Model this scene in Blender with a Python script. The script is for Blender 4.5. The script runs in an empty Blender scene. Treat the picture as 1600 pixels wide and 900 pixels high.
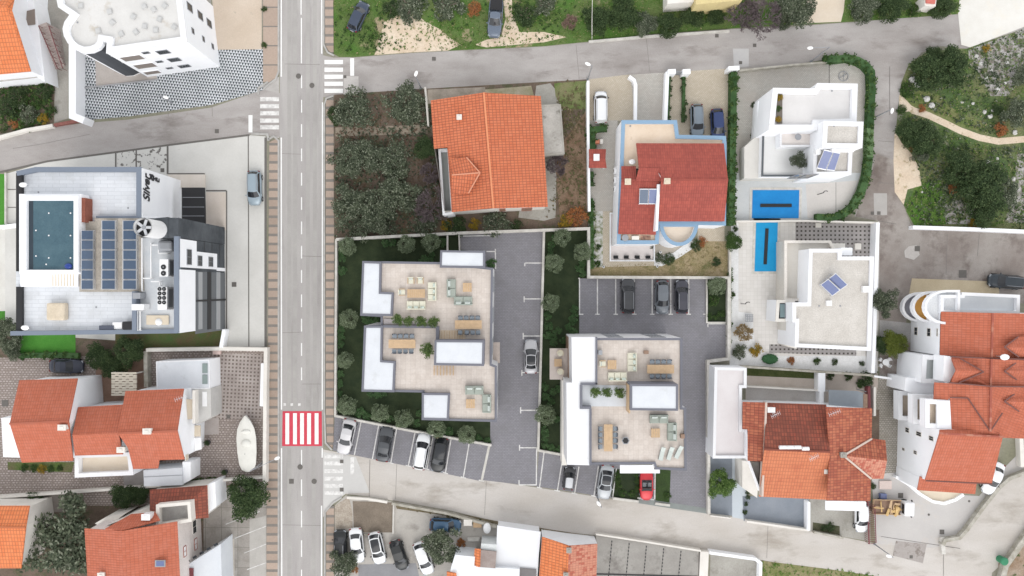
import bpy, bmesh, math, random
from mathutils import Vector, Matrix
R = math.radians
random.seed(11)
SC = bpy.context.scene
COL = SC.collection
# ---------- camera, world, sun, exposure ----------
CAMH = 100.0
PXM = 12.0                       # photograph pixels (1600 wide) per metre of ground
cd = bpy.data.cameras.new('camera'); cam = bpy.data.objects.new('camera', cd); COL.objects.link(cam)
cam.location = (0, 0, CAMH); cam.rotation_euler = (0, 0, 0)
cd.sensor_width = 36.0; cd.lens = 36.0 * CAMH * PXM / 1600.0
cd.clip_start = 0.5; cd.clip_end = 2000
SC.camera = cam
SC.render.resolution_x = 1024; SC.render.resolution_y = 576
CLOUD_H, CLOUD_Z = 14.0, 4.0      # cloud brightness at the horizon and overhead
SUN_EL, SUN_AZ = 50, 175         # degrees; azimuth clockwise from +Y
w = bpy.data.worlds.new('World'); SC.world = w; w.use_nodes = True
nt = w.node_tree; bg = nt.nodes['Background']
sky = nt.nodes.new('ShaderNodeTexSky'); sky.sky_type = 'NISHITA'; sky.sun_disc = False
sky.sun_elevation = R(SUN_EL); sky.sun_rotation = R(SUN_AZ); sky.dust_density = 7.0; sky.air_density = 1.0
hs = nt.nodes.new('ShaderNodeHueSaturation'); hs.inputs['Saturation'].default_value = 0.16
nt.links.new(sky.outputs[0], hs.inputs['Color']); 
# overcast: thin bright cloud over the sky, a little brighter towards the horizon
tc = nt.nodes.new('ShaderNodeTexCoord'); sz = nt.nodes.new('ShaderNodeSeparateXYZ'); nt.links.new(tc.outputs['Generated'], sz.inputs[0])
cr = nt.nodes.new('ShaderNodeMapRange'); cr.inputs[1].default_value = 0.0; cr.inputs[2].default_value = 0.8; cr.inputs[3].default_value = CLOUD_H; cr.inputs[4].default_value = CLOUD_Z
nt.links.new(sz.outputs[2], cr.inputs[0]); cv = nt.nodes.new('ShaderNodeVectorMath'); cv.operation = 'SCALE'; cv.inputs[0].default_value = (0.985, 1.0, 1.03); nt.links.new(cr.outputs[0], cv.inputs['Scale'])
mxs = nt.nodes.new('ShaderNodeMix'); mxs.data_type = 'RGBA'; mxs.inputs[0].default_value = 0.75
nt.links.new(hs.outputs[0], mxs.inputs[6]); nt.links.new(cv.outputs[0], mxs.inputs[7]); nt.links.new(mxs.outputs[2], bg.inputs['Color'])
bg.inputs['Strength'].default_value = 0.15
sl = bpy.data.lights.new('sun', 'SUN'); sl.energy = 0.5; sl.angle = R(50); sl.color = (1.0, 0.965, 0.92)
so = bpy.data.objects.new('sun', sl); COL.objects.link(so)
so.rotation_euler = (R(90 - SUN_EL), 0, R(180 - SUN_AZ)); so.location = (0, -60, 80)
SC.view_settings.view_transform = 'Standard'; SC.view_settings.look = 'None'
SC.view_settings.exposure = 0.47; SC.view_settings.gamma = 1.0

# ---------- helpers ----------
def W(x, y, z=0.0):
    s = (1 - z / CAMH) / PXM
    return Vector(((x - 800) * s, (450 - y) * s, z))
WL = {}
def tag(o, label=None, cat=None, group=None, kind=None):
    if label: o['label'] = label
    if cat: o['category'] = cat
    if group: o['group'] = group
    if kind: o['kind'] = kind
    return o
def thing(name, label, cat, loc=(0, 0, 0), group=None):
    o = bpy.data.objects.new(name, None); COL.objects.link(o); o.location = loc
    o.empty_display_size = 0.5
    WL[o] = Vector(loc)
    return tag(o, label, cat, group)
def link(name, me, parent=None, loc=(0, 0, 0)):
    o = bpy.data.objects.new(name, me); COL.objects.link(o); o.location = loc
    if parent: o.parent = parent
    return o
class MB:
    def __init__(s): s.bm = bmesh.new(); s.uv = s.bm.loops.layers.uv.new('UVMap')
    def f(s, pts, mi=0):
        try:
            fc = s.bm.faces.new([s.bm.verts.new(p) for p in pts]); fc.material_index = mi; return fc
        except ValueError: return None
    def box(s, c, d, rz=0, M=None, taper=1.0, mi=0):
        x, y, z = d[0] / 2, d[1] / 2, d[2] / 2
        m = M if M is not None else Matrix.Translation(Vector(c)) @ Matrix.Rotation(rz, 4, 'Z')
        v = [s.bm.verts.new(m @ Vector((a * x * (taper if k > 0 else 1), b * y * (taper if k > 0 else 1), k * z)))
             for k in (-1, 1) for a, b in ((-1, -1), (1, -1), (1, 1), (-1, 1))]
        for q in ((3, 2, 1, 0), (4, 5, 6, 7), (0, 1, 5, 4), (1, 2, 6, 5), (2, 3, 7, 6), (3, 0, 4, 7)):
            s.bm.faces.new([v[i] for i in q]).material_index = mi
        return s
    def bar(s, a, b, wd, ht=None):
        a, b = Vector(a), Vector(b); d = b - a
        if d.length < 1e-6: return s
        q = d.to_track_quat('X', 'Z').to_matrix().to_4x4()
        return s.box(None, (d.length, wd, ht or wd), M=Matrix.Translation((a + b) / 2) @ q)
    def cyl(s, c, r, h, seg=14, r2=None, cap=True, M=None):
        m = M if M is not None else Matrix.Translation(Vector(c))
        r2 = r if r2 is None else r2
        lo = [s.bm.verts.new(m @ Vector((r * math.cos(2 * math.pi * i / seg), r * math.sin(2 * math.pi * i / seg), 0))) for i in range(seg)]
        hi = [s.bm.verts.new(m @ Vector((r2 * math.cos(2 * math.pi * i / seg), r2 * math.sin(2 * math.pi * i / seg), h))) for i in range(seg)]
        for i in range(seg):
            j = (i + 1) % seg; s.bm.faces.new((lo[i], lo[j], hi[j], hi[i]))
        if cap: s.bm.faces.new(hi); s.bm.faces.new(lo[::-1])
        return s
    def ball(s, c, r, sub=2, sz=(1, 1, 1), jit=0):
        g = bmesh.ops.create_icosphere(s.bm, subdivisions=sub, radius=r)
        for v in g['verts']:
            k = 1 + random.uniform(-jit, jit)
            v.co = Vector((v.co.x * sz[0] * k, v.co.y * sz[1] * k, v.co.z * sz[2] * k)) + Vector(c)
        return s
    def prism(s, pts, z0, z1, top=True, bot=False):
        lo = [s.bm.verts.new((p[0], p[1], z0)) for p in pts]; hi = [s.bm.verts.new((p[0], p[1], z1)) for p in pts]
        n = len(pts)
        for i in range(n):
            j = (i + 1) % n; s.bm.faces.new((lo[i], lo[j], hi[j], hi[i]))
        if top: s.bm.faces.new(hi)
        if bot: s.bm.faces.new(lo[::-1])
        return s
    def build(s, name, mat, parent=None, smooth=False, bevel=0, local=False, recalc=True, solid=0):
        bm = s.bm
        if recalc and bm.faces: bmesh.ops.recalc_face_normals(bm, faces=bm.faces[:])
        if smooth:
            for f in bm.faces: f.smooth = True
        bm.verts.ensure_lookup_table()
        off = Vector((0, 0, 0))
        if not local and bm.verts:
            xs = [v.co.x for v in bm.verts]; ys = [v.co.y for v in bm.verts]; zs = [v.co.z for v in bm.verts]
            off = Vector(((min(xs) + max(xs)) / 2, (min(ys) + max(ys)) / 2, min(zs)))
            bmesh.ops.translate(bm, verts=bm.verts[:], vec=-off)
        me = bpy.data.meshes.new(name); bm.to_mesh(me); bm.free()
        for m in (mat if isinstance(mat, (list, tuple)) else [mat]): me.materials.append(m)
        o = link(name, me, parent, off - (WL.get(parent, Vector((0, 0, 0))) if parent else Vector((0, 0, 0))))
        WL[o] = off
        if bevel:
            b = o.modifiers.new('bevel', 'BEVEL'); b.width = bevel; b.segments = 2; b.limit_method = 'ANGLE'
        if solid:
            b = o.modifiers.new('solid', 'SOLIDIFY'); b.thickness = solid; b.offset = -1
        return o
def copy_tree(o, parent=None):
    c = o.copy(); COL.objects.link(c)
    if parent: c.parent = parent
    for ch in list(o.children): copy_tree(ch, c)
    return c
def area(p): return sum(p[i][0] * p[(i + 1) % len(p)][1] - p[(i + 1) % len(p)][0] * p[i][1] for i in range(len(p))) / 2
def inset(pts, d):
    p = [Vector((a[0], a[1])) for a in pts]; n = len(p); sg = 1 if area(p) > 0 else -1
    out = []
    for i in range(n):
        a, b, c = p[i - 1], p[i], p[(i + 1) % n]
        e1 = (b - a).normalized(); e2 = (c - b).normalized()
        n1 = Vector((-e1.y, e1.x)) * sg; n2 = Vector((-e2.y, e2.x)) * sg
        k = 1 + n1.dot(n2)
        m = (n1 + n2) / k if k > 0.25 else n1
        out.append(b + m * d)
    return out

# ---------- materials ----------
def newmat(name, rough=0.85, spec=0.3, metal=0):
    m = bpy.data.materials.new(name); m.use_nodes = True
    b = m.node_tree.nodes['Principled BSDF']
    b.inputs['Roughness'].default_value = rough; b.inputs['Metallic'].default_value = metal
    b.inputs['Specular IOR Level'].default_value = spec
    return m, m.node_tree, b
def nn(t, ty, **k):
    n = t.nodes.new(ty)
    for a, v in k.items():
        if a in n.inputs.keys(): n.inputs[a].default_value = v
        else: setattr(n, a, v)
    return n
def math_(t, op, a, b=None, c=None):
    n = t.nodes.new('ShaderNodeMath'); n.operation = op
    for i, v in enumerate((a, b, c)):
        if v is None: continue
        if isinstance(v, (int, float)): n.inputs[i].default_value = v
        else: t.links.new(v, n.inputs[i])
    return n.outputs[0]
def mixc(t, fac, a, b, mode='MIX'):
    n = t.nodes.new('ShaderNodeMix'); n.data_type = 'RGBA'; n.blend_type = mode
    for s, v in ((0, fac), (6, a), (7, b)):
        if isinstance(v, (int, float)): n.inputs[s].default_value = v
        elif isinstance(v, tuple): n.inputs[s].default_value = (*v, 1) if len(v) == 3 else v
        else: t.links.new(v, n.inputs[s])
    return n.outputs[2]
def noise(t, scale, det=4, rough=.6, vec=None, dist=0):
    n = t.nodes.new('ShaderNodeTexNoise'); n.inputs['Scale'].default_value = scale
    n.inputs['Detail'].default_value = det; n.inputs['Roughness'].default_value = rough; n.inputs['Distortion'].default_value = dist
    t.links.new(vec if vec is not None else t.nodes.new('ShaderNodeNewGeometry').outputs['Position'], n.inputs['Vector'])
    return n.outputs[0]
def ramp(t, fac, a, b):
    n = t.nodes.new('ShaderNodeMapRange'); n.inputs[1].default_value = a; n.inputs[2].default_value = b
    t.links.new(fac, n.inputs[0]); return n.outputs[0]
def gray(v): return (v, v, v)
def bump(t, b, h, dist, strength=.6):
    n = t.nodes.new('ShaderNodeBump'); n.inputs['Distance'].default_value = dist; n.inputs['Strength'].default_value = strength
    t.links.new(h, n.inputs['Height']); t.links.new(n.outputs[0], b.inputs['Normal'])
MC = {}
def mot(name, c1, c2=None, s=.25, lo=.35, hi=.65, fine=.12, fs=6, c3=None, s3=1.5, lo3=.58, hi3=.7, rough=.88, bmp=0, spec=.25, metal=0, st=None):
    """mottled surface: two tones by a wide noise, an optional third in spots, fine grain"""
    if name in MC: return MC[name]
    m, t, b = newmat(name, rough, spec, metal)
    pos = t.nodes.new('ShaderNodeNewGeometry').outputs['Position']; raw = pos
    if st:
        vm = t.nodes.new('ShaderNodeVectorMath'); vm.operation = 'MULTIPLY'; vm.inputs[1].default_value = (*st, 1); t.links.new(pos, vm.inputs[0]); pos = vm.outputs[0]
    c = c1
    if c2: c = mixc(t, ramp(t, noise(t, s, 6, .62, pos), lo, hi), c1, c2)
    if c3: c = mixc(t, ramp(t, noise(t, s3, 5, .65, pos), lo3, hi3), c, c3)
    if fine:
        f = noise(t, fs, 3, .7, raw); v = math_(t, 'ADD', math_(t, 'MULTIPLY', math_(t, 'SUBTRACT', f, .5), fine * 4), 1)
        cc = t.nodes.new('ShaderNodeCombineColor'); [t.links.new(v, cc.inputs[i]) for i in range(3)]
        c = mixc(t, 1.0, c, cc.outputs[0], 'MULTIPLY')
        if bmp: bump(t, b, f, bmp)
    if isinstance(c, tuple): b.inputs['Base Color'].default_value = (*c, 1)
    else: t.links.new(c, b.inputs['Base Color'])
    MC[name] = m; return m
def xy(t, rot=0, off=(0, 0)):
    pos = t.nodes.new('ShaderNodeNewGeometry').outputs['Position']
    mp = t.nodes.new('ShaderNodeMapping'); mp.inputs['Rotation'].default_value = (0, 0, R(rot)); mp.inputs['Location'].default_value = (off[0], off[1], 0)
    t.links.new(pos, mp.inputs[0]); se = t.nodes.new('ShaderNodeSeparateXYZ'); t.links.new(mp.outputs[0], se.inputs[0])
    return se.outputs[0], se.outputs[1], pos
def pav(name, c1, c2, mortar, bw=.2, bh=.1, ms=.08, rot=0, dirt=None, ds=.3, dlo=.45, dhi=.75, off=.5, fine=.08, rough=.85):
    """block paving / tiles on the brick texture, in metres"""
    m, t, b = newmat(name, rough)
    pos = t.nodes.new('ShaderNodeNewGeometry').outputs['Position']
    mp = t.nodes.new('ShaderNodeMapping'); mp.inputs['Rotation'].default_value = (0, 0, R(rot)); t.links.new(pos, mp.inputs[0])
    br = t.nodes.new('ShaderNodeTexBrick'); t.links.new(mp.outputs[0], br.inputs['Vector'])
    br.offset = off; br.inputs['Scale'].default_value = 1; br.inputs['Brick Width'].default_value = bw; br.inputs['Row Height'].default_value = bh
    br.inputs['Mortar Size'].default_value = ms * min(bw, bh); br.inputs['Color1'].default_value = (*c1, 1); br.inputs['Color2'].default_value = (*c2, 1)
    br.inputs['Mortar'].default_value = (*mortar, 1)
    c = br.outputs[0]
    if dirt: c = mixc(t, ramp(t, noise(t, ds, 6, .65, pos), dlo, dhi), c, dirt)
    f = noise(t, 5, 3, .7, pos); v = math_(t, 'ADD', math_(t, 'MULTIPLY', math_(t, 'SUBTRACT', f, .5), fine * 4), 1)
    cc = t.nodes.new('ShaderNodeCombineColor'); [t.links.new(v, cc.inputs[i]) for i in range(3)]
    t.links.new(mixc(t, 1.0, c, cc.outputs[0], 'MULTIPLY'), b.inputs['Base Color'])
    MC[name] = m; return m
def dots(name, base, dot, p=.6, size=.45, stag=True, rot=0, var=.5, tri=False, base2=None):
    """grass pavers: a grid of dark cells in pale concrete"""
    m, t, b = newmat(name, .9)
    x, y, pos = xy(t, rot)
    v = math_(t, 'DIVIDE', y, p); row = math_(t, 'FLOOR', v); fv = math_(t, 'FRACT', v)
    u = math_(t, 'DIVIDE', x, p)
    if stag: u = math_(t, 'ADD', u, math_(t, 'MULTIPLY', row, .5))
    fu = math_(t, 'FRACT', u)
    au = math_(t, 'MULTIPLY', math_(t, 'ABSOLUTE', math_(t, 'SUBTRACT', fu, .5)), 2)
    if tri: k = math_(t, 'LESS_THAN', au, math_(t, 'MULTIPLY', fv, .92))
    else:
        av = math_(t, 'MULTIPLY', math_(t, 'ABSOLUTE', math_(t, 'SUBTRACT', fv, .5)), 2)
        k = math_(t, 'LESS_THAN', math_(t, 'MAXIMUM', au, av), size)
    if var:
        k = math_(t, 'MULTIPLY', k, ramp(t, noise(t, .9, 4, .7, pos), var - .2, var))
    bs = mixc(t, ramp(t, noise(t, .4, 5, .6, pos), .35, .65), base, base2 or tuple(c * .8 for c in base))
    t.links.new(mixc(t, k, bs, dot), b.inputs['Base Color'])
    MC[name] = m; return m
def tiles(name, c1, c2, line=.5, pu=.3, pv=.4, var=.15, old=None, olo=.55, ohi=.7, rough=.75, dark=(.12, .04, .03)):
    """roof tiles in the slope's own UV metres: rows, columns, tile-to-tile tone, weathering"""
    m, t, b = newmat(name, rough)
    uv = t.nodes.new('ShaderNodeUVMap'); uv.uv_map = 'UVMap'
    se = t.nodes.new('ShaderNodeSeparateXYZ'); t.links.new(uv.outputs[0], se.inputs[0])
    u = math_(t, 'DIVIDE', se.outputs[0], pu); v = math_(t, 'DIVIDE', se.outputs[1], pv)
    fu = math_(t, 'FRACT', u); fv = math_(t, 'FRACT', v)
    cb = t.nodes.new('ShaderNodeCombineXYZ'); t.links.new(math_(t, 'FLOOR', u), cb.inputs[0]); t.links.new(math_(t, 'FLOOR', v), cb.inputs[1])
    wn = t.nodes.new('ShaderNodeTexWhiteNoise'); wn.noise_dimensions = '2D'; t.links.new(cb.outputs[0], wn.inputs['Vector'])
    c = mixc(t, wn.outputs[0], c1, c2)
    if old: c = mixc(t, math_(t, 'MULTIPLY', ramp(t, math_(t, 'ADD', noise(t, .5, 6, .7), math_(t, 'MULTIPLY', wn.outputs[0], var)), olo, ohi), .85), c, old)
    hump = math_(t, 'ABSOLUTE', math_(t, 'SINE', math_(t, 'MULTIPLY', fu, math.pi)))
    gu = math_(t, 'LESS_THAN', fu, .2); gv = math_(t, 'LESS_THAN', fv, .16)
    g = math_(t, 'MULTIPLY', math_(t, 'MAXIMUM', gu, gv), line)
    c = mixc(t, g, c, dark)
    t.links.new(c, b.inputs['Base Color'])
    bump(t, b, math_(t, 'ADD', hump, math_(t, 'MULTIPLY', math_(t, 'SUBTRACT', 1, fv), .5)), .05, .5)
    MC[name] = m; return m
def leafmat(name, c1, c2, c3=None, s=.9):
    m, t, b = newmat(name, .7, .2)
    pos = t.nodes.new('ShaderNodeNewGeometry').outputs['Position']
    rnd = t.nodes.new('ShaderNodeNewGeometry').outputs['Random Per Island']
    c = mixc(t, ramp(t, math_(t, 'ADD', noise(t, s, 3, .6, pos), math_(t, 'MULTIPLY', math_(t, 'SUBTRACT', rnd, .5), .5)), .3, .7), c1, c2)
    if c3: c = mixc(t, math_(t, 'GREATER_THAN', rnd, .86), c, c3)
    t.links.new(c, b.inputs['Base Color'])
    tr = t.nodes.new('ShaderNodeBsdfTranslucent'); t.links.new(c, tr.inputs[0])
    mx = t.nodes.new('ShaderNodeMixShader'); mx.inputs[0].default_value = .22
    t.links.new(b.outputs[0], mx.inputs[1]); t.links.new(tr.outputs[0], mx.inputs[2]); t.links.new(mx.outputs[0], t.nodes['Material Output'].inputs[0])
    MC[name] = m; return m
def plain(name, c, rough=.5, spec=.4, metal=0, fine=.04): return mot(name, c, fine=fine, rough=rough, spec=spec, metal=metal, fs=3)

ASPH = mot('old_asphalt', (.345, .325, .315), (.42, .40, .385), s=.5, lo=.35, hi=.65, fine=.09, fs=9, c3=(.27, .255, .245), s3=.9, lo3=.53, hi3=.8, st=(1, .12))
ASPH2 = mot('side_asphalt', (.31, .285, .27), (.42, .395, .38), s=.22, lo=.36, hi=.62, fine=.1, fs=7, c3=(.21, .185, .17), s3=.3, lo3=.54, hi3=.72, st=(.4, 1))
ASPHB = mot('brown_asphalt', (.235, .20, .18), (.34, .31, .285), s=.2, lo=.38, hi=.62, fine=.1, fs=7, c3=(.165, .135, .12), s3=.3, lo3=.52, hi3=.68)
CONC = mot('yard_concrete', (.46, .43, .405), (.54, .515, .49), s=.3, fine=.08, fs=5, c3=(.36, .32, .29), s3=.2, lo3=.6, hi3=.8)
SROAD = mot('south_road_concrete', (.47, .435, .395), (.55, .52, .49), s=.22, fine=.07, fs=6, c3=(.33, .295, .255), s3=.32, lo3=.53, hi3=.72, st=(.4, 1))
HOTELY = mot('hotel_concrete', (.55, .54, .51), (.62, .61, .58), s=.2, fine=.04, fs=4, c3=(.42, .40, .36), s3=.8, lo3=.66, hi3=.8)
CAPW = mot('white_top_dimmed', (.74, .745, .76), (.69, .695, .71), s=.6, lo=.4, hi=.8, fine=.03, rough=.9, c3=(.58, .57, .55), s3=1.2, lo3=.64, hi3=.8)  # the wall white, dimmed in colour because upward faces catch more light; plus stains
WHITE = mot('white_render_lifted', (.87, .88, .90), (.82, .83, .85), s=.35, lo=.4, hi=.8, fine=.02, rough=.9)  # colour raised to make up for the weaker light on facades
WROOF = mot('white_roof', (.62, .64, .67), (.57, .59, .62), s=.5, lo=.4, hi=.7, fine=.03, rough=.8, c3=(.50, .51, .52), s3=.7, lo3=.58, hi3=.8)
CREAM = mot('cream_render', (.66, .58, .46), (.60, .52, .41), s=.5, fine=.04)
PLAST = mot('off_white_render', (.72, .69, .64), (.62, .59, .54), s=.5, lo=.4, hi=.75, fine=.04)
DIRTYW = mot('dirty_white_roof', (.58, .57, .55), (.64, .63, .61), s=.4, fine=.04, c3=(.46, .41, .34), s3=.5, lo3=.58, hi3=.78)
DECKW = pav('white_deck_boards', (.60, .62, .65), (.66, .68, .71), (.50, .52, .55), 1.6, .45, .05, 0, dirt=(.50, .51, .52), ds=.5, dlo=.5, dhi=.85, fine=.04)
SLATE = plain('blue_grey_coping', (.17, .20, .25), .6)
DKGREY = mot('dark_slate_cladding', (.055, .062, .07), (.10, .11, .12), s=.3, fine=.1, fs=2)
RIM = plain('grey_rim', (.145, .148, .175), .6)
MARK = mot('white_paint', (.82, .82, .80), (.70, .69, .68), s=1.2, lo=.5, hi=.8, fine=.05, fs=8)
MARKW = mot('worn_white_paint', (.72, .71, .69), (.50, .485, .47), s=1.5, lo=.42, hi=.66, fine=.06, fs=8)
REDP = mot('red_road_paint', (.60, .07, .10), (.52, .06, .09), s=1, fine=.08, fs=6)
LANE = pav('lane_blocks', (.23, .225, .245), (.26, .255, .275), (.175, .17, .185), .4, .2, .1, 0, dirt=(.195, .19, .20), ds=.45, dlo=.45, dhi=.75, fine=.09)
BEIGET = pav('terrace_slabs', (.56, .50, .45), (.62, .56, .51), (.49, .43, .385), .6, .6, .025, 0, dirt=(.50, .435, .385), ds=1.1, dlo=.45, dhi=.8, off=0, fine=.07)
GREYPAV = pav('grey_block_paving', (.46, .44, .40), (.54, .52, .48), (.33, .31, .28), .28, .16, .14, 0, dirt=(.42, .38, .34), fine=.06)
TANPAV = pav('tan_block_paving', (.50, .44, .35), (.57, .51, .42), (.36, .31, .24), .28, .16, .14, 8, dirt=(.42, .36, .28), fine=.06)
BROWNPAV = pav('worn_block_yard', (.37, .325, .305), (.43, .38, .355), (.22, .18, .16), .42, .3, .22, 0, dirt=(.24, .20, .175), ds=2.2, dlo=.48, dhi=.6, fine=.16)
PALEPAV = pav('pale_pool_paving', (.62, .595, .56), (.67, .645, .615), (.55, .525, .49), .5, .5, .03, 0, dirt=(.62, .58, .53), ds=.3, dlo=.55, dhi=.9, off=0, fine=.03)
LBLUEPAV = mot('pool_side_paving', (.50, .52, .53), (.58, .59, .59), s=.4, fine=.06, fs=8)
TRIPAV = dots('black_white_triangle_paving', (.62, .64, .66), (.05, .06, .065), .37, .5, True, 6, 0, True)
GRIDPAV = dots('grey_grid_paving', (.36, .34, .33), (.07, .06, .055), .55, .42, False, 0, .38)
DOTPAV = dots('grass_grid_paving', (.42, .375, .35), (.15, .12, .105), .48, .5, False, 3, .45, base2=(.30, .26, .24))
SAND = mot('sandy_ground', (.60, .48, .36), (.68, .58, .46), s=.5, fine=.12, fs=5, c3=(.42, .34, .22), s3=1.2, lo3=.56, hi3=.66)
WSAND = mot('white_concrete_slab', (.64, .62, .575), (.69, .675, .635), s=.5, fine=.03, c3=(.68, .64, .56), s3=.4, lo3=.55, hi3=.8)
GRASS = mot('wild_grass', (.065, .15, .025), (.13, .17, .06), s=.35, fine=.35, fs=7, c3=(.34, .28, .18), s3=.25, lo3=.58, hi3=.66, bmp=.1)
SCRUB = mot('rocky_scrub', (.08, .13, .045), (.18, .19, .09), s=.22, lo=.4, hi=.62, fine=.4, fs=5, c3=(.33, .30, .26), s3=.35, lo3=.6, hi3=.72, bmp=.1)
ROCKY = mot('grey_rocks_ground', (.44, .42, .41), (.22, .20, .17), s=1.2, lo=.42, hi=.6, fine=.4, fs=4, c3=(.11, .13, .06), s3=.8, lo3=.52, hi3=.6, bmp=.2)
SOIL = mot('garden_soil', (.115, .085, .065), (.17, .13, .10), s=.5, fine=.25, fs=6, c3=(.09, .095, .05), s3=.6, lo3=.52, hi3=.64)
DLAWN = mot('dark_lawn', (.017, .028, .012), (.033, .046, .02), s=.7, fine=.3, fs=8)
DRYG = mot('dry_lawn', (.34, .27, .17), (.24, .20, .10), s=.8, fine=.3, fs=7, c3=(.12, .13, .05), s3=.5, lo3=.55, hi3=.7)
TURF = mot('bright_turf', (.06, .22, .03), (.08, .26, .04), s=.6, fine=.2, fs=8)
TURF2 = mot('mossy_lawn', (.07, .12, .035), (.13, .09, .05), s=.35, fine=.2, fs=7)
PEBBLE = mot('white_pebbles', (.72, .72, .72), (.64, .64, .63), s=2, fine=.14, fs=9)
GRAVELR = mot('gravel_roof', (.50, .47, .43), (.57, .54, .50), s=.8, fine=.2, fs=7)
BGREY = mot('blue_grey_paint_yard', (.20, .225, .26), (.25, .275, .31), s=.3, fine=.05, c3=(.15, .16, .18), s3=.5, lo3=.68, hi3=.72)
LGREY = mot('light_grey_paint_yard', (.48, .53, .57), (.52, .56, .60), s=.3, fine=.04)
COLDC = mot('mossy_concrete', (.30, .285, .255), (.38, .365, .33), s=.35, fine=.12, fs=5, c3=(.20, .185, .155), s3=.4, lo3=.55, hi3=.75)
TERRA = tiles('new_terracotta_tiles', (.50, .14, .065), (.57, .18, .09), .62, .33, .45, old=(.55, .15, .06), olo=.5, ohi=.9)
ORANGE = tiles('orange_tiles', (.62, .18, .065), (.69, .23, .09), .45, .36, .5, old=(.66, .20, .08), olo=.5, ohi=.9)
TERRB = tiles('terracotta_strip_tiles', (.43, .12, .065), (.48, .14, .08), .3, .3, .45, old=(.46, .16, .105), olo=.5, ohi=.95)
OLDT = tiles('weathered_dark_tiles', (.27, .07, .045), (.45, .15, .085), .8, .36, .5, .5, old=(.17, .05, .035), olo=.5, ohi=.85)
OLDO = tiles('weathered_orange_tiles', (.42, .13, .07), (.56, .22, .13), .6, .34, .5, .6, old=(.30, .075, .045), olo=.62, ohi=.9)
ORF = tiles('faded_sunlit_tiles', (.52, .175, .085), (.60, .22, .11), .38, .34, .5, .4, old=(.42, .12, .06), olo=.62, ohi=1.0)
PINKT = tiles('pale_pink_tiles', (.50, .21, .14), (.56, .26, .18), .3, .3, .42, .5, old=(.38, .09, .06), olo=.82, ohi=.9)
RED = tiles('dark_red_tiles', (.29, .065, .05), (.33, .078, .06), .32, .28, .45, old=(.44, .10, .07), olo=.5, ohi=.95)
GLASSD = plain('dark_glass', (.02, .025, .03), .12, .5, fine=0)
GLASSB = plain('solar_blue_glass', (.055, .09, .16), .2, .5, fine=.1)
GLASSV = plain('solar_violet_glass', (.13, .16, .30), .25, .5, fine=.05)
ALU = plain('aluminium', (.60, .61, .63), .4, .5, .4)
METAL = plain('grey_metal', (.30, .31, .33), .5, .5, .2)
BLACK = plain('black_plastic', (.018, .018, .02), .55)
WPL = plain('white_plastic', (.78, .78, .78), .4)
BLUEP = plain('sky_blue_paint', (.22, .34, .47), .7, fine=.05)
WOOD = plain('oak_wood', (.50, .35, .21), .6, fine=.15)
DWOOD = plain('brown_wood', (.26, .17, .12), .6, fine=.15)
SAGE = plain('sage_fabric', (.31, .34, .30), .9)
CREAMF = plain('cream_fabric', (.62, .60, .49), .9)
CUSH = plain('pale_cushion', (.50, .54, .51), .9)
CHAIRG = plain('blue_grey_seat', (.25, .29, .33), .8)
POT = plain('dark_pot', (.05, .05, .055), .7)
STONE = mot('coping_stone', (.62, .60, .56), (.48, .46, .42), s=1.2, fine=.08, fs=5)
STONED = mot('old_wall_stone', (.46, .44, .39), (.30, .28, .23), s=1.2, fine=.15, fs=5)
BARK = plain('bark', (.12, .095, .075), .9, fine=.2)
BROWNR = plain('maroon_paint', (.17, .045, .05), .6)
GREENB = plain('green_plastic', (.03, .20, .10), .45)
LAMPW = plain('lamp_white', (.85, .85, .84), .35)
OLIVE = leafmat('olive_leaves', (.05, .066, .04), (.14, .165, .105), (.25, .27, .20))
SAGEL = leafmat('sage_leaves', (.10, .135, .075), (.20, .245, .145), (.31, .36, .25))
GREEN = leafmat('dark_green_leaves', (.026, .048, .018), (.06, .095, .034), (.10, .14, .06))
BUSHG = leafmat('shrub_leaves', (.045, .10, .035), (.09, .17, .065), (.15, .24, .11))
HEDGE = leafmat('hedge_leaves', (.025, .055, .014), (.06, .115, .028), (.12, .18, .05))
YELL = leafmat('yellow_leaves', (.22, .16, .02), (.45, .26, .03), (.10, .15, .04))
RUST = leafmat('rust_leaves', (.30, .11, .04), (.42, .18, .07), (.14, .12, .05))
TWIG = plain('bare_twigs', (.17, .135, .14), .9, fine=.3)
TWIGG = leafmat('grass_blades', (.07, .15, .025), (.16, .25, .055), (.36, .31, .17))
# ---------- setting builders ----------
GK = [0, 0]
def ground(name, pts, mat, layer=1, px=True):
    GK[0] += 1; zz = .004 * layer + .00002 * GK[0]
    m = MB(); m.f([W(x, y, zz) for x, y in pts]); o = m.build(name, mat, recalc=False)
    for p in o.data.polygons:
        if p.normal.z < 0: o.data.flip_normals(); break
    return tag(o, kind='structure')
def slab(name, pts, mat, z=.12, kerb=None):
    m = MB(); m.prism([W(x, y, z) for x, y in pts], 0, z); return tag(m.build(name, mat), kind='structure')
def ribbon(pts, wd):
    """offset a world polyline both ways"""
    L, Rr = [], []
    n = len(pts)
    for i in range(n):
        a = pts[max(i - 1, 0)]; c = pts[min(i + 1, n - 1)]
        d1 = (pts[i] - a); d2 = (c - pts[i])
        d1 = d1.normalized() if d1.length > 1e-6 else d2.normalized(); d2 = d2.normalized() if d2.length > 1e-6 else d1
        n1 = Vector((-d1.y, d1.x)); n2 = Vector((-d2.y, d2.x)); k = 1 + n1.dot(n2)
        q = (n1 + n2) / k if k > .3 else n1
        L.append(pts[i] + q * wd / 2); Rr.append(pts[i] - q * wd / 2)
    return L, Rr
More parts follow.
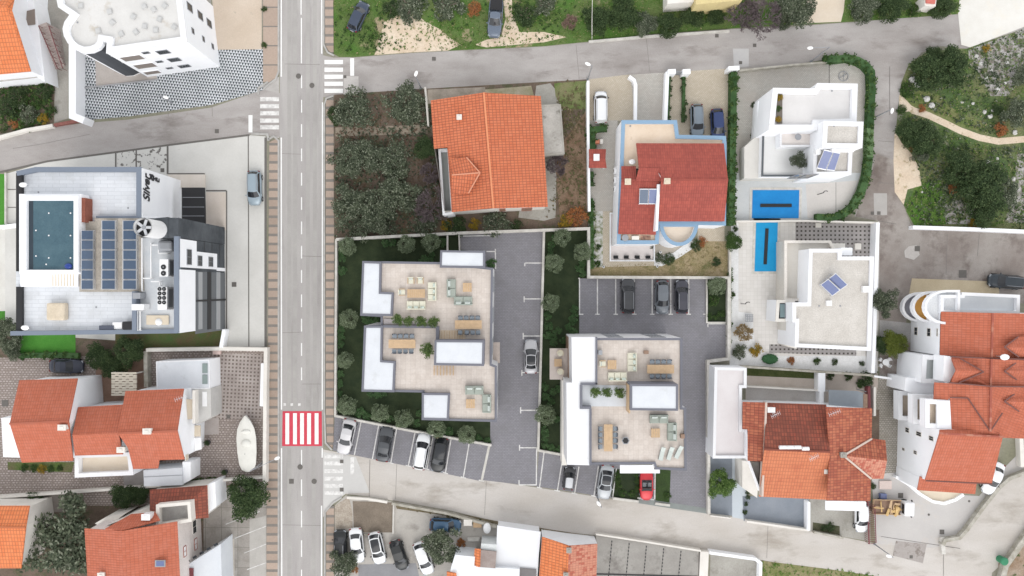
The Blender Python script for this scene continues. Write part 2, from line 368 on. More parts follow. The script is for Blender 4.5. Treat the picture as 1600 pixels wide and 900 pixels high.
def strip(name, pts, wd, mat, layer):
    p = [W(x, y, .004 * layer).to_2d() for x, y in pts]; L, Rr = ribbon(p, wd); m = MB()
    for i in range(len(p) - 1):
        m.f([(*L[i], .004 * layer), (*L[i + 1], .004 * layer), (*Rr[i + 1], .004 * layer), (*Rr[i], .004 * layer)])
    return m
def lines(name, segs, mat, layer=6, wd=.12, lvl=0):
    m = MB()
    for s in segs:
        ww = s[4] if len(s) > 4 else wd
        p = [W(s[0], s[1]).to_2d(), W(s[2], s[3]).to_2d()]; L, Rr = ribbon(p, ww); GK[1] += 1; z = .004 * layer + lvl + .000008 * (GK[1] % 300)
        m.f([(*L[0], z), (*L[1], z), (*Rr[1], z), (*Rr[0], z)])
    o = m.build(name, mat, recalc=True)
    return tag(o, kind='structure')
def wall(pts, wd, h, mat, label, name='garden_wall', cat='wall', cap=None):
    m = MB(); p = [W(x, y, h).to_2d() for x, y in pts]; closed = pts[0] == pts[-1]
    L, Rr = ribbon(p, wd); n = len(p)
    lo = [(m.bm.verts.new((*L[i], 0)), m.bm.verts.new((*L[i], h)), m.bm.verts.new((*Rr[i], h)), m.bm.verts.new((*Rr[i], 0))) for i in range(n)]
    for i in range(n - 1):
        a, b = lo[i], lo[i + 1]
        for k in range(3): m.bm.faces.new((a[k], b[k], b[k + 1], a[k + 1]))
    m.bm.faces.new(lo[0]); m.bm.faces.new(lo[-1][::-1])
    if cap is None: return tag(m.build(name, mat), label, cat)
    c = (p[0] + p[-1]) / 2
    t = thing(name, label, cat, (c.x, c.y, 0)); m.build('wall_body', mat, t)
    L, Rr = ribbon(p, wd + .08); m = MB()
    for i in range(n - 1):
        q = [(L[i]), (L[i + 1]), (Rr[i + 1]), (Rr[i])]; m.prism(q, h + .002, h + .07, True, True)
    m.build('coping', cap, t); return t
def ring(outer, inner, z0, z1):
    m = MB(); n = len(outer); v = m.bm.verts.new
    a = [v((*p[:2], z0)) for p in outer]; b = [v((*p[:2], z1)) for p in outer]
    c = [v((*p[:2], z1)) for p in inner]; d = [v((*p[:2], z0)) for p in inner]
    for i in range(n):
        j = (i + 1) % n
        for p, q in ((a, b), (b, c), (c, d), (d, a)): m.bm.faces.new((p[i], p[j], q[j], q[i]))
    return m
def flat(par, outline, z, wallm=None, floorm=None, capm=None, z0=0.0, ph=.5, t=.35, floor_name='roof', grow=.03):
    """flat-roofed block: outline in photo pixels as seen at height z"""
    wallm = wallm or WHITE; floorm = floorm or WROOF; capm = CAPW if capm in (None, WHITE) else capm  # white tops take the dimmed copy of the wall white
    o = [W(x, y, z).to_2d() for x, y in outline]
    inn = inset(o, t + .012)
    ring(o, inset(o, t - .004), z0, z - .12).build('wall', wallm, par)
    ring(inset(o, -grow), inset(o, t + grow * .5), z - .12, z).build('parapet', capm, par)
    m = MB(); m.f([(*p, z - ph) for p in inn]); f = m.build(floor_name, floorm, par, recalc=False)
    if f.data.polygons[0].normal.z < 0: f.data.flip_normals()
    return o
def plate(par, outline, z, mat, name='roof', th=.15, z0=None):
    m = MB(); m.prism([W(x, y, z).to_2d() for x, y in outline], z - th if z0 is None else z0, z, True, True)
    return m.build(name, mat, par)
def roof(par, faces, mat, name='roof', th=.16):
    m = MB(); vs = {}
    for fc in faces:
        pts = [W(*p) for p in fc]
        n = Vector((0, 0, 0))
        for i in range(len(pts)): n += pts[i].cross(pts[(i + 1) % len(pts)])
        if n.z < 0: pts.reverse(); fc = list(fc)[::-1]; n = -n
        n.normalize(); h = Vector((-n.y, n.x, 0)); h = h.normalized() if h.length > 1e-3 else Vector((1, 0, 0)); s = n.cross(h)
        q = []
        for k, p in zip(fc, pts):
            if k not in vs: vs[k] = m.bm.verts.new(p)
            q.append(vs[k])
        try: f = m.bm.faces.new(q)
        except ValueError: continue
        for lp in f.loops: lp[m.uv].uv = (lp.vert.co.dot(h), lp.vert.co.dot(s))
    return m.build(name, mat, par, recalc=False, solid=th)
def walls(par, outline, mat, over=.25, z0=0, drop=.2, name='wall'):
    """walls under a roof edge; outline (px, py, z) round the roof, gable peaks included"""
    w3 = [W(*p) for p in outline]; o = inset([p.to_2d() for p in w3], over); m = MB(); n = len(o)
    a = [m.bm.verts.new((*o[i], z0)) for i in range(n)]; b = [m.bm.verts.new((*o[i], max(w3[i].z - drop, z0 + .1))) for i in range(n)]
    for i in range(n):
        j = (i + 1) % n; m.bm.faces.new((a[i], a[j], b[j], b[i]))
    m.build(name, mat, par); return o
def ridge(par, pts, mat, r=.11, name='ridge'):
    m = MB(); p = [W(*q) + Vector((0, 0, .04)) for q in pts]
    for a, b in zip(p, p[1:]): m.bar(a, b, r * 2, r)
    return m.build(name, mat, par)
def ray(x, y, a, b):
    """photo pixel onto the vertical plane through world points a, b -> (u along a-b, z)"""
    d = (b - a).normalized(); n = Vector((-d.y, d.x)); G = Vector(((x - 800) / PXM, (450 - y) / PXM))
    s = n.dot(a) / n.dot(G); return (G * s - a).dot(d), CAMH * (1 - s)
def win(par, a, b, x0, y0, x1, y1, frame=None, pane=None, name='window', fw=.05, deep=False):
    a, b = Vector(a[:2]), Vector(b[:2]); u0, za = ray(x0, y0, a, b); u1, zb = ray(x1, y1, a, b)
    if u0 > u1: u0, u1 = u1, u0
    if za > zb: za, zb = zb, za
    za = max(za, .1); d = (b - a).normalized(); n = Vector((-d.y, d.x))
    if n.dot(a) > 0: n = -n
    ang = math.atan2(d.y, d.x); c = a + d * (u0 + u1) / 2; zc = (za + zb) / 2; ww, hh = u1 - u0, zb - za
    if ww < .1 or hh < .1: return
    m = MB()
    for cu, cz, su, sz in ((0, hh / 2 - fw / 2, ww, fw), (0, -hh / 2 + fw / 2, ww, fw), (-ww / 2 + fw / 2, 0, fw, hh - 2 * fw), (ww / 2 - fw / 2, 0, fw, hh - 2 * fw), (0, 0, fw * .5, hh - 2 * fw)):
        p = c + d * cu + n * .03; m.box((p.x, p.y, zc + cz), (su, .09, sz), ang)
    f = m.build(name, frame or PLAST, par)
    m = MB(); p = c + n * .012; m.box((p.x, p.y, zc), (ww - 2 * fw, .03, hh - 2 * fw), ang); m.build('pane', pane or GLASSD, f)
    return f
def chimney(par, x, y, z, h=.9, s=(.7, .5), mat=None):
    p = W(x, y, z + h); m = MB(); m.box((p.x, p.y, z + h / 2 - .3), (s[0], s[1], h + .6)); c = m.build('chimney', mat or PLAST, par)
    m = MB(); m.box((p.x, p.y, z + h + .05), (s[0] + .14, s[1] + .14, .1)); m.box((p.x, p.y, z + h + .14), (s[0] * .5, s[1] * .5, .12)); m.build('chimney_cap', mat or PLAST, c)
def winc(par, a, b, cx, cy, w_, h_, frame=None, pane=None, name='window', fw=.05):
    """window by its centre pixel and its size in metres"""
    a, b = Vector(a[:2]), Vector(b[:2]); u, z = ray(cx, cy, a, b); d = (b - a).normalized(); n = Vector((-d.y, d.x))
    if n.dot(a) > 0: n = -n
    z = max(z, h_ / 2 + .15); ang = math.atan2(d.y, d.x); c = a + d * u; m = MB()
    for cu, cz, su, sz in ((0, h_ / 2 - fw / 2, w_, fw), (0, -h_ / 2 + fw / 2, w_, fw), (-w_ / 2 + fw / 2, 0, fw, h_ - 2 * fw), (w_ / 2 - fw / 2, 0, fw, h_ - 2 * fw)):
        p = c + d * cu + n * .03; m.box((p.x, p.y, z + cz), (su, .09, sz), ang)
    f = m.build(name, frame or METAL, par); m = MB(); p = c + n * .015; m.box((p.x, p.y, z), (w_ - 2 * fw, .03, h_ - 2 * fw), ang); m.build('pane', pane or GLASSD, f)
def facade(par, o, floors, every=3.4, w_=1.3, h_=1.3, skip=()):
    """a regular row of windows on every long side of outline o, one row per floor height"""
    n = len(o); sg = 1 if area(o) > 0 else -1
    for i in range(n):
        a, b = Vector(o[i][:2]), Vector(o[(i + 1) % n][:2]); L = (b - a).length
        if L < 3 or i in skip: continue
        d = (b - a) / L; nr = Vector((d.y, -d.x)) * sg; k = max(1, int(L / every)); ang = math.atan2(d.y, d.x)
        for j in range(k):
            c = a + d * L * (j + .5) / k
            for z in floors:
                m = MB()
                for cu, cz, su, sz in ((0, h_ / 2, w_, .07), (0, -h_ / 2, w_ + .1, .08), (-w_ / 2, 0, .07, h_ - .07), (w_ / 2, 0, .07, h_ - .07), (0, 0, .05, h_ - .07)):
                    p = c + d * cu + nr * .02; m.box((p.x, p.y, z + cz), (su, .07, sz), ang)
                f = m.build('window', METAL, par); m = MB(); p = c + nr * .006; m.box((p.x, p.y, z), (w_ - .07, .02, h_ - .07), ang); m.build('pane', GLASSD, f)
def ctr(pts, z=0):
    q = [W(x, y, z) for x, y in pts]; return (sum(p.x for p in q) / len(q), sum(p.y for p in q) / len(q), 0)

# ---------- plants ----------
def leaf_quads(m, c, n, rad, ls, flat_=.6, shell=False, mi=0):
    for _ in range(n):
        while True:
            p = Vector((random.uniform(-1, 1), random.uniform(-1, 1), random.uniform(-1, 1)))
            if p.length <= 1: break
        if shell: p = p.normalized() * random.uniform(.86, 1.05)
        p = Vector((p.x * rad[0], p.y * rad[1], p.z * rad[2])) + Vector(c)
        a = random.uniform(0, 6.28); b = Vector((math.cos(a), math.sin(a), random.uniform(-flat_, flat_))).normalized()
        t = b.cross(Vector((random.uniform(-.6, .6), random.uniform(-.6, .6), 1))).normalized()
        L = ls * random.uniform(.6, 1.3); w_ = L * random.uniform(.35, .6)
        m.f([p - b * L, p + t * w_, p + b * L, p - t * w_], mi)
def crown_mesh(r, h, z, nclump, nleaf, ls, cs=.33, seed=0, lump=.25):
    random.seed(seed); m = MB()
    for i in range(nclump):
        a = random.uniform(0, 6.283); rr = math.sqrt(random.random()) * .86; k = 1 + lump * math.sin(a * 3 + seed) + lump * .6 * math.sin(a * 5 + seed * 2)
        hh = math.sqrt(max(0, 1 - rr * rr)) * random.uniform(.0, 1.0)
        c = (r * rr * math.cos(a) * k, r * rr * math.sin(a) * k, z + h * hh)
        s = r * cs * random.uniform(.55, 1.2)
        leaf_quads(m, c, int(nleaf * (s / (r * cs)) ** 2), (s, s, s * .75), ls)
    me = bpy.data.meshes.new('crown'); m.bm.to_mesh(me); m.bm.free(); return me
def trunk_mesh(r, z, nl, seed=0, tr=.14, bare=False):
    random.seed(seed + 50); m = MB()
    m.cyl((0, 0, 0), tr * 1.3, z * .6, 8, tr)
    def limb(p, d, L, w_, lev):
        q = p + d * L; mm = Matrix.Translation(p) @ d.to_track_quat('Z', 'Y').to_matrix().to_4x4()
        m.cyl(None, max(w_, .022 if bare else 0), L, 6 if lev < 2 else 3, max(w_ * .6, .016 if bare else 0), cap=False, M=mm)
        if lev < (5 if bare else 1):
            for _ in range(3 if bare else 2):
                limb(q, (d + Vector((random.uniform(-.7, .7), random.uniform(-.7, .7), random.uniform(-.25, .5)))).normalized(), L * random.uniform(.6, .85), w_ * .6, lev + 1)
    for i in range(nl):
        a = 6.283 * i / nl + random.uniform(-.4, .4)
        limb(Vector((0, 0, z * .55)), Vector((math.cos(a), math.sin(a), random.uniform(.5, 1.1))).normalized(), r * (.34 if bare else .45), tr * .55, 0)
    me = bpy.data.meshes.new('trunk'); m.bm.to_mesh(me); m.bm.free(); me.materials.append(BARK); return me
CR = {}
def crown(kind, var, mat):
    k = (kind, var, mat.name)
    if k not in CR:
        if (kind, var) not in CR:
            CR[(kind, var)] = {'olive': lambda: crown_mesh(1, .75, .72, 60, 85, .055, .3, var + 1),
                               'dense': lambda: crown_mesh(1, .8, .7, 80, 100, .05, .28, var + 21, .16),
                               'round': lambda: crown_mesh(1, .8, .65, 60, 75, .06, .30, var + 41, .05),
                               'shrub': lambda: crown_mesh(1, .9, .25, 34, 60, .075, .36, var + 61, .12)}[kind]()
        me = CR[(kind, var)].copy(); me.materials.clear(); me.materials.append(mat); CR[k] = me
    return CR[k]
TR = {}
def tree(x, y, rpx, label, kind='olive', mat=None, hz=None, group=None, cat='tree', name=None, sx=1, sy=1):
    """rpx = crown radius in photo pixels; the crown's own middle height is used for its place"""
    r = rpx / PXM; h = hz or max(1.2, r * 1.25); zc = h * .75; p = W(x, y, zc); p.z = 0; v = random.randrange(3)
    s = r * (1 - zc / CAMH) / .98
    nm = name or {'olive': 'olive_tree', 'dense': 'leafy_tree', 'round': 'olive_tree', 'shrub': 'shrub'}[kind]
    t = thing(nm, label, cat, p, group)
    c = link('crown' if kind != 'shrub' else 'foliage', crown(kind, v, mat or OLIVE), t); a = random.uniform(0, 6.28)
    if sx != 1 or sy != 1: a = 0
    c.scale = (s * sx, s * sy, h / 1.6); c.rotation_euler = (0, 0, a)
    if v not in TR: TR[v] = trunk_mesh(1, 1.0, 5, v, .07)
    tr = link('trunk' if kind != 'shrub' else 'stem', TR[v], t); tr.scale = (s * .9, s * .9, h / 1.6)
    return t
def shrub(x, y, rpx, label, mat=None, group=None, h=None, name='shrub', sx=1, sy=1):
    return tree(x, y, rpx, label, 'shrub', mat or BUSHG, h or max(.5, rpx / PXM * 1.1), group, 'shrub', name, sx, sy)
def bare(x, y, rpx, label, h=3.5, name='bare_tree', seed=3, mat=None):
    r = rpx / PXM; p = W(x, y, h * .7); p.z = 0; t = thing(name, label, 'tree', p)
    me = trunk_mesh(r, h * .3, 13, seed, .09, True); me.materials.clear(); me.materials.append(mat or TWIG)
    link('branches', me, t)
    m = MB(); m.cyl((p.x, p.y, 0), .13, h * .2, 8, .1); m.build('trunk', BARK, t); return t
def hedge(pts, wd, h, label, mat=None, dens=95, name='hedge', group=None, ls=.13):
    p = [W(x, y, h * .8).to_2d() for x, y in pts]; m = MB(); L, Rr = ribbon(p, wd * .75)
    c = p[len(p) // 2]; t = thing(name, label, 'hedge', (c.x, c.y, 0), group)
    for i in range(len(p) - 1): m.prism([L[i], L[i + 1], Rr[i + 1], Rr[i]], 0.05, h * .82, True, False)
    m.build('twig_core', BUSHG, t)
    m = MB()
    for a, b in zip(p, p[1:]):
        n = int((b - a).length * dens * (wd + h) * .6); d = (b - a); q = Vector((-d.y, d.x)).normalized()
        for _ in range(max(1, n // 14)):
            s_ = random.random(); o = random.uniform(-.5, .5) * wd; cc = a + d * s_ + q * o
            leaf_quads(m, (cc.x, cc.y, h * random.uniform(.45, .97)), 14, (.28, .28, .2), ls)
    m.build('foliage', mat or HEDGE, t, recalc=False); return t
def tufts(name, poly, n, mat, size=.2, seed=1, h=.2, avoid=None):
    random.seed(seed); q = [W(x, y) for x, y in poly]; m = MB()
    x0, x1 = min(p.x for p in q), max(p.x for p in q); y0, y1 = min(p.y for p in q), max(p.y for p in q)
    def inside(x, y):
        c = False
        for i in range(len(q)):
            a, b = q[i], q[i - 1]
            if (a.y > y) != (b.y > y) and x < (b.x - a.x) * (y - a.y) / (b.y - a.y) + a.x: c = not c
        return c
    av = [W(*p_).to_2d() for p_ in avoid] if avoid else []
    def near(x, y):
        q_ = Vector((x, y))
        for a, b in zip(av, av[1:]):
            d = b - a; t_ = max(0, min(1, (q_ - a).dot(d) / d.dot(d)))
            if (a + d * t_ - q_).length < .75: return True
        return False
    k = 0; cl = [(random.uniform(x0, x1), random.uniform(y0, y1)) for _ in range(max(6, n // 60))]
    while k < n:
        if random.random() < .7:
            cx, cy = random.choice(cl); x, y = random.gauss(cx, 1.1), random.gauss(cy, 1.1)
        else: x, y = random.uniform(x0, x1), random.uniform(y0, y1)
        k += 1
        if inside(x, y) and not near(x, y): leaf_quads(m, (x, y, h * random.uniform(.3, 1)), 3, (size, size, h * .4), size * random.uniform(.5, 1), .5)
    return tag(m.build(name, mat, recalc=False), kind='stuff')
def rocks(poly, n, label, mat, seed=2, smax=.5):
    pass

# ---------- vehicles ----------
def lerp(a, b, t): return a + (b - a) * t
PAINT = {}
def paint(name, c):
    if name not in PAINT: PAINT[name] = plain('car_paint_' + name, c, .28, .6, .15, fine=0)
    return PAINT[name]
TYRE = plain('tyre_rubber', (.02, .02, .02), .9); RIMM = plain('wheel_rim', (.45, .46, .47), .35, .5, .6)
HEADL = plain('lamp_glass', (.30, .32, .35), .15); TAILL = plain('tail_lamp_red', (.17, .015, .015), .25)
CARGL = plain('car_glass', (.018, .02, .024), .1, .6, fine=0); SEATM = plain('seat_dark', (.05, .05, .055), .8)
def car(x, y, dx, dy, L, Wd, pnt, label, style='hatch', group=None, name='parked_car', roofm=None, Hh=1.46, glass=None):
    """(dx, dy) = nose direction in the photograph; built nose along +Y then turned"""
    glass = glass or CARGL
    body = paint(*pnt)
    t = thing(name, label, 'car', (0, 0, 0), group)
    hw = Wd / 2
    P_ = {'hatch': (.26, .10, -.36, -.47), 'suv': (.27, .13, -.38, -.475), 'sedan': (.22, .06, -.24, -.37), 'van': (.33, .22, -.45, -.49), 'pickup': (.22, .08, -.08, -.13), 'open': (.18, .07, -.1, -.11)}[style]
    yb, yf, yr, ye = [v * L for v in P_]
    zb = {'suv': 1.0, 'van': 1.05, 'pickup': 1.02}.get(style, .9); zh = zb - .12
    H = {'suv': 1.62, 'van': 1.8, 'pickup': 1.72, 'sedan': 1.43, 'open': 1.15}.get(style, Hh)
    # body loft
    m = MB(); N = 18; rows = []
    for i in range(N + 1):
        tt = -1 + 2 * i / N; yy = tt * L / 2
        wk = (1 - abs(tt) ** (5.5 if tt < 0 else 4.2) * (.26 if tt < 0 else .34)) * hw
        yy2 = yy - (0.0)
        if yy > yb: top = lerp(zb, zh - .1, ((yy - yb) / (L / 2 - yb)) ** 1.6)
        elif yy < ye: top = lerp(zb, zb - .05, (ye - yy) / (L / 2 + ye + 1e-3)) if style != 'pickup' else zb - .42 if yy > -L * .47 else zb
        else: top = zb
        if style == 'pickup' and ye - .02 > yy > -L * .47: edge = zb
        else: edge = top - .06
        lowz = .24 + (.14 if abs(tt) > .93 else 0)
        endcut = .12 if i in (0, N) else 0
        sec = [(-wk * .90, lowz), (-wk, .5), (-wk * .99, edge - .14), (-wk * .93, edge), (-wk * .78, top + (.0 if style != 'pickup' or top > zb - .2 else 0)), (-wk * .4, top + .03), (0, top + .045), (wk * .4, top + .03), (wk * .78, top), (wk * .93, edge), (wk * .99, edge - .14), (wk, .5), (wk * .90, lowz)]
        row = []
        for j, (a, z) in enumerate(sec):
            bow = -.16 * L * .12 * ((a / hw) ** 2) * (1 if tt > .8 else -.6 if tt < -.85 else 0)
            row.append(m.bm.verts.new((a, yy + bow, z - endcut * (1 if z > .6 else 0))))
        rows.append(row)
    for r0, r1 in zip(rows, rows[1:]):
        for j in range(12): m.bm.faces.new((r0[j], r0[j + 1], r1[j + 1], r1[j]))
        m.bm.faces.new((r0[0], r1[0], r1[12], r0[12]))
    m.bm.faces.new(rows[0]); m.bm.faces.new(rows[-1][::-1])
    m.build('body', body, t, smooth=True, local=True)
    # cabin surface
    wb, wr = hw * .90, hw * (.72 if style != 'van' else .80)
    def S(u, v):
        ring_ = [(yb, zb - .02, wb), (yf, H - .05, wr * .97), ((yf + yr) / 2, H, wr), (yr, H - .06, wr * .95), (ye, zb - .02, wb * .92)]
        k = min(int(v), 3); f_ = v - k; a, b = ring_[k], ring_[k + 1]
        yy = lerp(a[0], b[0], f_); zz = lerp(a[1], b[1], f_); ww = lerp(a[2], b[2], f_)
        cur = .16 * (lerp(1.35, .8, v) if v < 1 else max(0, 1.8 - v) if v < 2 else -.7 * min(1, v - 2))
        return Vector((u * ww, yy - cur * u * u + (.10 if v < 1 else 0) * (1 - v), zz + .035 * (1 - u * u) * (1 if .4 < v < 3.6 else .3)))
    def patch(u0, u1, v0, v1, off, nu=6, nv=4):
        mm = MB(); g = [[mm.bm.verts.new(S(lerp(u0, u1, i / nu), lerp(v0, v1, j / nv)) + Vector((0, 0, off)) + Vector((0, off * (1.2 if (v0 + v1) / 2 < 1 else -1.2 if (v0 + v1) / 2 > 3 else 0), 0))) for j in range(nv + 1)] for i in range(nu + 1)]
        for i in range(nu):
            for j in range(nv): mm.bm.faces.new((g[i][j], g[i + 1][j], g[i + 1][j + 1], g[i][j + 1]))
        return mm
    if style != 'open':
        mm = patch(-1, 1, 0, 4, 0, 8, 16); bm = mm.bm; VL = list(bm.verts)
        nv = 17
        for s_ in (0, 8):                                   # sides down to the belt
            col_ = [VL[s_ * nv + j] for j in range(nv)]
            low = [bm.verts.new((math.copysign(lerp(wb, wb * .92, j / 16), v.co.x), v.co.y, zb - .04)) for j, v in enumerate(col_)]
            for j in range(16): bm.faces.new((col_[j], col_[j + 1], low[j + 1], low[j]))
        mm.build('cabin', body, t, smooth=False, local=True)
        patch(-.9, .9, .04, .93, .012).build('windshield', glass, t, smooth=True, local=True)
        if style not in ('van', 'pickup'): patch(-.86, .86, 3.07, 3.85, .012).build('rear_window', glass, t, smooth=True, local=True)
        if roofm: patch(-.86, .86, 1.12, 2.9, .012).build('glass_roof', roofm, t, smooth=True, local=True)
        for s_ in (-1, 1):
            mm = MB(); y0, y1 = lerp(yb, yf, .35), lerp(ye, yr, .4)
            pts = [(yb - .42 * 1, zb + .03, wb), (lerp(yb, yf, .9) - .12, H - .17, wr), (yr + .05, H - .17, wr), (lerp(ye, yr, .3) + .1, zb + .04, wb * .95)]
            mm.f([(s_ * (w_ + .022), yy, z) for yy, z, w_ in pts]); mm.build('side_window', glass, t, local=True)
    else:
        mm = MB(); mm.f([(-hw * .8, yb, zb), (hw * .8, yb, zb), (hw * .68, yf - .05, zb + .38), (-hw * .68, yf - .05, zb + .38)]); mm.build('windshield', glass, t, local=True)
        mm = MB(); mm.box((0, -L * .06, zb + .055), (hw * 1.5, L * .26, .03)); mm.build('cockpit', SEATM, t, local=True)
        for s_ in (-1, 1):
            mm = MB(); mm.box((s_ * hw * .38, -L * .04, zb + .12), (.46, .5, .12)); mm.box((s_ * hw * .38, -L * .11, zb + .28), (.44, .14, .42)); mm.build('seat', plain('seat_grey', (.16, .17, .18), .8), t, local=True, bevel=.04)
    if style == 'pickup':
        mm = MB(); mm.box((0, -L * .315, zb + .02), (hw * 1.62, L * .3, .05)); mm.build('cargo_cover', BLACK, t, local=True)
    for s_ in (-1, 1):
        for yy in (L * .31, -L * .31):
            mm = MB(); M_ = Matrix.Translation((s_ * (hw - .20), yy, .32)) @ Matrix.Rotation(s_ * math.pi / 2, 4, 'Y')
            mm.cyl(None, .32, .22, 18, M=M_); w_ = mm.build('wheel', TYRE, t, local=True)
            mm = MB(); M_ = Matrix.Translation((s_ * (hw + .02), yy, .32)) @ Matrix.Rotation(s_ * math.pi / 2, 4, 'Y'); mm.cyl(None, .2, .012, 12, M=M_); mm.build('rim', RIMM, w_, local=True)
        mm = MB(); mm.box((s_ * hw * .66, L * .455, zh - .17), (hw * .38, .2, .12), rz=-s_ * .35); mm.build('headlight', HEADL, t, local=True, bevel=.02)
        mm = MB(); mm.box((s_ * hw * .7, -L * .472, zb - .15), (hw * .3, .16, .14), rz=s_ * .25); mm.build('tail_light', TAILL, t, local=True, bevel=.02)
        mm = MB(); mm.box((s_ * (hw + .05), yb - .25, zb + .06), (.2, .13, .13)); mm.build('mirror', body if pnt[0] != 'white' else BLACK, t, local=True, bevel=.03)
    mm = MB(); mm.box((0, -L / 2 + .0, .55), (.5, .03, .12)); mm.build('number_plate', WPL, t, local=True)
    if style in ('suv', 'van'):
        for s_ in (-1, 1):
            mm = MB(); mm.bar((s_ * wr * .86, yf - .2, H + .04), (s_ * wr * .86, yr + .1, H + .04), .05, .05); mm.build('roof_rail', METAL, t, local=True)
    p = W(x, y, .6); t.location = (p.x, p.y, 0.03); t.rotation_euler = (0, 0, math.atan2(-dy, dx) - math.pi / 2)
    return t
# ---------- furniture ----------
PRO = {}
def place(key, maker, x, y, rz, z, label, group=None):
    if key not in PRO: o = maker(); PRO[key] = o
    else: o = copy_tree(PRO[key])
    p = W(x, y, z + .5); o.location = (p.x, p.y, z); o.rotation_euler = (0, 0, R(rz)); o['label'] = label
    if group: o['group'] = group
    return o
def mk_chair():
    t = thing('dining_chair', 'x', 'chair'); S_ = .52
    m = MB(); m.box((0, 0, .45), (S_, S_ * .95, .07)); m.build('seat', CHAIRG, t, local=True, bevel=.02)
    m = MB()
    for i in range(5):
        a = R(-50 + 25 * i) ; m.box((math.sin(a) * .30, -.02 - math.cos(a) * .24, .66), (.15, .03, .36), rz=-a)
    m.build('backrest', plain('chair_back', (.09, .10, .12), .6), t, local=True)
    for sx in (-1, 1):
        for sy in (-1, 1):
            m = MB(); m.cyl((sx * .2, sy * .19, 0), .018, .42, 6); m.build('leg', BLACK, t, local=True)
    return t
def mk_table(wd=3.15, dp=1.0):
    def f():
        t = thing('dining_table', 'x', 'table'); m = MB()
        n = 6
        for i in range(n): m.box((0, -dp / 2 + dp * (i + .5) / n, .74), (wd, dp / n - .012, .05))
        m.build('tabletop', WOOD, t, local=True)
        for sx in (-1, 1):
            for sy in (-1, 1):
                m = MB(); m.box((sx * (wd / 2 - .15), sy * (dp / 2 - .1), .357), (.09, .09, .714)); m.build('leg', WOOD, t, local=True)
        return t
    return f
def mk_coffee(wd=1.1, dp=1.1):
    def f():
        t = thing('coffee_table', 'x', 'table'); m = MB(); n = max(3, int(wd / .22))
        for i in range(n): m.box((-wd / 2 + wd * (i + .5) / n, 0, .36), (wd / n - .025, dp, .04))
        for j in (-.5, 0, .5): m.box((0, j * (dp - .1), .325), (wd, .07, .03))
        m.build('tabletop', WOOD, t, local=True)
        for sx in (-1, 1):
            for sy in (-1, 1):
                m = MB(); m.box((sx * (wd / 2 - .06), sy * (dp / 2 - .06), .155), (.07, .07, .309)); m.build('leg', WOOD, t, local=True)
        return t
    return f
def mk_sofa(wd=2.2, dp=1.0, fab=None, cush=None, n=2, back=True):
    def f():
        t = thing('garden_sofa', 'x', 'sofa'); fb = fab or SAGE
        m = MB(); m.box((0, 0, .18), (wd, dp, .24)); m.build('base', fb, t, local=True, bevel=.03)
        for i in range(n):
            m = MB(); m.box((-wd / 2 + wd * (i + .5) / n, .06, .37), (wd / n - .05, dp - .22, .15)); m.build('seat_cushion', fb, t, local=True, bevel=.05)
        m = MB(); m.box((0, -dp / 2 + .09, .48), (wd, .16, .42)); m.build('backrest', fb, t, local=True, bevel=.05)
        if n > 1 and cush is not SAGE:
            for s in (-1, 1):
                m = MB(); m.box((s * (wd / 2 - .07), .03, .4), (.12, dp - .1, .2)); m.build('armrest', fb, t, local=True, bevel=.03)
        for i in range(n):
            m = MB(); mm_ = Matrix.Translation((-wd / 2 + wd * (i + .5) / n, -dp / 2 + .30, .58)) @ Matrix.Rotation(.5, 4, 'X'); m.box(None, (wd / n * .62, .15, .36), M=mm_); m.build('pillow', cush or CUSH, t, local=True, bevel=.05)
        for sx in (-1, 1):
            for sy in (-1, 1):
                m = MB(); m.box((sx * (wd / 2 - .1), sy * (dp / 2 - .1), .03), (.06, .06, .06)); m.build('leg', BLACK, t, local=True)
        return t
    return f
def mk_arm(fab=None):
    def f():
        t = thing('armchair', 'x', 'chair'); fb = fab or CREAMF
        m = MB(); m.box((0, .02, .38), (.62, .66, .14)); m.build('seat', fb, t, local=True, bevel=.04)
        m = MB(); m.box((0, -.36, .60), (.66, .12, .5)); m.build('backrest', fb, t, local=True, bevel=.04)
        for s in (-1, 1):
            m = MB(); m.box((s * .37, 0, .5), (.07, .72, .06)); m.box((s * .37, .3, .26), (.06, .06, .44)); m.box((s * .37, -.3, .26), (.06, .06, .44)); m.build('armrest', WOOD, t, local=True)
        m = MB(); mm_ = Matrix.Translation((0, -.2, .55)) @ Matrix.Rotation(.4, 4, 'X'); m.box(None, (.45, .12, .3), M=mm_); m.build('pillow', CUSH, t, local=True, bevel=.04)
        for sx in (-1, 1):
            m = MB(); m.box((sx * .27, .27, .155), (.05, .05, .31)); m.build('leg', WOOD, t, local=True)
        return t
    return f
def mk_lounger():
    t = thing('sun_lounger', 'x', 'sun lounger')
    m = MB(); m.box((0, .25, .28), (.62, 1.3, .05)); m.build('frame', plain('lounger_frame', (.25, .26, .25), .6), t, local=True)
    m = MB(); m.box((0, .25, .345), (.58, 1.28, .08)); m.build('mattress', CUSH, t, local=True, bevel=.04)
    m = MB(); mm_ = Matrix.Translation((0, -.66, .46)) @ Matrix.Rotation(-.38, 4, 'X'); m.box(None, (.58, .7, .09), M=mm_); m.build('backrest', CUSH, t, local=True, bevel=.04)
    for sx in (-1, 1):
        for yy in (.8, -.4):
            m = MB(); m.box((sx * .27, yy, .127), (.05, .05, .254)); m.build('leg', METAL, t, local=True)
    return t
def mk_pot(mat=None, r=.65):
    def f():
        t = thing('potted_plant', 'x', 'potted plant')
        m = MB(); m.cyl((0, 0, 0), .26, .5, 16, .34); m.build('pot', POT, t, local=True)
        c = link('foliage', crown('shrub', 1, mat or GREEN), t, (0, 0, .42)); c.scale = (r, r, .7); return t
    return f
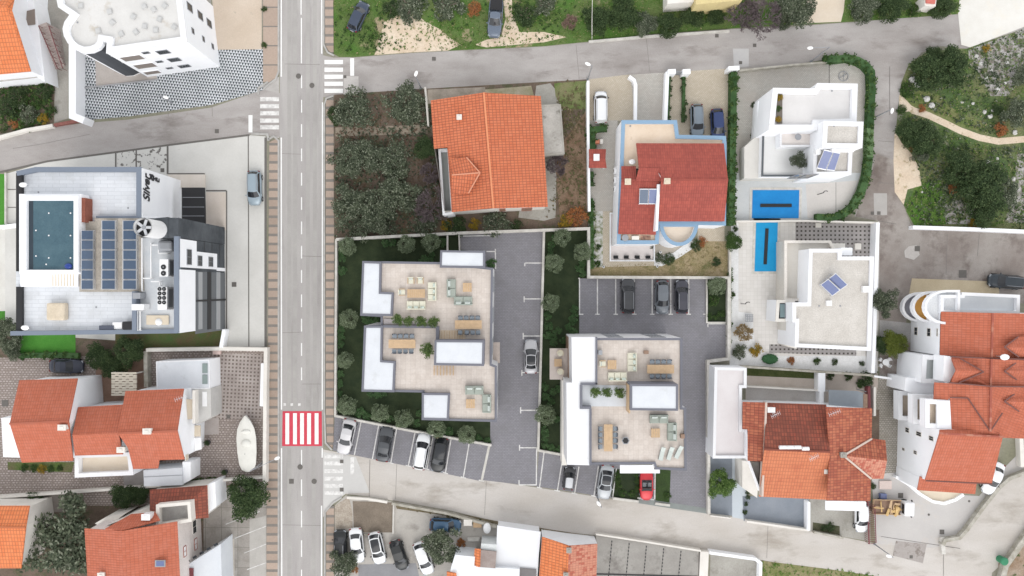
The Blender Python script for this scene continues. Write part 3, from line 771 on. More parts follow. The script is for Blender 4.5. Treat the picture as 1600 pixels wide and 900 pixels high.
def boxob(name, label, cat, x, y, z, d, mat, rz=0, bev=.03):
    p = W(x, y, z + d[2]); m = MB(); m.box((p.x, p.y, z + d[2] / 2), d, R(rz)); return tag(m.build(name, mat, bevel=bev), label, cat)
def lamp(bx, by, hx, hy, label, h=6.0, head=.75, ang=None):
    b = W(bx, by); H_ = W(hx, hy, h); t = thing('street_lamp', label, 'street lamp', b)
    m = MB(); m.cyl((b.x, b.y, 0), .09, h, 10, .05); m.build('pole', METAL, t)
    m = MB(); m.cyl((b.x, b.y, 0), .16, .12, 10); m.build('base', METAL, t)
    m = MB(); m.bar((b.x, b.y, h - .05), (H_.x, H_.y, h), .06, .06); m.build('arm', METAL, t)
    d = (H_ - Vector((b.x, b.y, h))); a = math.atan2(d.y, d.x) if ang is None else R(ang)
    m = MB(); mm_ = Matrix.Translation(H_) @ Matrix.Rotation(a, 4, 'Z'); m.ball((0, 0, 0), 1, 3, (head / 2, .2, .1)); bmesh.ops.transform(m.bm, matrix=mm_, verts=m.bm.verts[:]); m.build('lamp_head', LAMPW, t, smooth=True)
    return t
def solar(x0, y0, pts, z, label, n=2, tilt=.6, mat=None, name='solar_collector'):
    """collector on a raised frame; pts = four px corners in order, low edge first two"""
    q = [W(*p) for p in pts]; c = sum(q, Vector()) / 4; t = thing(name, label, 'solar panel', (c.x, c.y, z))
    nrm = (q[1] - q[0]).cross(q[3] - q[0]).normalized()
    if nrm.z < 0: nrm = -nrm
    def quadbox(u0, u1, v0, v1, th, up):
        P2 = [q[0].lerp(q[1], u).lerp(q[3].lerp(q[2], u), v) + nrm * up for u, v in ((u0, v0), (u1, v0), (u1, v1), (u0, v1))]
        m = MB(); a = [m.bm.verts.new(p) for p in P2]; b = [m.bm.verts.new(p - nrm * th) for p in P2]
        m.bm.faces.new(a); m.bm.faces.new(b[::-1])
        for i in range(4): j = (i + 1) % 4; m.bm.faces.new((a[i], b[i], b[j], a[j]))
        return m
    quadbox(0, 1, 0, 1, .06, 0).build('frame', ALU, t)
    g = .035
    for i in range(n): quadbox(i / n + g, (i + 1) / n - g, .05, .95, .02, .025).build('panel', mat or GLASSV, t)
    m = MB()
    for k in q: m.bar((k.x * .999, k.y * .999, z), (k.x * .999, k.y * .999, k.z - .05), .05)
    for k_, l_ in ((0, 1), (1, 2), (2, 3), (3, 0)): m.bar((q[k_].x * .999, q[k_].y * .999, z + .05), (q[l_].x * .999, q[l_].y * .999, z + .05), .05)
    m.build('stand', ALU, t)
    return t
def vent_box(x, y, z, label, s=(.5, .5, .3), mat=None, rz=0): return boxob('roof_vent', label, 'roof vent', x, y, z, s, mat or WPL, rz)
def manhole(x, y, sq=True, r=.35, mat=None, z=.03, label=None):
    m = MB(); p = W(x, y)
    if sq: m.box((p.x, p.y, z), (r * 2, r * 2, .02))
    else: m.cyl((p.x, p.y, z - .01), r, .02, 20)
    o = m.build('manhole_cover', mat or plain('cast_iron', (.13, .12, .11), .8, fine=.1)); return tag(o, label, 'manhole cover')
# ================= GROUND, ROADS, YARDS =================
m = MB(); m.f([(-500, -500, 0), (500, -500, 0), (500, 500, 0), (-500, 500, 0)])
tag(m.build('ground', mot('ground_gravel', (.30, .28, .24), (.20, .20, .13), s=.06, fine=.15, fs=3), recalc=False), kind='structure')
G = ground
G('road', [(437, -120), (505, -120), (505, 1020), (437, 1020)], ASPH, 3)
G('road', [(503, 86), (521, 90), (555, 90), (640, 83), (700, 80), (850, 73), (920, 66), (1010, 55), (1150, 45), (1230, 42), (1330, 35), (1500, 21), (1700, 10), (1700, 60), (1510, 76), (1470, 72), (1440, 82), (1415, 110), (1406, 150), (1400, 200), (1396, 250), (1397, 300), (1410, 322), (1422, 350), (1428, 358), (1700, 366), (1700, 470), (1420, 462), (1378, 500), (1372, 500), (1372, 345), (1335, 338), (1345, 310), (1357, 280), (1364, 240), (1366, 130), (1350, 95), (1325, 90), (1290, 93), (1240, 101), (1150, 108), (1040, 113), (1000, 118), (920, 124), (840, 134), (720, 140), (600, 143), (540, 150), (503, 152)], ASPH2, 2)
G('road', [(1337, 338), (1345, 312), (1358, 285), (1370, 240), (1396, 250), (1398, 300), (1412, 322), (1423, 350), (1428, 358), (1700, 366), (1700, 480), (1425, 464), (1412, 520), (1374, 520), (1374, 345)], ASPHB, 3)
G('road', [(439, 146), (412, 140), (330, 168), (200, 187), (133, 192), (80, 199), (-120, 240), (-120, 300), (0, 268), (75, 251), (180, 237), (262, 226), (390, 210), (439, 214)], ASPH2, 2)
G('road', [(503, 702), (556, 712), (700, 741), (840, 762), (1108, 803), (1200, 815), (1262, 828), (1370, 850), (1455, 856), (1500, 842), (1560, 762), (1600, 735), (1700, 700), (1700, 830), (1590, 860), (1550, 895), (1540, 1000), (1300, 1000), (1240, 884), (1190, 875), (1090, 858), (930, 836), (830, 827), (760, 811), (700, 797), (620, 783), (575, 776), (540, 772), (515, 790), (503, 812)], SROAD, 2)
G('road_patch', [(505, 706), (556, 714), (578, 770), (540, 771), (505, 800)], mot('zebra_concrete', (.50, .49, .475), (.55, .54, .52), s=.3, fine=.04), 3)
G('road_patch', [(537, 119), (560, 119), (561, 146), (537, 148)], CONC, 4)
G('road_patch', [(1145, 76), (1170, 76), (1170, 104), (1147, 106)], mot('pale_patch', (.46, .45, .45), (.50, .49, .48), s=.5, fine=.04), 4)
G('road_patch', [(1365, 302), (1386, 302), (1386, 336), (1366, 336)], mot('pale_patch2', (.38, .36, .34), (.42, .40, .38), s=.5, fine=.04), 5)
# west pavement, kerbs
PV_W = pav('pink_pavement_slabs', (.335, .25, .205), (.40, .31, .26), (.19, .165, .145), 2.6, 2.5, .055, 0, dirt=(.36, .27, .22), ds=.8, dlo=.5, dhi=.8, off=0, fine=.07)
def bandpav(name, per, duty, ox, c1=(.34, .265, .215), c2=(.42, .33, .27), band=(.21, .19, .17)):
    m_, t, b = newmat(name, .9); x, y, pos = xy(t)
    v = math_(t, 'DIVIDE', math_(t, 'ADD', y, ox), per); fv = math_(t, 'FRACT', v)
    cb = t.nodes.new('ShaderNodeCombineXYZ'); t.links.new(math_(t, 'FLOOR', v), cb.inputs[0]); wn = t.nodes.new('ShaderNodeTexWhiteNoise'); wn.noise_dimensions = '2D'; t.links.new(cb.outputs[0], wn.inputs['Vector'])
    c = mixc(t, wn.outputs[0], c1, c2); c = mixc(t, math_(t, 'GREATER_THAN', fv, duty), c, band)
    f = noise(t, 5, 3, .7, pos); vv = math_(t, 'ADD', math_(t, 'MULTIPLY', math_(t, 'SUBTRACT', f, .5), .35), 1)
    cc = t.nodes.new('ShaderNodeCombineColor'); [t.links.new(vv, cc.inputs[i]) for i in range(3)]
    t.links.new(mixc(t, 1.0, c, cc.outputs[0], 'MULTIPLY'), b.inputs['Base Color']); return m_
BAND = bandpav('banded_pavement', 1.18, .70, 0)
BANDW = bandpav('wide_banded_pavement', 2.5, .93, .9)
slab('pavement', [(411, -100), (434, -100), (434, 112), (430, 122), (421, 128), (411, 128)], BANDW)
slab('pavement', [(421, 222), (434, 216), (434, 1000), (416, 1000), (417, 700), (419, 500), (420, 300)], BAND)
slab('pavement', [(507, -100), (520, -100), (521, 60), (521, 83), (514, 80), (508, 70)], BAND)
slab('pavement', [(509, 157), (521, 152), (522, 400), (521, 690), (519, 700), (511, 692), (509, 640)], BAND)
slab('pavement', [(510, 800), (517, 792), (522, 790), (522, 1000), (509, 1000)], BAND)
KB = mot('kerb_stone', (.46, .45, .43), (.36, .35, .33), s=1.5, fine=.08)
def kerb(pts, wd=.22, h=.13):
    p = [W(x, y).to_2d() for x, y in pts]; L, Rr = ribbon(p, wd); m = MB()
    for i in range(len(p) - 1): m.prism([L[i], L[i + 1], Rr[i + 1], Rr[i]], 0, h)
    tag(m.build('kerb', KB), kind='structure')
kerb([(435.6, -100), (435.6, 112), (431, 124), (421, 131), (411, 141)])
kerb([(420, 218), (428, 213), (435.6, 220), (435.6, 1000)])
kerb([(506, -100), (506, 70), (512, 82), (522, 87)]); kerb([(521, 150), (510, 154), (507, 164), (507, 640), (509, 692), (519, 703)])
kerb([(534, 777), (520, 786), (508, 800), (507.5, 1000)])
kerb([(419, 128), (404, 138), (404, 148)]); kerb([(393, 209), (418, 210), (420, 220)], .3)
# west verge strip along hotel
G('pavement_edge', [(411, 130), (436, 120), (436, 216), (396, 208), (404, 150)], mot('crossing_ground', (.40, .38, .36), (.50, .48, .46), s=.4, fine=.08), 1)
# --- yards, west side ---
G('yard', [(325, -60), (409, -60), (409, 80), (340, 82)], mot('beige_yard', (.52, .43, .34), (.58, .49, .40), s=.3, fine=.08, c3=(.36, .32, .26), s3=.9, lo3=.62, hi3=.74), 4)
G('yard', [(90, -60), (330, -60), (330, 120), (90, 120)], COLDC, 1)
G('yard', [(121, 80), (412, 77), (411, 141), (330, 164), (200, 182), (132, 188), (121, 180)], TRIPAV, 5)
G('yard', [(149, 92), (240, 108), (246, 123), (150, 136)], mot('bare_concrete_patch', (.47, .43, .40), (.40, .36, .33), s=.5, fine=.08), 6)
G('yard', [(-60, -60), (110, -60), (106, 185), (85, 192), (85, 120), (-60, 140)], COLDC, 1)
G('garden_bed', [(-60, 128), (86, 124), (84, 192), (-60, 222)], SOIL, 2)
G('yard', [(8, 272), (75, 252), (180, 238), (262, 227), (390, 211), (415, 213), (415, 543), (340, 543), (8, 520)], HOTELY, 4)
G('flower_bed', [(183, 237), (262, 226), (262, 272), (183, 272)], mot('scribbled_slab', (.60, .59, .56), (.15, .14, .13), s=1.6, lo=.55, hi=.6, fine=.05), 6)
lines('paving_joint', [(388, 212, 389, 543, .14), (262, 226, 262, 272, .25), (213, 233, 213, 265, .2), (181, 239, 181, 270, .2), (262, 272, 320, 272, .25), (354, 298, 354, 520, .2), (322, 298, 354, 298, .2), (8, 296, 25, 296), (8, 324, 25, 324), (12, 350, 25, 350), (0, 269, 75, 252, .25), (75, 252, 180, 238, .25), (180, 238, 262, 227, .25), (262, 227, 390, 211, .25), (415, 215, 415, 543, .3), (340, 543, 415, 543, .25)], mot('dark_joint', (.15, .14, .13), fine=.1), 7)
G('canopy_floor', [(322, 300), (353, 300), (353, 360), (322, 352)], mot('beige_patch', (.60, .53, .46), (.64, .57, .51), s=.5, fine=.05), 7)
G('lawn', [(-60, 270), (8, 272), (8, 360), (-60, 360)], TURF, 3)
G('yard', [(-60, 355), (30, 350), (30, 500), (-60, 500)], mot('cream_yard', (.66, .65, .61), (.60, .58, .54), s=.5, fine=.05), 3)
G('lawn', [(-60, 486), (8, 486), (8, 500), (-60, 500)], TURF, 4)
G('garden_bed', [(-60, 498), (345, 498), (345, 548), (228, 550), (226, 610), (130, 640), (130, 560), (-60, 562)], SOIL, 2)
G('lawn', [(30, 518), (118, 518), (118, 552), (30, 552)], TURF, 5)
G('lawn', [(180, 515), (348, 512), (348, 543), (228, 545), (180, 545)], TURF2, 5)
G('yard', [(-60, 560), (160, 556), (160, 600), (240, 640), (240, 790), (-60, 790)], BROWNPAV, 3)
G('yard', [(228, 546), (413, 546), (413, 752), (228, 770)], BROWNPAV, 4)
G('yard', [(330, 553), (410, 553), (410, 655), (333, 655)], DOTPAV, 5)
G('yard', [(318, 653), (342, 653), (342, 678), (318, 680)], mot('concrete_pad', (.36, .32, .30), (.40, .36, .34), s=1, fine=.05), 6)
G('yard', [(150, 560), (230, 560), (230, 625), (150, 640)], mot('brown_earth', (.30, .20, .15), (.24, .15, .11), s=.7, fine=.1), 4)
G('yard', [(192, 740), (226, 735), (226, 762), (194, 764)], mot('grey_path', (.27, .25, .24), (.31, .29, .28), s=1, fine=.05), 6)
G('garden_bed', [(12, 722), (116, 722), (112, 738), (12, 734)], mot('weeds', (.08, .14, .03), (.13, .12, .06), s=.7, fine=.3), 6)
G('garden_bed', [(-60, 770), (60, 768), (232, 752), (420, 744), (420, 1000), (-60, 1000)], SOIL, 2)
G('yard', [(318, 768), (417, 752), (417, 1000), (318, 1000)], pav('old_slab_yard', (.30, .275, .25), (.37, .345, .315), (.16, .15, .13), 2.1, 2.6, .012, 0, dirt=(.22, .20, .175), ds=.6, off=0, fine=.1), 4)
G('yard', [(345, 845), (366, 842), (368, 1000), (345, 1000)], mot('pale_strip', (.50, .46, .41), (.44, .40, .35), s=.6, fine=.07), 5)
G('yard', [(390, 812), (416, 806), (416, 1000), (390, 1000)], mot('pale_strip2', (.46, .44, .41), (.40, .38, .35), s=.6, fine=.07), 5)
lines('parking_line', [(353, 819, 406, 799), (367, 841, 416, 822), (382, 864, 416, 850), (386, 890, 416, 879)], MARKW, 8, .1)
G('yard', [(60, 772), (110, 768), (110, 800), (60, 800)], mot('dull_path', (.24, .21, .19), (.29, .26, .235), s=.6, fine=.1), 3)
# --- olive garden and the orange house plot ---
G('garden_soil', [(522, 148), (640, 140), (917, 124), (919, 356), (523, 373)], SOIL, 3)
G('garden_path', [(524, 199), (668, 195), (668, 209), (524, 213)], mot('stone_path', (.33, .28, .22), (.26, .22, .17), s=.6, fine=.15), 5)
G('yard', [(756, 140), (830, 134), (840, 170), (756, 170)], mot('mossy_front', (.24, .23, .13), (.42, .37, .29), s=.5, fine=.15), 4)
G('yard', [(668, 140), (758, 136), (758, 160), (668, 162)], mot('front_slab', (.38, .33, .28), (.25, .22, .18), s=.7, fine=.12), 5)
G('yard', [(838, 134), (860, 130), (868, 140), (880, 165), (870, 240), (868, 340), (850, 345), (810, 340)], COLDC, 5)
G('grass_verge', [(866, 130), (917, 126), (917, 170), (880, 172), (868, 150)], mot('moss_verge', (.12, .17, .05), (.20, .19, .10), s=.5, fine=.25), 6)
G('garden_soil', [(866, 240), (918, 170), (918, 355), (876, 356)], mot('brown_leaf_litter', (.17, .11, .07), (.24, .17, .12), s=.6, fine=.3), 6)
# --- north wild lot ---
G('grass', [(521, -80), (1500, -80), (1500, 22), (1330, 34), (1150, 44), (1010, 54), (920, 65), (850, 72), (640, 82), (555, 89), (530, 89), (521, 84)], GRASS, 4)
G('sandy_ground', [(600, 35), (622, 22), (650, 22), (665, 34), (688, 46), (704, 60), (720, 70), (700, 79), (640, 82), (585, 86), (592, 62)], SAND, 6)
G('sandy_ground', [(784, -20), (800, -20), (800, 20), (812, 50), (850, 50), (885, 58), (850, 66), (760, 74), (742, 70), (760, 62), (782, 58), (790, 30)], SAND, 6)
G('yard', [(1268, -60), (1326, -60), (1318, 18), (1314, 34), (1262, 36), (1256, 30)], mot('beige_drive', (.62, .53, .42), (.66, .58, .48), s=.4, fine=.05), 6)
G('yard', [(1497, 22), (1506, -60), (1700, -60), (1700, 20), (1600, 42), (1516, 74), (1502, 70)], WSAND, 7)
# --- east scrub ---
G('scrub', [(1408, 130), (1420, 100), (1450, 80), (1510, 76), (1700, 10), (1700, 366), (1430, 356), (1412, 320), (1398, 300), (1397, 240), (1402, 180)], SCRUB, 4)
G('rocky_ground', [(1513, 78), (1600, 45), (1640, 60), (1600, 120), (1575, 150), (1548, 150), (1530, 115), (1515, 100)], ROCKY, 5)
G('rocky_ground', [(1590, 240), (1640, 240), (1640, 350), (1570, 348), (1580, 310)], ROCKY, 5)
G('rocky_ground', [(1476, 318), (1500, 312), (1530, 330), (1520, 350), (1478, 350)], ROCKY, 5)
G('grass', [(1410, 150), (1440, 140), (1470, 150), (1500, 180), (1540, 190), (1530, 205), (1480, 192), (1440, 170), (1412, 165)], mot('pale_green_grass', (.12, .17, .05), (.20, .20, .09), s=.5, fine=.35), 5)
G('grass', [(1430, 290), (1470, 280), (1478, 350), (1430, 355), (1416, 330)], mot('bright_green_grass', (.07, .17, .025), (.11, .17, .04), s=.5, fine=.35), 6)
G('path', [(1405, 148), (1412, 152), (1424, 165), (1440, 174), (1432, 180), (1420, 174), (1405, 176)], SAND, 7)
m = strip('path', [(1425, 172), (1450, 180), (1480, 194), (1500, 204), (1530, 215), (1560, 221), (1640, 214)], .85, SAND, 7); tag(m.build('path', SAND), kind='structure')
G('sandy_ground', [(1398, 205), (1410, 225), (1424, 240), (1436, 262), (1440, 290), (1418, 296), (1412, 320), (1398, 300), (1396, 250)], SAND, 6)
# --- new development, left plot ---
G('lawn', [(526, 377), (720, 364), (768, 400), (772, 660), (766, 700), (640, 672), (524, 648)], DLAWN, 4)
G('driveway', [(718, 366), (850, 361), (845, 560), (838, 760), (752, 750), (766, 694), (766, 660), (764, 560), (758, 395), (720, 390)], LANE, 5)
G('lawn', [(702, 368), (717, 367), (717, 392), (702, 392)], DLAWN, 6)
G('parking_bays', [(523, 650), (640, 672), (766, 694), (752, 752), (700, 741), (556, 712), (520, 704)], LANE, 6)
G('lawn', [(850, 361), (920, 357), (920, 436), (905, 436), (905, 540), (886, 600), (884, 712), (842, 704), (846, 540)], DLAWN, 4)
G('parking_bays', [(842, 705), (884, 711), (1024, 732), (1024, 788), (955, 778), (885, 767), (838, 760)], LANE, 6)
G('driveway', [(905, 435), (1136, 435), (1138, 562), (1106, 568), (1108, 803), (1046, 791), (1046, 700), (905, 700)], LANE, 5)
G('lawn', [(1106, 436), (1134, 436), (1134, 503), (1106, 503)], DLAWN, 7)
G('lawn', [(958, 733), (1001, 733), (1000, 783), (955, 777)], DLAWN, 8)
G('lawn', [(1024, 733), (1048, 735), (1046, 788), (1024, 785)], mot('green_lawn_patch', (.04, .07, .02), (.03, .05, .018), s=1, fine=.3), 8)
G('road_patch', [(998, 779), (1025, 782), (1110, 795), (1108, 803), (1046, 794), (996, 786)], mot('green_grey_ramp', (.22, .24, .23), (.25, .27, .26), s=1, fine=.04), 9)
WL_ = MARKW
lines('parking_line', [(537, 654.8, 527, 707), (564.5, 657.5, 553.7, 711), (592, 663, 582, 717), (620, 668.5, 610.7, 723.6), (648.8, 674, 638, 728), (677, 679.5, 667, 733), (705, 685, 696, 739), (733, 693, 724, 746),
    (606, 722.5, 615, 724.5), (634, 727, 643, 729), (663, 732, 671, 734), (692, 738, 700, 740), (720, 745, 728, 747), (748, 750, 756, 752)], MARKW, 9, .14)
lines('parking_line', [(765, 694, 752.6, 751, .3)], STONE, 9)
lines('parking_line', [(820, 411, 847, 411), (820, 411, 820, 416), (819, 467, 846, 467), (819, 463, 819, 472), (817.5, 525, 845, 525), (817.5, 520, 817.5, 530), (815.4, 582, 843, 582), (815.4, 578, 815.4, 587), (813.5, 641, 841, 641), (813.5, 636, 813.5, 646), (811.8, 699.5, 838.5, 699.5), (811.8, 695, 811.8, 704), (838.5, 699, 838, 757.5), (838.5, 757.5, 811, 757.5), (811, 757.5, 811, 750), (718, 369, 773, 368), (773, 368, 773, 372), (760, 393, 774, 393), (774, 393, 774, 389), (774, 393, 774.6, 420)], MARKW, 9, .14)
lines('parking_line', [(905.5, 436, 905.5, 491), (933.4, 436, 933.4, 491), (962, 436, 962, 491), (991, 436, 991, 491), (1019, 436, 1019, 491), (1048, 436, 1048, 491), (1076, 436, 1076, 491), (1104.5, 436, 1104.5, 491)]
      + [(x - 3.5, 491, x + 3.5, 491) for x in (908, 933.4, 962, 991, 1019, 1048, 1076, 1102)] + [(1106, 506, 1133, 506), (1106, 506, 1106, 511)], MARKW, 9, .14)
lines('parking_line', [(850, 707, 843, 762), (880, 711, 871, 766), (904.6, 729, 898, 770), (935, 728, 928, 774.6), (963, 732, 957, 779), (839, 761, 847, 763), (866, 766, 875, 767.5), (893, 770, 902, 772), (924, 774, 932, 776), (1023.6, 738, 1023, 780), (996, 778, 1022, 781)], MARKW, 9, .14)
# --- blue house plot ---
G('yard', [(919, 124), (986, 116), (992, 130), (992, 188), (919, 190)], TANPAV, 4)
G('yard', [(984, 117), (1042, 113), (1038, 190), (994, 190)], GREYPAV, 4)
G('yard', [(1042, 113), (1140, 107), (1140, 215), (1040, 215)], TANPAV, 4)
G('yard', [(919, 188), (965, 188), (965, 200), (960, 400), (919, 400)], GREYPAV, 4)
G('yard', [(940, 330), (1030, 330), (1030, 422), (940, 420)], TANPAV, 5)
G('garden_bed', [(919, 330), (942, 330), (942, 424), (919, 424)], mot('white_rock_bed', (.55, .54, .52), (.20, .22, .12), s=1.6, lo=.45, hi=.6, fine=.2), 6)
G('dry_lawn', [(921, 418), (1023, 415), (1050, 405), (1090, 385), (1095, 377), (1140, 377), (1140, 432), (921, 432)], DRYG, 6)
G('yard', [(1090, 350), (1132, 350), (1132, 377), (1090, 377)], TANPAV, 5)
G('pebble_bed', [(1022, 402), (1052, 395), (1078, 376), (1092, 377), (1092, 382), (1062, 402), (1034, 416), (1022, 415)], PEBBLE, 7)
G('yard', [(1023, 385), (1080, 365), (1078, 376), (1052, 394), (1024, 401)], mot('grey_brown_pad', (.44, .40, .34), (.40, .36, .31), s=.6, fine=.06), 7)
# --- villas plots ---
G('yard', [(1140, 108), (1240, 102), (1290, 96), (1352, 100), (1360, 130), (1358, 260), (1344, 305), (1322, 330), (1270, 343), (1140, 345)], GREYPAV, 4)
G('yard', [(1150, 270), (1345, 270), (1322, 332), (1276, 343), (1148, 345)], LBLUEPAV, 5)
G('yard', [(1259, 288), (1340, 282), (1322, 330), (1274, 341), (1262, 341)], mot('warm_paving', (.56, .53, .50), (.60, .57, .54), s=.5, fine=.05), 6)
lines('paving_joint', [(1306, 285, 1306, 332, .06), (1295.5, 98, 1295.5, 130, .1)], mot('dark_joint', (.15, .14, .13)), 7)
G('yard', [(1142, 345), (1374, 347), (1372, 580), (1142, 580)], PALEPAV, 4)
G('yard', [(1243, 347), (1370, 349), (1366, 402), (1300, 402), (1243, 376)], GRIDPAV, 5)
G('pebble_bed', [(1143, 345), (1154, 345), (1154, 487), (1175, 490), (1180, 540), (1203, 556), (1370, 556), (1370, 584), (1140, 572), (1140, 400)], PEBBLE, 5)
G('yard', [(1202, 538), (1338, 540), (1338, 556), (1202, 551)], GRIDPAV, 6)
G('garden_bed', [(1353, 548), (1362, 548), (1362, 582), (1353, 582)], SOIL, 6)
# --- terracotta house plot (south east) ---
G('yard', [(1165, 580), (1372, 583), (1372, 660), (1165, 660)], mot('beige_backyard', (.52, .46, .41), (.46, .40, .35), s=.5, fine=.06), 5)
G('lawn', [(1167, 575), (1277, 580), (1277, 592), (1167, 587)], mot('dark_grass_strip', (.05, .07, .02), (.09, .10, .04), s=.6, fine=.3), 6)
G('yard', [(1166, 606), (1290, 611), (1290, 632), (1166, 630)], CONC, 6)
G('yard', [(1110, 712), (1144, 714), (1144, 806), (1110, 802)], BGREY, 4)
G('path', [(1144, 714), (1170, 714), (1165, 812), (1144, 808)], LGREY, 4)
G('yard', [(1160, 775), (1264, 778), (1265, 828), (1162, 814)], BGREY, 4)
G('yard', [(1265, 780), (1360, 780), (1360, 846), (1265, 830)], COLDC, 4)
G('garden_bed', [(1270, 816), (1312, 822), (1312, 838), (1270, 832)], mot('moss_corner', (.05, .06, .03), (.12, .11, .07), s=.8, fine=.3), 6)
G('lane', [(1374, 585), (1408, 590), (1402, 742), (1386, 748), (1370, 745), (1366, 640)], pav('lane_cobbles', (.33, .305, .27), (.40, .375, .335), (.20, .18, .15), .35, .25, .14, 0, dirt=(.22, .20, .165), ds=.7, fine=.14), 5)
G('garden_bed', [(1362, 640), (1374, 640), (1374, 700), (1362, 700)], SOIL, 6)
G('yard', [(1374, 500), (1424, 505), (1424, 535), (1374, 535)], mot('grey_gravel', (.36, .35, .34), (.44, .42, .41), s=.5, fine=.2, fs=8), 5)
G('yard', [(1374, 535), (1440, 535), (1436, 590), (1374, 590)], mot('cluttered_yard', (.22, .18, .16), (.36, .32, .29), s=.8, fine=.2), 4)
G('yard', [(1362, 742), (1402, 738), (1440, 770), (1530, 775), (1560, 740), (1600, 700), (1700, 690), (1600, 735), (1560, 762), (1500, 842), (1480, 852), (1455, 856), (1368, 850)], mot('east_concrete_yard', (.47, .45, .435), (.52, .50, .48), s=.2, fine=.04, c3=(.55, .49, .42), s3=.25, lo3=.55, hi3=.75), 6)
G('road_patch', [(1400, 845), (1448, 850), (1442, 880), (1395, 868)], mot('dark_patch', (.33, .30, .28), (.40, .37, .35), s=.6, fine=.06, c3=(.22, .19, .17), s3=.6, lo3=.5, hi3=.6), 8)
G('yard', [(1425, 435), (1560, 440), (1562, 464), (1420, 462)], mot('sand_bed', (.46, .38, .26), (.52, .44, .31), s=.4, fine=.08), 6)
G('road_patch', [(1420, 385), (1432, 383), (1437, 398), (1428, 406), (1414, 402), (1413, 392)], CONC, 8)
G('grass_verge', [(1190, 876), (1300, 890), (1400, 905), (1400, 1000), (1190, 1000)], mot('verge_grass', (.14, .17, .05), (.26, .23, .13), s=.6, fine=.3), 5)
G('yard', [(1700, 1000), (1560, 1000), (1560, 880), (1600, 838), (1700, 760)], mot('rusty_bank', (.25, .17, .11), (.36, .29, .23), s=.6, fine=.25, c3=(.08, .10, .04), s3=.7, lo3=.55, hi3=.6), 7)
# --- south car park ---
G('yard', [(523, 790), (540, 774), (620, 785), (700, 798), (760, 812), (778, 822), (778, 1000), (523, 1000)], mot('car_park_concrete', (.42, .395, .36), (.48, .455, .42), s=.2, fine=.08, c3=(.28, .26, .235), s3=.35, lo3=.52, hi3=.7), 4)
G('garden_soil', [(551, 783), (615, 785), (615, 832), (553, 832)], mot('brown_plot', (.23, .19, .15), (.17, .14, .11), s=.6, fine=.2), 6)
G('gravel', [(523, 790), (545, 776), (551, 800), (551, 826), (524, 826)], mot('brown_gravel', (.32, .27, .22), (.42, .37, .31), s=1.5, fine=.25), 5)
G('yard', [(560, 882), (650, 880), (680, 1000), (560, 1000)], mot('grey_floor', (.24, .24, .25), (.28, .28, .29), s=.6, fine=.05), 6)
G('grass_verge', [(615, 782), (640, 787), (780, 815), (930, 838), (930, 842), (780, 824), (700, 806), (620, 795)], mot('mossy_verge', (.12, .10, .06), (.24, .20, .14), s=.7, fine=.3), 7)
# --- road markings ---
lines('road_line', [(439.5, -100, 439.5, 120), (439.5, 215, 440, 640), (440, 700, 440.5, 1000), (502.8, -100, 502.8, 84), (504, 160, 503.6, 640), (503.6, 700, 503.4, 715), (502.6, 790, 502.4, 1000)], MARK, 6, .16)
lines('road_line', [(470.5 + .5 * (y > 300), y, 470.5 + .5 * (y > 300), min(y + 33, 99)) for y in (-60, -10)] + [(471, 28, 471, 99)] + [(471.3, y, 471.3, y + 20) for y in range(118, 610, 38)] + [(471.3, y, 471.3, y + 26) for y in (703, 749, 798, 844, 890)], MARK, 6, .13)
for nm, x0, x1, ys, w_, mt in (('zebra_crossing', 507, 536, (97, 109, 120, 131, 142), .55, MARK), ('zebra_crossing', 406.6, 436, (155, 166, 177, 188.5, 199), .55, MARKW), ('zebra_crossing', 507, 536, (713, 724, 736, 747.6, 759, 770), .52, MARKW)):
    lines(nm, [(x0, y, x1, y) for y in ys], mt, 7, w_)
lines('stop_line', [(550.3, 91, 550.3, 118.5), (391.5, 180, 391.5, 207)], MARK, 7, .52)
lines('stop_line', [(550.5, 714, 550.5, 741)], MARKW, 7, .5)
G('red_crossing_panel', [(441.5, 642.5), (502.8, 642.5), (503.2, 697), (440.8, 697)], REDP, 7)
lines('white_crossing_bars', [(x, 645.5, x + (x - 471) * .0, 694) for x in (449, 461, 472, 483, 494.8)], MARK, 9, .5)
lines('road_dots', [(x, 632, x + 4, 632) for x in (443, 454, 466)], MARKW, 8, .35)
# worn wheel tracks and joints
lines('tyre_track', [(452, -60, 452, 640), (461, -60, 461, 640), (481, -60, 481, 640), (492, -60, 492, 640), (452, 700, 452, 960), (490, 700, 490, 960)], mot('tyre_track', (.335, .32, .305), (.40, .385, .365), s=.25, fine=.05), 4, .5)
lines('tar_crack', [(262, 150, 263, 182, .05), (331, 155, 332, 182, .05), (388, 140, 389, 152, .05), (20, 232, 60, 226, .05), (60, 226, 140, 210, .04), (900, 70, 905, 124, .04), (1010, 60, 1015, 112, .04), (1372, 220, 1395, 222, .05), (1372, 285, 1396, 287, .05), (1480, 366, 1478, 430, .05), (1530, 366, 1527, 400, .06), (620, 724, 618, 780, .04), (760, 752, 757, 805, .04), (1200, 817, 1198, 872, .04), (440, 240, 470, 241, .04), (472, 400, 503, 401, .05), (440, 520, 470, 519, .04), (472, 600, 502, 600, .04), (440, 820, 502, 821, .04), (445, 100, 500, 101, .04)], mot('crack_filler', (.19, .175, .165)), 5)
lines('road_joint', [(578, 718, 577, 776, .05), (843, 640, 843, 641, .05), (1376, 838, 1500, 857, .06), (1474, 852, 1474, 900, .05), (1390, 104, 1390, 180, .05), (1372, 345, 1400, 350, .05)], mot('dark_joint', (.15, .14, .13)), 9)
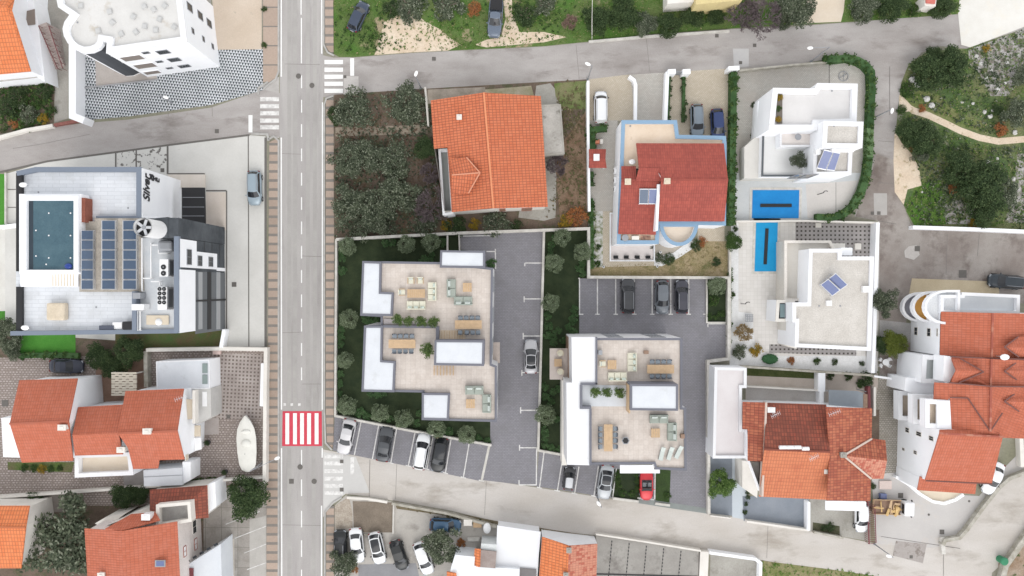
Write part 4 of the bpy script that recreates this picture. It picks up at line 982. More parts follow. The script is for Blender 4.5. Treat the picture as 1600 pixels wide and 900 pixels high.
# ================= BUILDINGS =================
# A: white corner block, north west
OA = [(60, -40), (88, -4), (91, 11), (109, 23), (101, 34), (98, 45), (100, 56), (106, 67), (117, 77), (130, 82), (143, 81), (154, 76), (160, 69), (161, 64), (167, 65), (166, 83), (292, 65), (284, 0), (280, -40)]
tA = thing('apartment_block', 'white flat-roofed apartment block with a round corner tower and dark windows in the north west', 'building', ctr(OA, 10))
oA = flat(tA, OA, 10.2, WHITE, DIRTYW, WHITE, ph=.5, t=.65)
a, b = oA[15], oA[16]
for q in ((228, 82, .8, .7), (255, 81, 1.4, 1.3), (249, 96, .8, .7), (272.5, 93, 1.4, 1.3), (265, 106, .8, .6), (288, 103, 1.4, 1.1)): winc(tA, a, b, *q)
for q in ((207, 90.5, 2.7, 1.9), (227, 102.5, 2.7, 1.9), (238, 113, 2.2, 1.5)): winc(tA, a, b, *q, frame=WHITE, pane=plain('recess_shade', (.22, .19, .17), .8), name='balcony', fw=.14)  # flat brown-grey panes: the shade inside the recessed balconies is painted on
a, b = oA[16], oA[17]
for q in ((296, 11.5, 1.0, 1.5), (312.5, 24.5, 1.0, 1.5), (326.5, 36.5, 1.0, 1.5), (301, 48.5, .7, .7), (317.5, 61, .7, .7), (332, 72.5, .7, .7)): winc(tA, a, b, *q)
m = MB(); aa, bb = inset(oA, -.03)[14], inset(oA, -.03)[9]
for i in range(9, 15):
    p, q = inset(oA, -.02)[i], inset(oA, -.02)[i + 1] if i < 15 else 0
    m.f([(*p, .3), (*q, .3), (*q, 9.6), (*p, 9.6)])
m.build('dark_cladding', plain('anthracite_render', (.07, .075, .085), .8), tA)
for k, z in enumerate((5.0, 7.6)):
    m = MB()
    for i in range(11, 14):
        p, q = inset(oA, -.12)[i], inset(oA, -.12)[i + 1]; m.bar((*p, z), (*q, z), .22, .14)
    m.build('window_sill', WHITE, tA)
for i, (x, y) in enumerate(((125, 8), (170, 17), (224, 9), (239, 14), (174, 34), (207, 25), (248, 29), (225, 40), (242, 46), (152, 47), (188, 52), (211, 49), (256, 8), (271, 41))):
    p = W(x, y, 10); m = MB(); m.box((p.x, p.y, 9.78), (.62, .62, .14), .2 * i); m.box((p.x, p.y, 9.89), (.46, .46, .08), .2 * i)
    tag(m.build('roof_vent', plain('galvanised', (.55, .55, .54), .5, .5, .3, fine=.1)), 'low square grey vent on the white apartment block roof, number %s from the west edge' % ('first second third fourth fifth sixth seventh eighth ninth tenth eleventh twelfth thirteenth fourteenth'.split()[sorted([125, 170, 224, 239, 174, 207, 248, 225.5, 242, 152, 188, 211, 256, 271]).index(x + (.5 if x == 225 else 0))]), 'roof vent', 'vents on the white apartment block roof')
wall([(113, 68), (113, 181), (131, 188)], .9, 2.2, WHITE, 'tall white boundary wall west of the black and white paving', 'boundary_wall')
wall([(122, 138), (246, 124)], .12, .25, plain('grey_edge', (.35, .35, .36)), 'low grey kerb wall across the black and white paving', 'low_wall')
# B: orange roof house, far north west
tB = thing('tiled_house', 'white house with orange tiled roof cut off by the top left corner', 'house', (-66, 35, 0))
roof(tB, [[(-60, 8, 8.5), (10, 10, 8.5), (48, 112, 6), (-60, 122, 6)], [(-60, 8, 8.5), (10, 10, 8.5), (19, 16, 8), (30, -40, 6), (-60, -40, 6)], [(10, 10, 8.5), (19, 16, 8), (48, 112, 6)]], ORANGE)
roof(tB, [], ORANGE) if False else None
walls(tB, [(-60, -40, 5.9), (26, -40, 5.9), (19, 16, 6.2), (48, 112, 6), (-60, 122, 6)], WHITE)
plate(tB, [(20, -40), (54, -40), (52, 0), (60, 40), (70, 128), (46, 112), (18, 17)], 3.0, WHITE, 'terrace', z0=0)
plate(tB, [(38, 18), (54, 14), (55, 38), (40, 40)], 3.1, plain('brown_hatch', (.24, .20, .17)), 'stair_opening', .05)
plate(tB, [(-60, 122), (48, 112), (58, 121), (-60, 134)], 3.2, plain('porch_roof', (.42, .40, .38), .8, fine=.1), 'porch_roof', .12)
tS = thing('outdoor_staircase', 'outdoor staircase with maroon rails beside the top left white house', 'stairs', W(80, 70).to_tuple())
m = MB()
for i in range(16):
    q = W(66 + i * 1.75, 40 + i * 4.2, 2.9 - i * .17); m.box((q.x, q.y, (2.9 - i * .17) / 2), (1.3, .42, 2.9 - i * .17), .35)
m.build('steps', mot('stair_steps', (.46, .40, .37), (.38, .32, .30), s=1), tS)
for s in (-8, 8):
    m = MB(); p, q = W(68 + s, 40, 3.8), W(94 + s * .5, 107, 1.2); m.bar(p, q, .08)
    for i in range(8):
        c = p.lerp(q, i / 7); m.bar(c, c - Vector((0, 0, .9)), .05)
    m.build('handrail', BROWNR, tS)
# C: hotel
tC = thing('hotel', 'modern grey and white hotel with rooftop pool and solar collectors', 'building', W(180, 400).to_tuple())
plate(tC, [(25, 268), (55, 262), (219, 262), (219, 337), (278, 342), (278, 519), (25, 524)], 10.4, DECKW, 'roof_deck', z0=0)
E_ = W(219, 262, 11).x
def cop(pts, z, wd=.55, h=.5, mat=SLATE, nm='parapet'):
    p = [W(x, y, z).to_2d() for x, y in pts]; L, Rr = ribbon(p, wd); m = MB()
    for i in range(len(p) - 1): m.prism([L[i], L[i + 1], Rr[i + 1], Rr[i]], z - h, z, True, True)
    return m.build(nm, mat, tC)
cop([(26, 271), (56, 264.5), (216.5, 264.5), (216.5, 342)], 11)
cop([(150, 341), (219.2, 341)], 11.004, .56, .504)
cop([(16, 521), (277, 517.5)], 11.2, .5)
# east white wall of the north wing, with the sign
x_e = W(219.5, 262, 11).x + .02; y0, y1 = W(219, 262, 11).y, W(219, 340, 11).y
m = MB(); m.box((x_e + .04, (y0 + y1) / 2, 5.4), (.12, y0 - y1, 10.9)); m.build('east_wall', WHITE, tC)
def text(s, parent, loc, M3, size, name, mat, ext=.04, shear=0):
    cu = bpy.data.curves.new(name, 'FONT'); cu.body = s; cu.size = size; cu.extrude = ext; cu.shear = shear; cu.offset = .035
    cu.align_x = 'CENTER'; cu.align_y = 'CENTER'
    o = bpy.data.objects.new('tmp', cu); COL.objects.link(o); bpy.context.view_layer.update()
    me = bpy.data.meshes.new_from_object(o.evaluated_get(bpy.context.evaluated_depsgraph_get())); bpy.data.objects.remove(o)
    me.materials.append(mat); r = link(name, me, parent); r.matrix_local = Matrix.Translation(Vector(loc) - WL[parent]) @ M3; return r
# facing east: text x -> +y (north), text y -> +z
ME = Matrix(((0, 0, 1, 0), (1, 0, 0, 0), (0, 1, 0, 0), (0, 0, 0, 1)))
LT = plain('black_sign_letters', (.02, .02, .025), .5)
yS = lambda py, z: (450 - py) * (1 - z / 100) / PXM
text('Silver', tC, (x_e + .16, yS(294, 9.85), 9.8), ME @ Matrix.Diagonal((.66, 1, 1, 1)), 2.15, 'sign_lettering', LT, .03, .3)
for i, ch in enumerate('HOTEL'): text(ch, tC, (x_e + .16, yS(276 + i * 1.5, 8.9 - i * .5), 8.85 - i * .5), ME @ Matrix.Diagonal((1.5, 1, 1, 1)), .62, 'sign_letter', LT)
# pool
plate(tC, [(30, 303), (126, 303), (126, 428), (30, 428)], 12.2, WHITE, 'pool_surround', .6, z0=10.3)
plate(tC, [(41, 313), (115, 313), (115, 421), (41, 421)], 12.24, plain('pool_dark_base', (.03, .045, .06)), 'pool_basin', .03)  # dark sheet beneath the water, left bare as a strip to the west
m = MB(); m.prism([W(x, y, 12.28).to_2d() for x, y in ((52, 313.5), (115, 313.5), (115, 421), (52, 421))], 12.25, 12.28)
m.build('pool_water', mot('pool_water', (.045, .095, .125), (.07, .13, .16), s=.5, fine=.12, fs=6, rough=.08, spec=.5), tC)
oo = [W(x, y, 12.7).to_2d() for x, y in ((33, 306), (122, 306), (122, 426), (33, 426))]; ring(oo, [W(x, y, 12.7).to_2d() for x, y in ((41, 313), (115, 313), (115, 422), (41, 422))], 12.21, 12.7).build('pool_rim', WHITE, tC)
cop([(127, 309), (127, 347)], 12.0, .85, 1.7, mot('rust_wall', (.27, .10, .07), (.22, .075, .05), s=1), 'rust_panel')
for x, y in ((76, 333), (110, 333), (76, 368), (110, 368), (76, 403), (110, 403), (56, 360), (56, 400), (72, 413)):
    p = W(x, y, 12.32); m = MB(); m.cyl((p.x, p.y, 12.285), .085, .03, 12); m.build('pool_light', WPL, tC)
m = MB(); p = W(106, 416, 12.5); m.ball((p.x, p.y, 12.4), .35, 2, (1.3, 1, .5)); tag(m.build('pool_float', plain('float_blue', (.02, .05, .25), .3), smooth=True), 'dark blue float in the corner of the rooftop pool', 'pool float')
plate(tC, [(32, 424), (122, 426), (122, 448), (32, 448)], 11.4, WHITE, 'pool_steps', 1.0)
m = MB()
for i in range(8):
    p = W(82 + i * 4.6, 437, 11.5); m.box((p.x, p.y, 11.43), (.09, 1.5, .05))
m.build('step_edge', CREAM, tC)
plate(tC, [(25, 270), (34, 270), (34, 424), (25, 424)], 10.9, BLACK, 'dark_edge_strip', .4); plate(tC, [(25, 448), (34, 448), (34, 517), (25, 517)], 10.9, BLACK, 'dark_edge_strip', .4)  # black strips along the west edge of the roof deck
# technical core and stair tower
plate(tC, [(242, 341), (262, 339), (262, 371), (230, 371), (230, 341)], 14, DKGREY, 'stair_tower', z0=8)
cop([(275.5, 369), (275.5, 520)], 14, .55, .5, SLATE)
Xe = W(278, 400, 14).x; yn = lambda py, z: W(0, py, z).y
m = MB(); m.box((Xe - .1, (yn(371.5, 14) + yn(519, 14)) / 2, 6.9), (.2, yn(371.5, 14) - yn(519, 14), 13.8)); m.build('east_facade', DKGREY, tC)
m = MB(); p = W(262, 340, 14); q = W(278, 371, 14); m.prism([(p.x, p.y), (Xe + .02, p.y), (Xe + .02, q.y), (p.x, q.y)], 0, 13.9); m.build('stair_tower_side', DKGREY, tC)
A2, B2 = Vector((Xe, 60)), Vector((Xe, -60))
def epanel(x0, y0, x1, y1, mat, nm, off=.05, th=.1):
    u0, za = ray(x0, y0, A2, B2); u1, zb = ray(x1, y1, A2, B2); za, zb = max(za, .05), max(zb, .05)
    m = MB(); m.box((Xe + off, 60 - (u0 + u1) / 2, (za + zb) / 2), (th, abs(u1 - u0), abs(zb - za))); return m.build(nm, mat, tC)
epanel(280, 373, 306, 419, WHITE, 'white_cladding'); epanel(306.3, 393, 338, 421, WHITE, 'white_cladding'); epanel(338.3, 418, 352, 424, WHITE, 'white_cladding')
epanel(279, 421, 304, 517, WHITE, 'white_cladding', .05, .12)
epanel(305, 424, 352, 515, plain('louvre_grey', (.13, .14, .15), .6), 'louvre_screen', .04, .06)
for k, x in enumerate((309, 323, 337)): epanel(x, 425, x + 6, 514, plain('louvre_light', (.34, .35, .36), .6) if k != 1 else BLACK, 'louvre_band', .09, .04)
epanel(305.5, 468.5, 352, 469.5, BLACK, 'louvre_joint', .12, .03)
for q in ((291.5, 389, 299, 414), (308.5, 399, 315.5, 416), (325.5, 401, 332.5, 417)): win(tC, (Xe + .11, 60), (Xe + .11, -60), *q, frame=METAL)
for q in range(4): epanel(307 + q * 12, 352 + q, 307.6 + q * 12, 392 + q * 7, BLACK, 'cladding_joint', .0, .03)
plate(tC, [(284, 293), (319.5, 293), (321, 352), (284, 347)], 3.2, BLACK, 'entrance_canopy', .25)
for y in (308, 323, 337): plate(tC, [(285, y), (319, y), (319, y + .8), (285, y + .8)], 3.26, METAL, 'canopy_joint', .05)
plate(tC, [(262, 272.5), (319, 272.5), (319, 293), (262, 293)], .5, mot('beige_porch', (.62, .56, .49), (.67, .61, .55), s=.5, fine=.03), 'porch', z0=.03)
# technical yard floor + kit
plate(tC, [(208, 372), (273, 372), (273, 517), (208, 517)], 10.9, mot('tech_roof', (.52, .55, .58), (.62, .63, .64), s=.4, fine=.05), 'tech_roof', .4)
cop([(209.5, 455), (209.5, 516)], 11.9, .5, 1, SLATE)
plate(tC, [(124, 346), (148, 346), (148, 341), (218, 341), (224, 456), (124, 456)], 11.2, mot('panel_bed', (.33, .30, .26), (.42, .38, .33), s=1.2, fine=.25), 'panel_bed', .6)
for ci, (x0, x1, y0, n) in enumerate(((126.5, 146, 359.5, 6), (158.5, 180.5, 344, 7), (191.5, 213.5, 344, 7))):
    st = (452.5 - y0) / n
    for r_ in range(n):
        ya, yb_ = y0 + r_ * st + .5, y0 + (r_ + 1) * st - .5
        solar(0, 0, [(x1, ya, 11.6), (x1, yb_, 11.6), (x0, yb_, 13.0 - .5), (x0, ya, 13.0 - .5)], 11.3,
              'blue solar collector, %s from the north in the %s column on the hotel roof' % ('first second third fourth fifth sixth seventh'.split()[r_], ('west', 'middle', 'east')[ci]), 1, mat=plain('collector_blue', (.055, .09, .15), .15, .6, fine=.1))
# cylinder on roof
t = thing('cooling_tower', 'tall white cylinder with open fan top on the hotel stair tower', 'cooling tower', (W(247, 359, 14).x, W(247, 359, 14).y, 14.0))
p = W(247, 359, 14)
m = MB(); m.cyl((p.x, p.y, 14.02), 1.02, 3.6, 32, cap=False); m.cyl((p.x, p.y, 14.02), .94, 3.6, 32, cap=False); m.build('shell', WPL, t, smooth=True, recalc=False)
m = MB(); m.cyl((p.x, p.y, 17.0), .93, .05, 24); m.build('inner_deck', BLACK, t)
for k in range(5):
    a_ = k * 1.256; m = MB(); m.box((p.x + .45 * math.cos(a_), p.y + .45 * math.sin(a_), 17.3), (.85, .3, .05), a_); m.build('fan_blade', ALU, t)
m = MB(); m.cyl((p.x, p.y, 17.1), .2, .35, 14); m.build('fan_hub', METAL, t)
def ac(x0, y0, x1, y1, z, h, fans, label):
    p, q = W(x0, y0, z + h), W(x1, y1, z + h); t = thing('air_conditioner', label, 'air conditioner', ((p.x + q.x) / 2, (p.y + q.y) / 2, z))
    m = MB(); m.box(((p.x + q.x) / 2, (p.y + q.y) / 2, z + h / 2), (q.x - p.x, p.y - q.y, h)); m.build('casing', WPL, t, bevel=.03)
    for fx, fy, fr in fans:
        c = W(fx, fy, z + h); m = MB(); m.cyl((c.x, c.y, z + h + .002), fr, .05, 18); f = m.build('fan_grille', BLACK, t)
        m = MB(); m.cyl((c.x, c.y, z + h + .055), fr * .25, .03, 10); m.build('fan_hub', METAL, f)
    m = MB(); m.box((q.x + .02, (p.y + q.y) / 2, z + h / 2), (.03, (p.y - q.y) * .8, h * .7)); m.build('side_grille', METAL, t)
ac(249, 405, 263, 432, 11, 1.9, [(255.5, 417.3, .29), (255.5, 427, .29)], 'white two-fan air conditioner on the hotel technical roof')
ac(246, 448.5, 261, 484, 11, 1.7, [(249.5 + a * 7, 451.5 + b * 7, .23) for a in (0, 1) for b in range(4)], 'long white eight-fan air conditioner on the hotel technical roof')
boxob('air_handling_unit', 'beige square air handling unit on the white hotel terrace', 'air unit', 86, 487, 10.4, (2.1, 2.0, 1.0), mot('beige_unit', (.55, .47, .36), (.60, .52, .41), s=.8), 0, .2)
boxob('skylight_base', 'tan slab with white dome on the hotel technical roof', 'skylight', 246, 500, 11, (2.6, 1.1, .12), CREAM)
m = MB(); p = W(247, 503, 11.3); m.ball((p.x, p.y, 11.13), .42, 3, (1, 1, .5)); tag(m.build('roof_dome', WPL, smooth=True), 'round white dome on the tan slab of the hotel technical roof', 'roof light')
t = thing('roof_ducting', 'white pipework with brackets between the hotel air units and collectors', 'pipework', (W(235, 400, 11).x, W(235, 400, 11).y, 11))
for pts in ([(222, 372), (222, 455)], [(236, 380), (236, 435), (222, 435)], [(236, 383), (248, 383), (248, 396), (262, 396)], [(236, 440), (250, 440), (250, 446)], [(215, 486), (215, 516)], [(219, 486), (219, 516)]):
    m = MB(); q = [W(x, y, 11.6) for x, y in pts]
    for a_, b_ in zip(q, q[1:]): m.bar(a_, b_, .13)
    for a_ in q: m.bar(a_, a_ - Vector((0, 0, .6)), .08)
    m.build('pipe', WPL, t)
boxob('water_tank', 'dark round-topped water tank beside the hotel cooling tower', 'tank', 257, 384, 11, (1.7, 1.3, 1.2), METAL, 0, .3)
boxob('exhaust_unit', 'white boxed exhaust unit at the west edge of the hotel technical roof', 'air unit', 215, 480, 11, (1.4, .7, 1.5), WPL, 0)
boxob('exhaust_unit', 'grey boxed exhaust unit beside the solar collectors on the hotel roof', 'air unit', 213, 462, 11, (.9, .7, 1.3), METAL, 0)
boxob('dark_cabinet', 'long dark cabinet against the south parapet of the hotel terrace', 'cabinet', 166, 512, 10.4, (1.7, .5, .7), plain('cabinet_blue', (.07, .08, .11)))
boxob('folded_table', 'white folded table beside dark cabinets on the hotel terrace', 'table', 183, 509, 10.4, (1.1, .8, .6), WPL)
boxob('grill_cabinet', 'black grill cabinet by the south parapet of the hotel terrace', 'grill', 199, 509, 10.4, (1.1, .95, .9), BLACK)
for x, y, l in ((37, 289, 'north west'), (40, 512, 'south west')):
    t = thing('satellite_dish', 'white satellite dish at the %s corner of the hotel roof' % l, 'satellite dish', (W(x, y, 10.4).x, W(x, y, 10.4).y, 10.4)); p = W(x, y, 11.2)
    m = MB(); m.ball((p.x, p.y, 11.3), .5, 2, (1, .6, .3)); m.build('dish', WPL, t, smooth=True)
    m = MB(); m.cyl((p.x, p.y, 10.4), .05, .9, 8); m.build('mast', METAL, t)

# D: twin terracotta houses with white walls
tD = thing('tiled_house', 'long terracotta house with three stepped roof sections and white gables by the boat yard', 'house', W(170, 650).to_tuple())
roof(tD, [[(30, 594, 6), (121, 591, 6), (107, 658, 8.5), (15, 662, 8.5)], [(15, 662, 8.5), (107, 658, 8.5), (114, 720, 6), (34, 723, 6)]], TERRB)
roof(tD, [[(122, 636, 6), (192, 632, 6), (185, 677, 7.8), (113, 680, 7.8)], [(113, 680, 7.8), (185, 677, 7.8), (192, 710, 6), (117, 712, 6)]], TERRB)
roof(tD, [[(196, 611, 6.3), (287, 607, 6.3), (277, 673, 8.8), (184, 677, 8.8)], [(184, 677, 8.8), (277, 673, 8.8), (288, 718, 6.8), (249, 719, 6.8), (247, 732, 6.2), (208, 733, 6.2), (200, 700, 7.4)]], TERRB)
ridge(tD, [(15, 662, 8.5), (107, 658, 8.5)], TERRB); ridge(tD, [(184, 677, 8.8), (277, 673, 8.8)], TERRB)
ow = walls(tD, [(30, 594, 6), (121, 591, 6), (107, 658, 8.5), (114, 720, 6), (34, 723, 6), (15, 662, 8.5)], WHITE)
walls(tD, [(122, 636, 6), (192, 632, 6), (192, 710, 6), (117, 712, 6)], WHITE)
oE = walls(tD, [(196, 611, 6.3), (287, 607, 6.3), (277, 673, 8.8), (288, 718, 6.6), (208, 733, 6.2), (184, 677, 8.8)], WHITE)
flat(tD, [(117, 710), (204, 707), (208, 742), (117, 746)], 5.2, WHITE, mot('cream_terrace', (.62, .53, .42), (.66, .58, .48), s=.5, fine=.03, c3=(.48, .38, .28), s3=.8, lo3=.66, hi3=.8), WHITE, ph=.9, t=.45, floor_name='terrace_floor')
plate(tD, [(2, 653), (17, 653), (31, 715), (5, 714)], 5, WHITE, 'side_wing', z0=0)
o = flat(tD, [(244, 565), (327, 562), (328, 607), (245, 610)], 3.6, WHITE, WROOF, WHITE, ph=.06, t=.1)
for y0, y1 in ((568, 583), (585.5, 600)): plate(tD, [(316, y0), (324, y0), (324, y1), (316, y1)], 3.64, plain('skylight_green', (.22, .27, .26), .3), 'skylight', .05)
plate(tD, [(224, 735), (284, 731), (285, 758), (225, 760)], 3.4, WROOF, 'annex_roof', z0=0)
plate(tD, [(225, 745), (285, 742), (285, 742.8), (225, 745.8)], 3.46, METAL, 'annex_seam', .05)
plate(tD, [(285, 722), (298, 722), (298, 750), (286, 756)], 3.0, WHITE, 'annex_side', z0=0)
plate(tD, [(306, 609), (329, 607), (330, 652), (307, 664)], 3.6, mot('grey_flat_roof', (.50, .49, .47), (.56, .55, .53), s=.8, fine=.05), 'porch_roof', z0=.0)
plate(tD, [(316, 612), (323, 612), (323, 635), (316, 635)], 3.7, WPL, 'roof_hatch', .08)
plate(tD, [(287, 624), (300, 624), (300, 655), (287, 655)], 5.2, CREAM, 'balcony_floor', .15); plate(tD, [(300.5, 610), (305, 610), (305, 662), (300.5, 662)], 5.6, PLAST, 'balcony_parapet', 1.0)
plate(tD, [(302, 665), (313, 665), (313, 682), (302, 682)], 3.2, CREAM, 'lower_balcony_floor', .15); plate(tD, [(303, 684), (314, 684), (315, 702), (304, 705)], 3.2, WPL, 'lower_balcony_roof', .12)
win(tD, oE[1], oE[3], 289, 711, 294, 718, frame=PLAST, pane=CREAM)
for c in ((97, 668, 8.2), (229.7, 674, 8.7), (189, 703, 7.0)): chimney(tD, c[0], c[1], c[2], .5, (.85, .55))
def antenna(x, y, z, label, L=1.3):
    p = W(x, y, z + 1.6); t = thing('roof_antenna', label, 'antenna', (p.x, p.y, z)); m = MB(); m.cyl((p.x, p.y, z - .3), .03, 2, 6); m.build('mast', ALU, t)
    m = MB(); m.bar((p.x - L / 2, p.y - .25, z + 1.6), (p.x + L / 2, p.y + .25, z + 1.6), .035)
    for i in range(6):
        f = -.5 + i / 5; m.bar((p.x + f * L - .1, p.y + f * .5 + .25, z + 1.6), (p.x + f * L + .1, p.y + f * .5 - .25, z + 1.6), .025)
    m.build('aerial', ALU, t)
antenna(282, 622, 7, 'white aerial on the roof edge above the boat yard')
t = thing('breeze_block_screen', 'cream pierced block screen laid between the two terracotta roofs', 'screen', W(194, 600).to_tuple())
p0 = W(174, 583, 2.6); p1 = W(213, 617, 2.6); m = MB(); nx, ny = 7, 9
for j in range(ny + 1):
    y_ = p0.y + (p1.y - p0.y) * j / ny; m.bar((p0.x, y_, 2.5), (p1.x, y_, 2.5), .2, .2)
for j in range(ny):
    for i in range(nx):
        if (i + j) % 2: x_ = p0.x + (p1.x - p0.x) * (i + .5) / nx; m.box((x_, p0.y + (p1.y - p0.y) * (j + .5) / ny, 2.5), ((p1.x - p0.x) / nx, .16, .2))
m.build('block_grid', plain('cream_block', (.66, .60, .50), .8), t)
m = MB(); [m.box((x, y, 1.25), (.15, .15, 2.5)) for x in (p0.x, p1.x) for y in (p0.y, p1.y)]; m.build('posts', PLAST, t)
# E: south-west houses
tE = thing('tiled_house', 'bright orange tiled roof house at the left edge below the grey olive', 'house', W(0, 850).to_tuple())
roof(tE, [[(-60, 790, 5), (46, 790, 5), (40, 824, 6.2), (-60, 823, 6.2)], [(-60, 823, 6.2), (40, 824, 6.2), (33, 888, 5), (-60, 888, 5)]], ORANGE); ridge(tE, [(-60, 823, 6.2), (40, 824, 6.2)], ORANGE)
walls(tE, [(-60, 790, 5), (46, 790, 5), (40, 824, 6.2), (33, 888, 5), (-60, 888, 5)], PLAST)
tE2 = thing('tiled_house', 'pale house with terracotta gable roof and skylight at the bottom left', 'house', W(230, 860).to_tuple())
roof(tE2, [[(132, 826, 7.4), (190, 830, 9.2), (196, 960, 9.2), (140, 960, 7.4)], [(190, 830, 9.2), (277, 815, 7.4), (284, 960, 7.4), (196, 960, 9.2)]], TERRB)
roof(tE2, [[(164, 826, 8.6), (205, 803, 6.4), (243, 800, 6.4), (250, 812, 7.6), (190, 829, 9.0)]], TERRB)
oE2 = walls(tE2, [(132, 826, 7.4), (190, 830, 9.2), (277, 815, 7.4), (284, 960, 7.4), (196, 960, 9.2), (140, 960, 7.4)], mot('pale_pink_render', (.66, .60, .57), (.60, .55, .52), s=.6))
walls(tE2, [(164, 826, 6), (205, 803, 6.4), (243, 800, 6.4), (248, 812, 6.4)], PLAST)
roof(tE2, [[(234, 765, 4.6), (324, 758, 4.6), (297, 784, 5.6), (248, 787, 5.6)], [(324, 758, 4.6), (326, 809, 4.6), (297, 812, 5.6), (296, 784, 5.6)], [(234, 765, 4.6), (248, 787, 5.6), (244, 808, 5.6), (234, 804, 4.6)]], OLDT)
walls(tE2, [(234, 765, 4.6), (324, 758, 4.6), (326, 809, 4.6), (234, 804, 4.6)], PLAST)
flat(tE2, [(244, 789), (297, 784), (299, 815), (244, 824)], 6.6, PLAST, mot('grey_terrace', (.30, .29, .28), (.36, .35, .33), s=1), PLAST, ph=.9, t=.35)
win(tE2, oE2[2], oE2[3], 300, 815, 307, 831, frame=PLAST); win(tE2, oE2[2], oE2[3], 286, 855, 291, 868, frame=PINKT, pane=WPL); win(tE2, oE2[2], oE2[3], 303, 843, 308, 857, frame=PINKT, pane=WPL)
plate(tE2, [(242, 875.5), (258, 875.5), (258, 886), (242, 886)], 8.4, METAL, 'skylight', .15); plate(tE2, [(244, 877), (256, 877), (256, 884.5), (244, 884.5)], 8.44, GLASSV, 'skylight_pane', .1)
chimney(tE2, 228, 808, 7.4, .5, (.9, .6), WPL); chimney(tE2, 158, 899, 8.0, .6)
plate(tE2, [(284, 888), (345, 850), (348, 960), (286, 960)], 4, mot('pale_blue_roof', (.60, .63, .67), (.66, .69, .72), s=.4, fine=.03), 'annex_roof', z0=0)
for i in range(5):
    p = W(293 + i * 11, 877 - i * 6.5, 4.1); m = MB(); m.box((p.x, p.y, 4.08), (.5, .3, .1), .5); m.build('roof_window', GLASSD, tE2)
plate(tE2, [(283, 888), (302, 888), (302, 960), (283, 960)], 4.2, BROWNR, 'maroon_roof', .1)
plate(tE2, [(324, 757), (336, 753), (338, 792), (327, 800)], 3.6, WHITE, 'white_side_wing', z0=0)
t = thing('low_building', 'low pale shed roof hidden behind the grey olive tree', 'shed', W(170, 810).to_tuple()); plate(t, [(148, 818), (165, 808), (195, 803), (165, 826)], 3.5, PLAST, 'roof', z0=0)

# F: big orange house
tF = thing('tiled_house', 'large bright orange tiled house with a hipped dormer above the grey lane', 'house', W(770, 240).to_tuple())
roof(tF, [[(673, 157, 5.2), (756, 144.5, 6.8), (771, 325.5, 6.8), (706, 331.5, 5.6), (699, 230, 5.4), (678, 232.4, 5.2)], [(756, 144.5, 6.8), (845, 150, 5.2), (856, 323, 5.2), (771, 325.5, 6.8)]], TERRA)
roof(tF, [[(704, 247, 6.15), (729, 246, 6.5), (750, 270, 7.2), (706, 273.5, 7.2)], [(706, 273.5, 7.2), (750, 270, 7.2), (732, 302, 6.5), (706, 303, 6.15)]], TERRA, 'dormer_roof')
m = MB(); [m.bar(W(*a_) + Vector((0, 0, .05)), W(*b_) + Vector((0, 0, .05)), .14, .1) for a_, b_ in (((729, 246, 6.5), (750, 270, 7.2)), ((750, 270, 7.2), (732, 302, 6.5)), ((706, 273.5, 7.2), (750, 270, 7.2)))]; m.build('dormer_ridge', plain('pale_ridge', (.60, .27, .17), .8), tF)
ridge(tF, [(756, 144.5, 6.8), (771, 325.5, 6.8)], plain('orange_ridge', (.62, .24, .12), .8))
oF = walls(tF, [(673, 157, 5.2), (756, 144.5, 6.8), (845, 150, 5.2), (856, 323, 5.2), (771, 325.5, 6.8), (706, 331.5, 5.4), (692, 332, 5.2), (676, 232, 5.2)], PLAST, .2)
flat(tF, [(685, 233), (702, 232), (708, 334), (692, 336)], 4.2, WHITE, plain('grey_balcony', (.24, .25, .24), .8), WHITE, ph=1.0, t=.25)
for q in ((780, 326, 790, 329), (815, 325, 830, 331)): win(tF, oF[3], oF[4], *q, frame=plain('red_frame', (.35, .12, .09)), pane=DWOOD)
chimney(tF, 717.5, 183, 6, .4, (.5, .5)); 
tF2 = thing('garage', 'mossy concrete flat garage roof on the east side of the orange house', 'garage', W(862, 200).to_tuple())
flat(tF2, [(846, 164), (876, 163), (882, 240), (850, 243)], 2.8, COLDC, mot('mossy_roof', (.30, .285, .26), (.44, .42, .39), s=.35, fine=.15, c3=(.17, .16, .14), s3=.5, lo3=.55, hi3=.65), COLDC, ph=.05, t=.15)
# yellow building at the top edge
t = thing('yellow_building', 'yellow wall end of a building cut off by the top edge', 'building', W(1090, -10).to_tuple())
plate(t, [(1087, -60), (1160, -60), (1160, 0), (1087, 7)], 4, mot('yellow_render', (.62, .52, .26), (.56, .46, .24), s=.6), 'wall', z0=0); plate(t, [(1043, -60), (1084, -60), (1084, 3), (1043, 6)], 3, PLAST, 'porch', z0=0)

# H: new development, building 1
t1 = thing('roof_terrace_building', 'modern white and grey building with two roof terraces beside the main road', 'building', W(670, 520).to_tuple())
O1 = [(566.5, 408), (687, 410), (770, 419), (768, 569), (776, 572), (776, 659), (659, 656), (660, 613), (565, 611), (569, 509), (595, 508), (595, 495), (563, 493)]
o1 = flat(t1, O1, 9.3, mot('plot_render', (.66, .66, .66), (.62, .62, .63), s=1), BEIGET, RIM, ph=.25, t=.22, floor_name='terrace_floor')
def whit(par, pts, z, th=.3):
    """white roof field framed by a grey rim"""
    o = [W(x, y, z).to_2d() for x, y in pts]
    m = MB(); m.prism(inset(o, .14), z - th - .3, z - .06, True, True); m.build('white_roof', WROOF, par)
    ring(o, inset(o, .24), z - th - .35, z).build('rim', RIM, par)
facade(t1, o1, (1.7, 4.6, 7.4), 3.6, 1.8, 1.5)
whit(t1, [(566, 408), (596, 409), (595, 456), (615, 457), (613, 494), (563, 493)], 9.6)
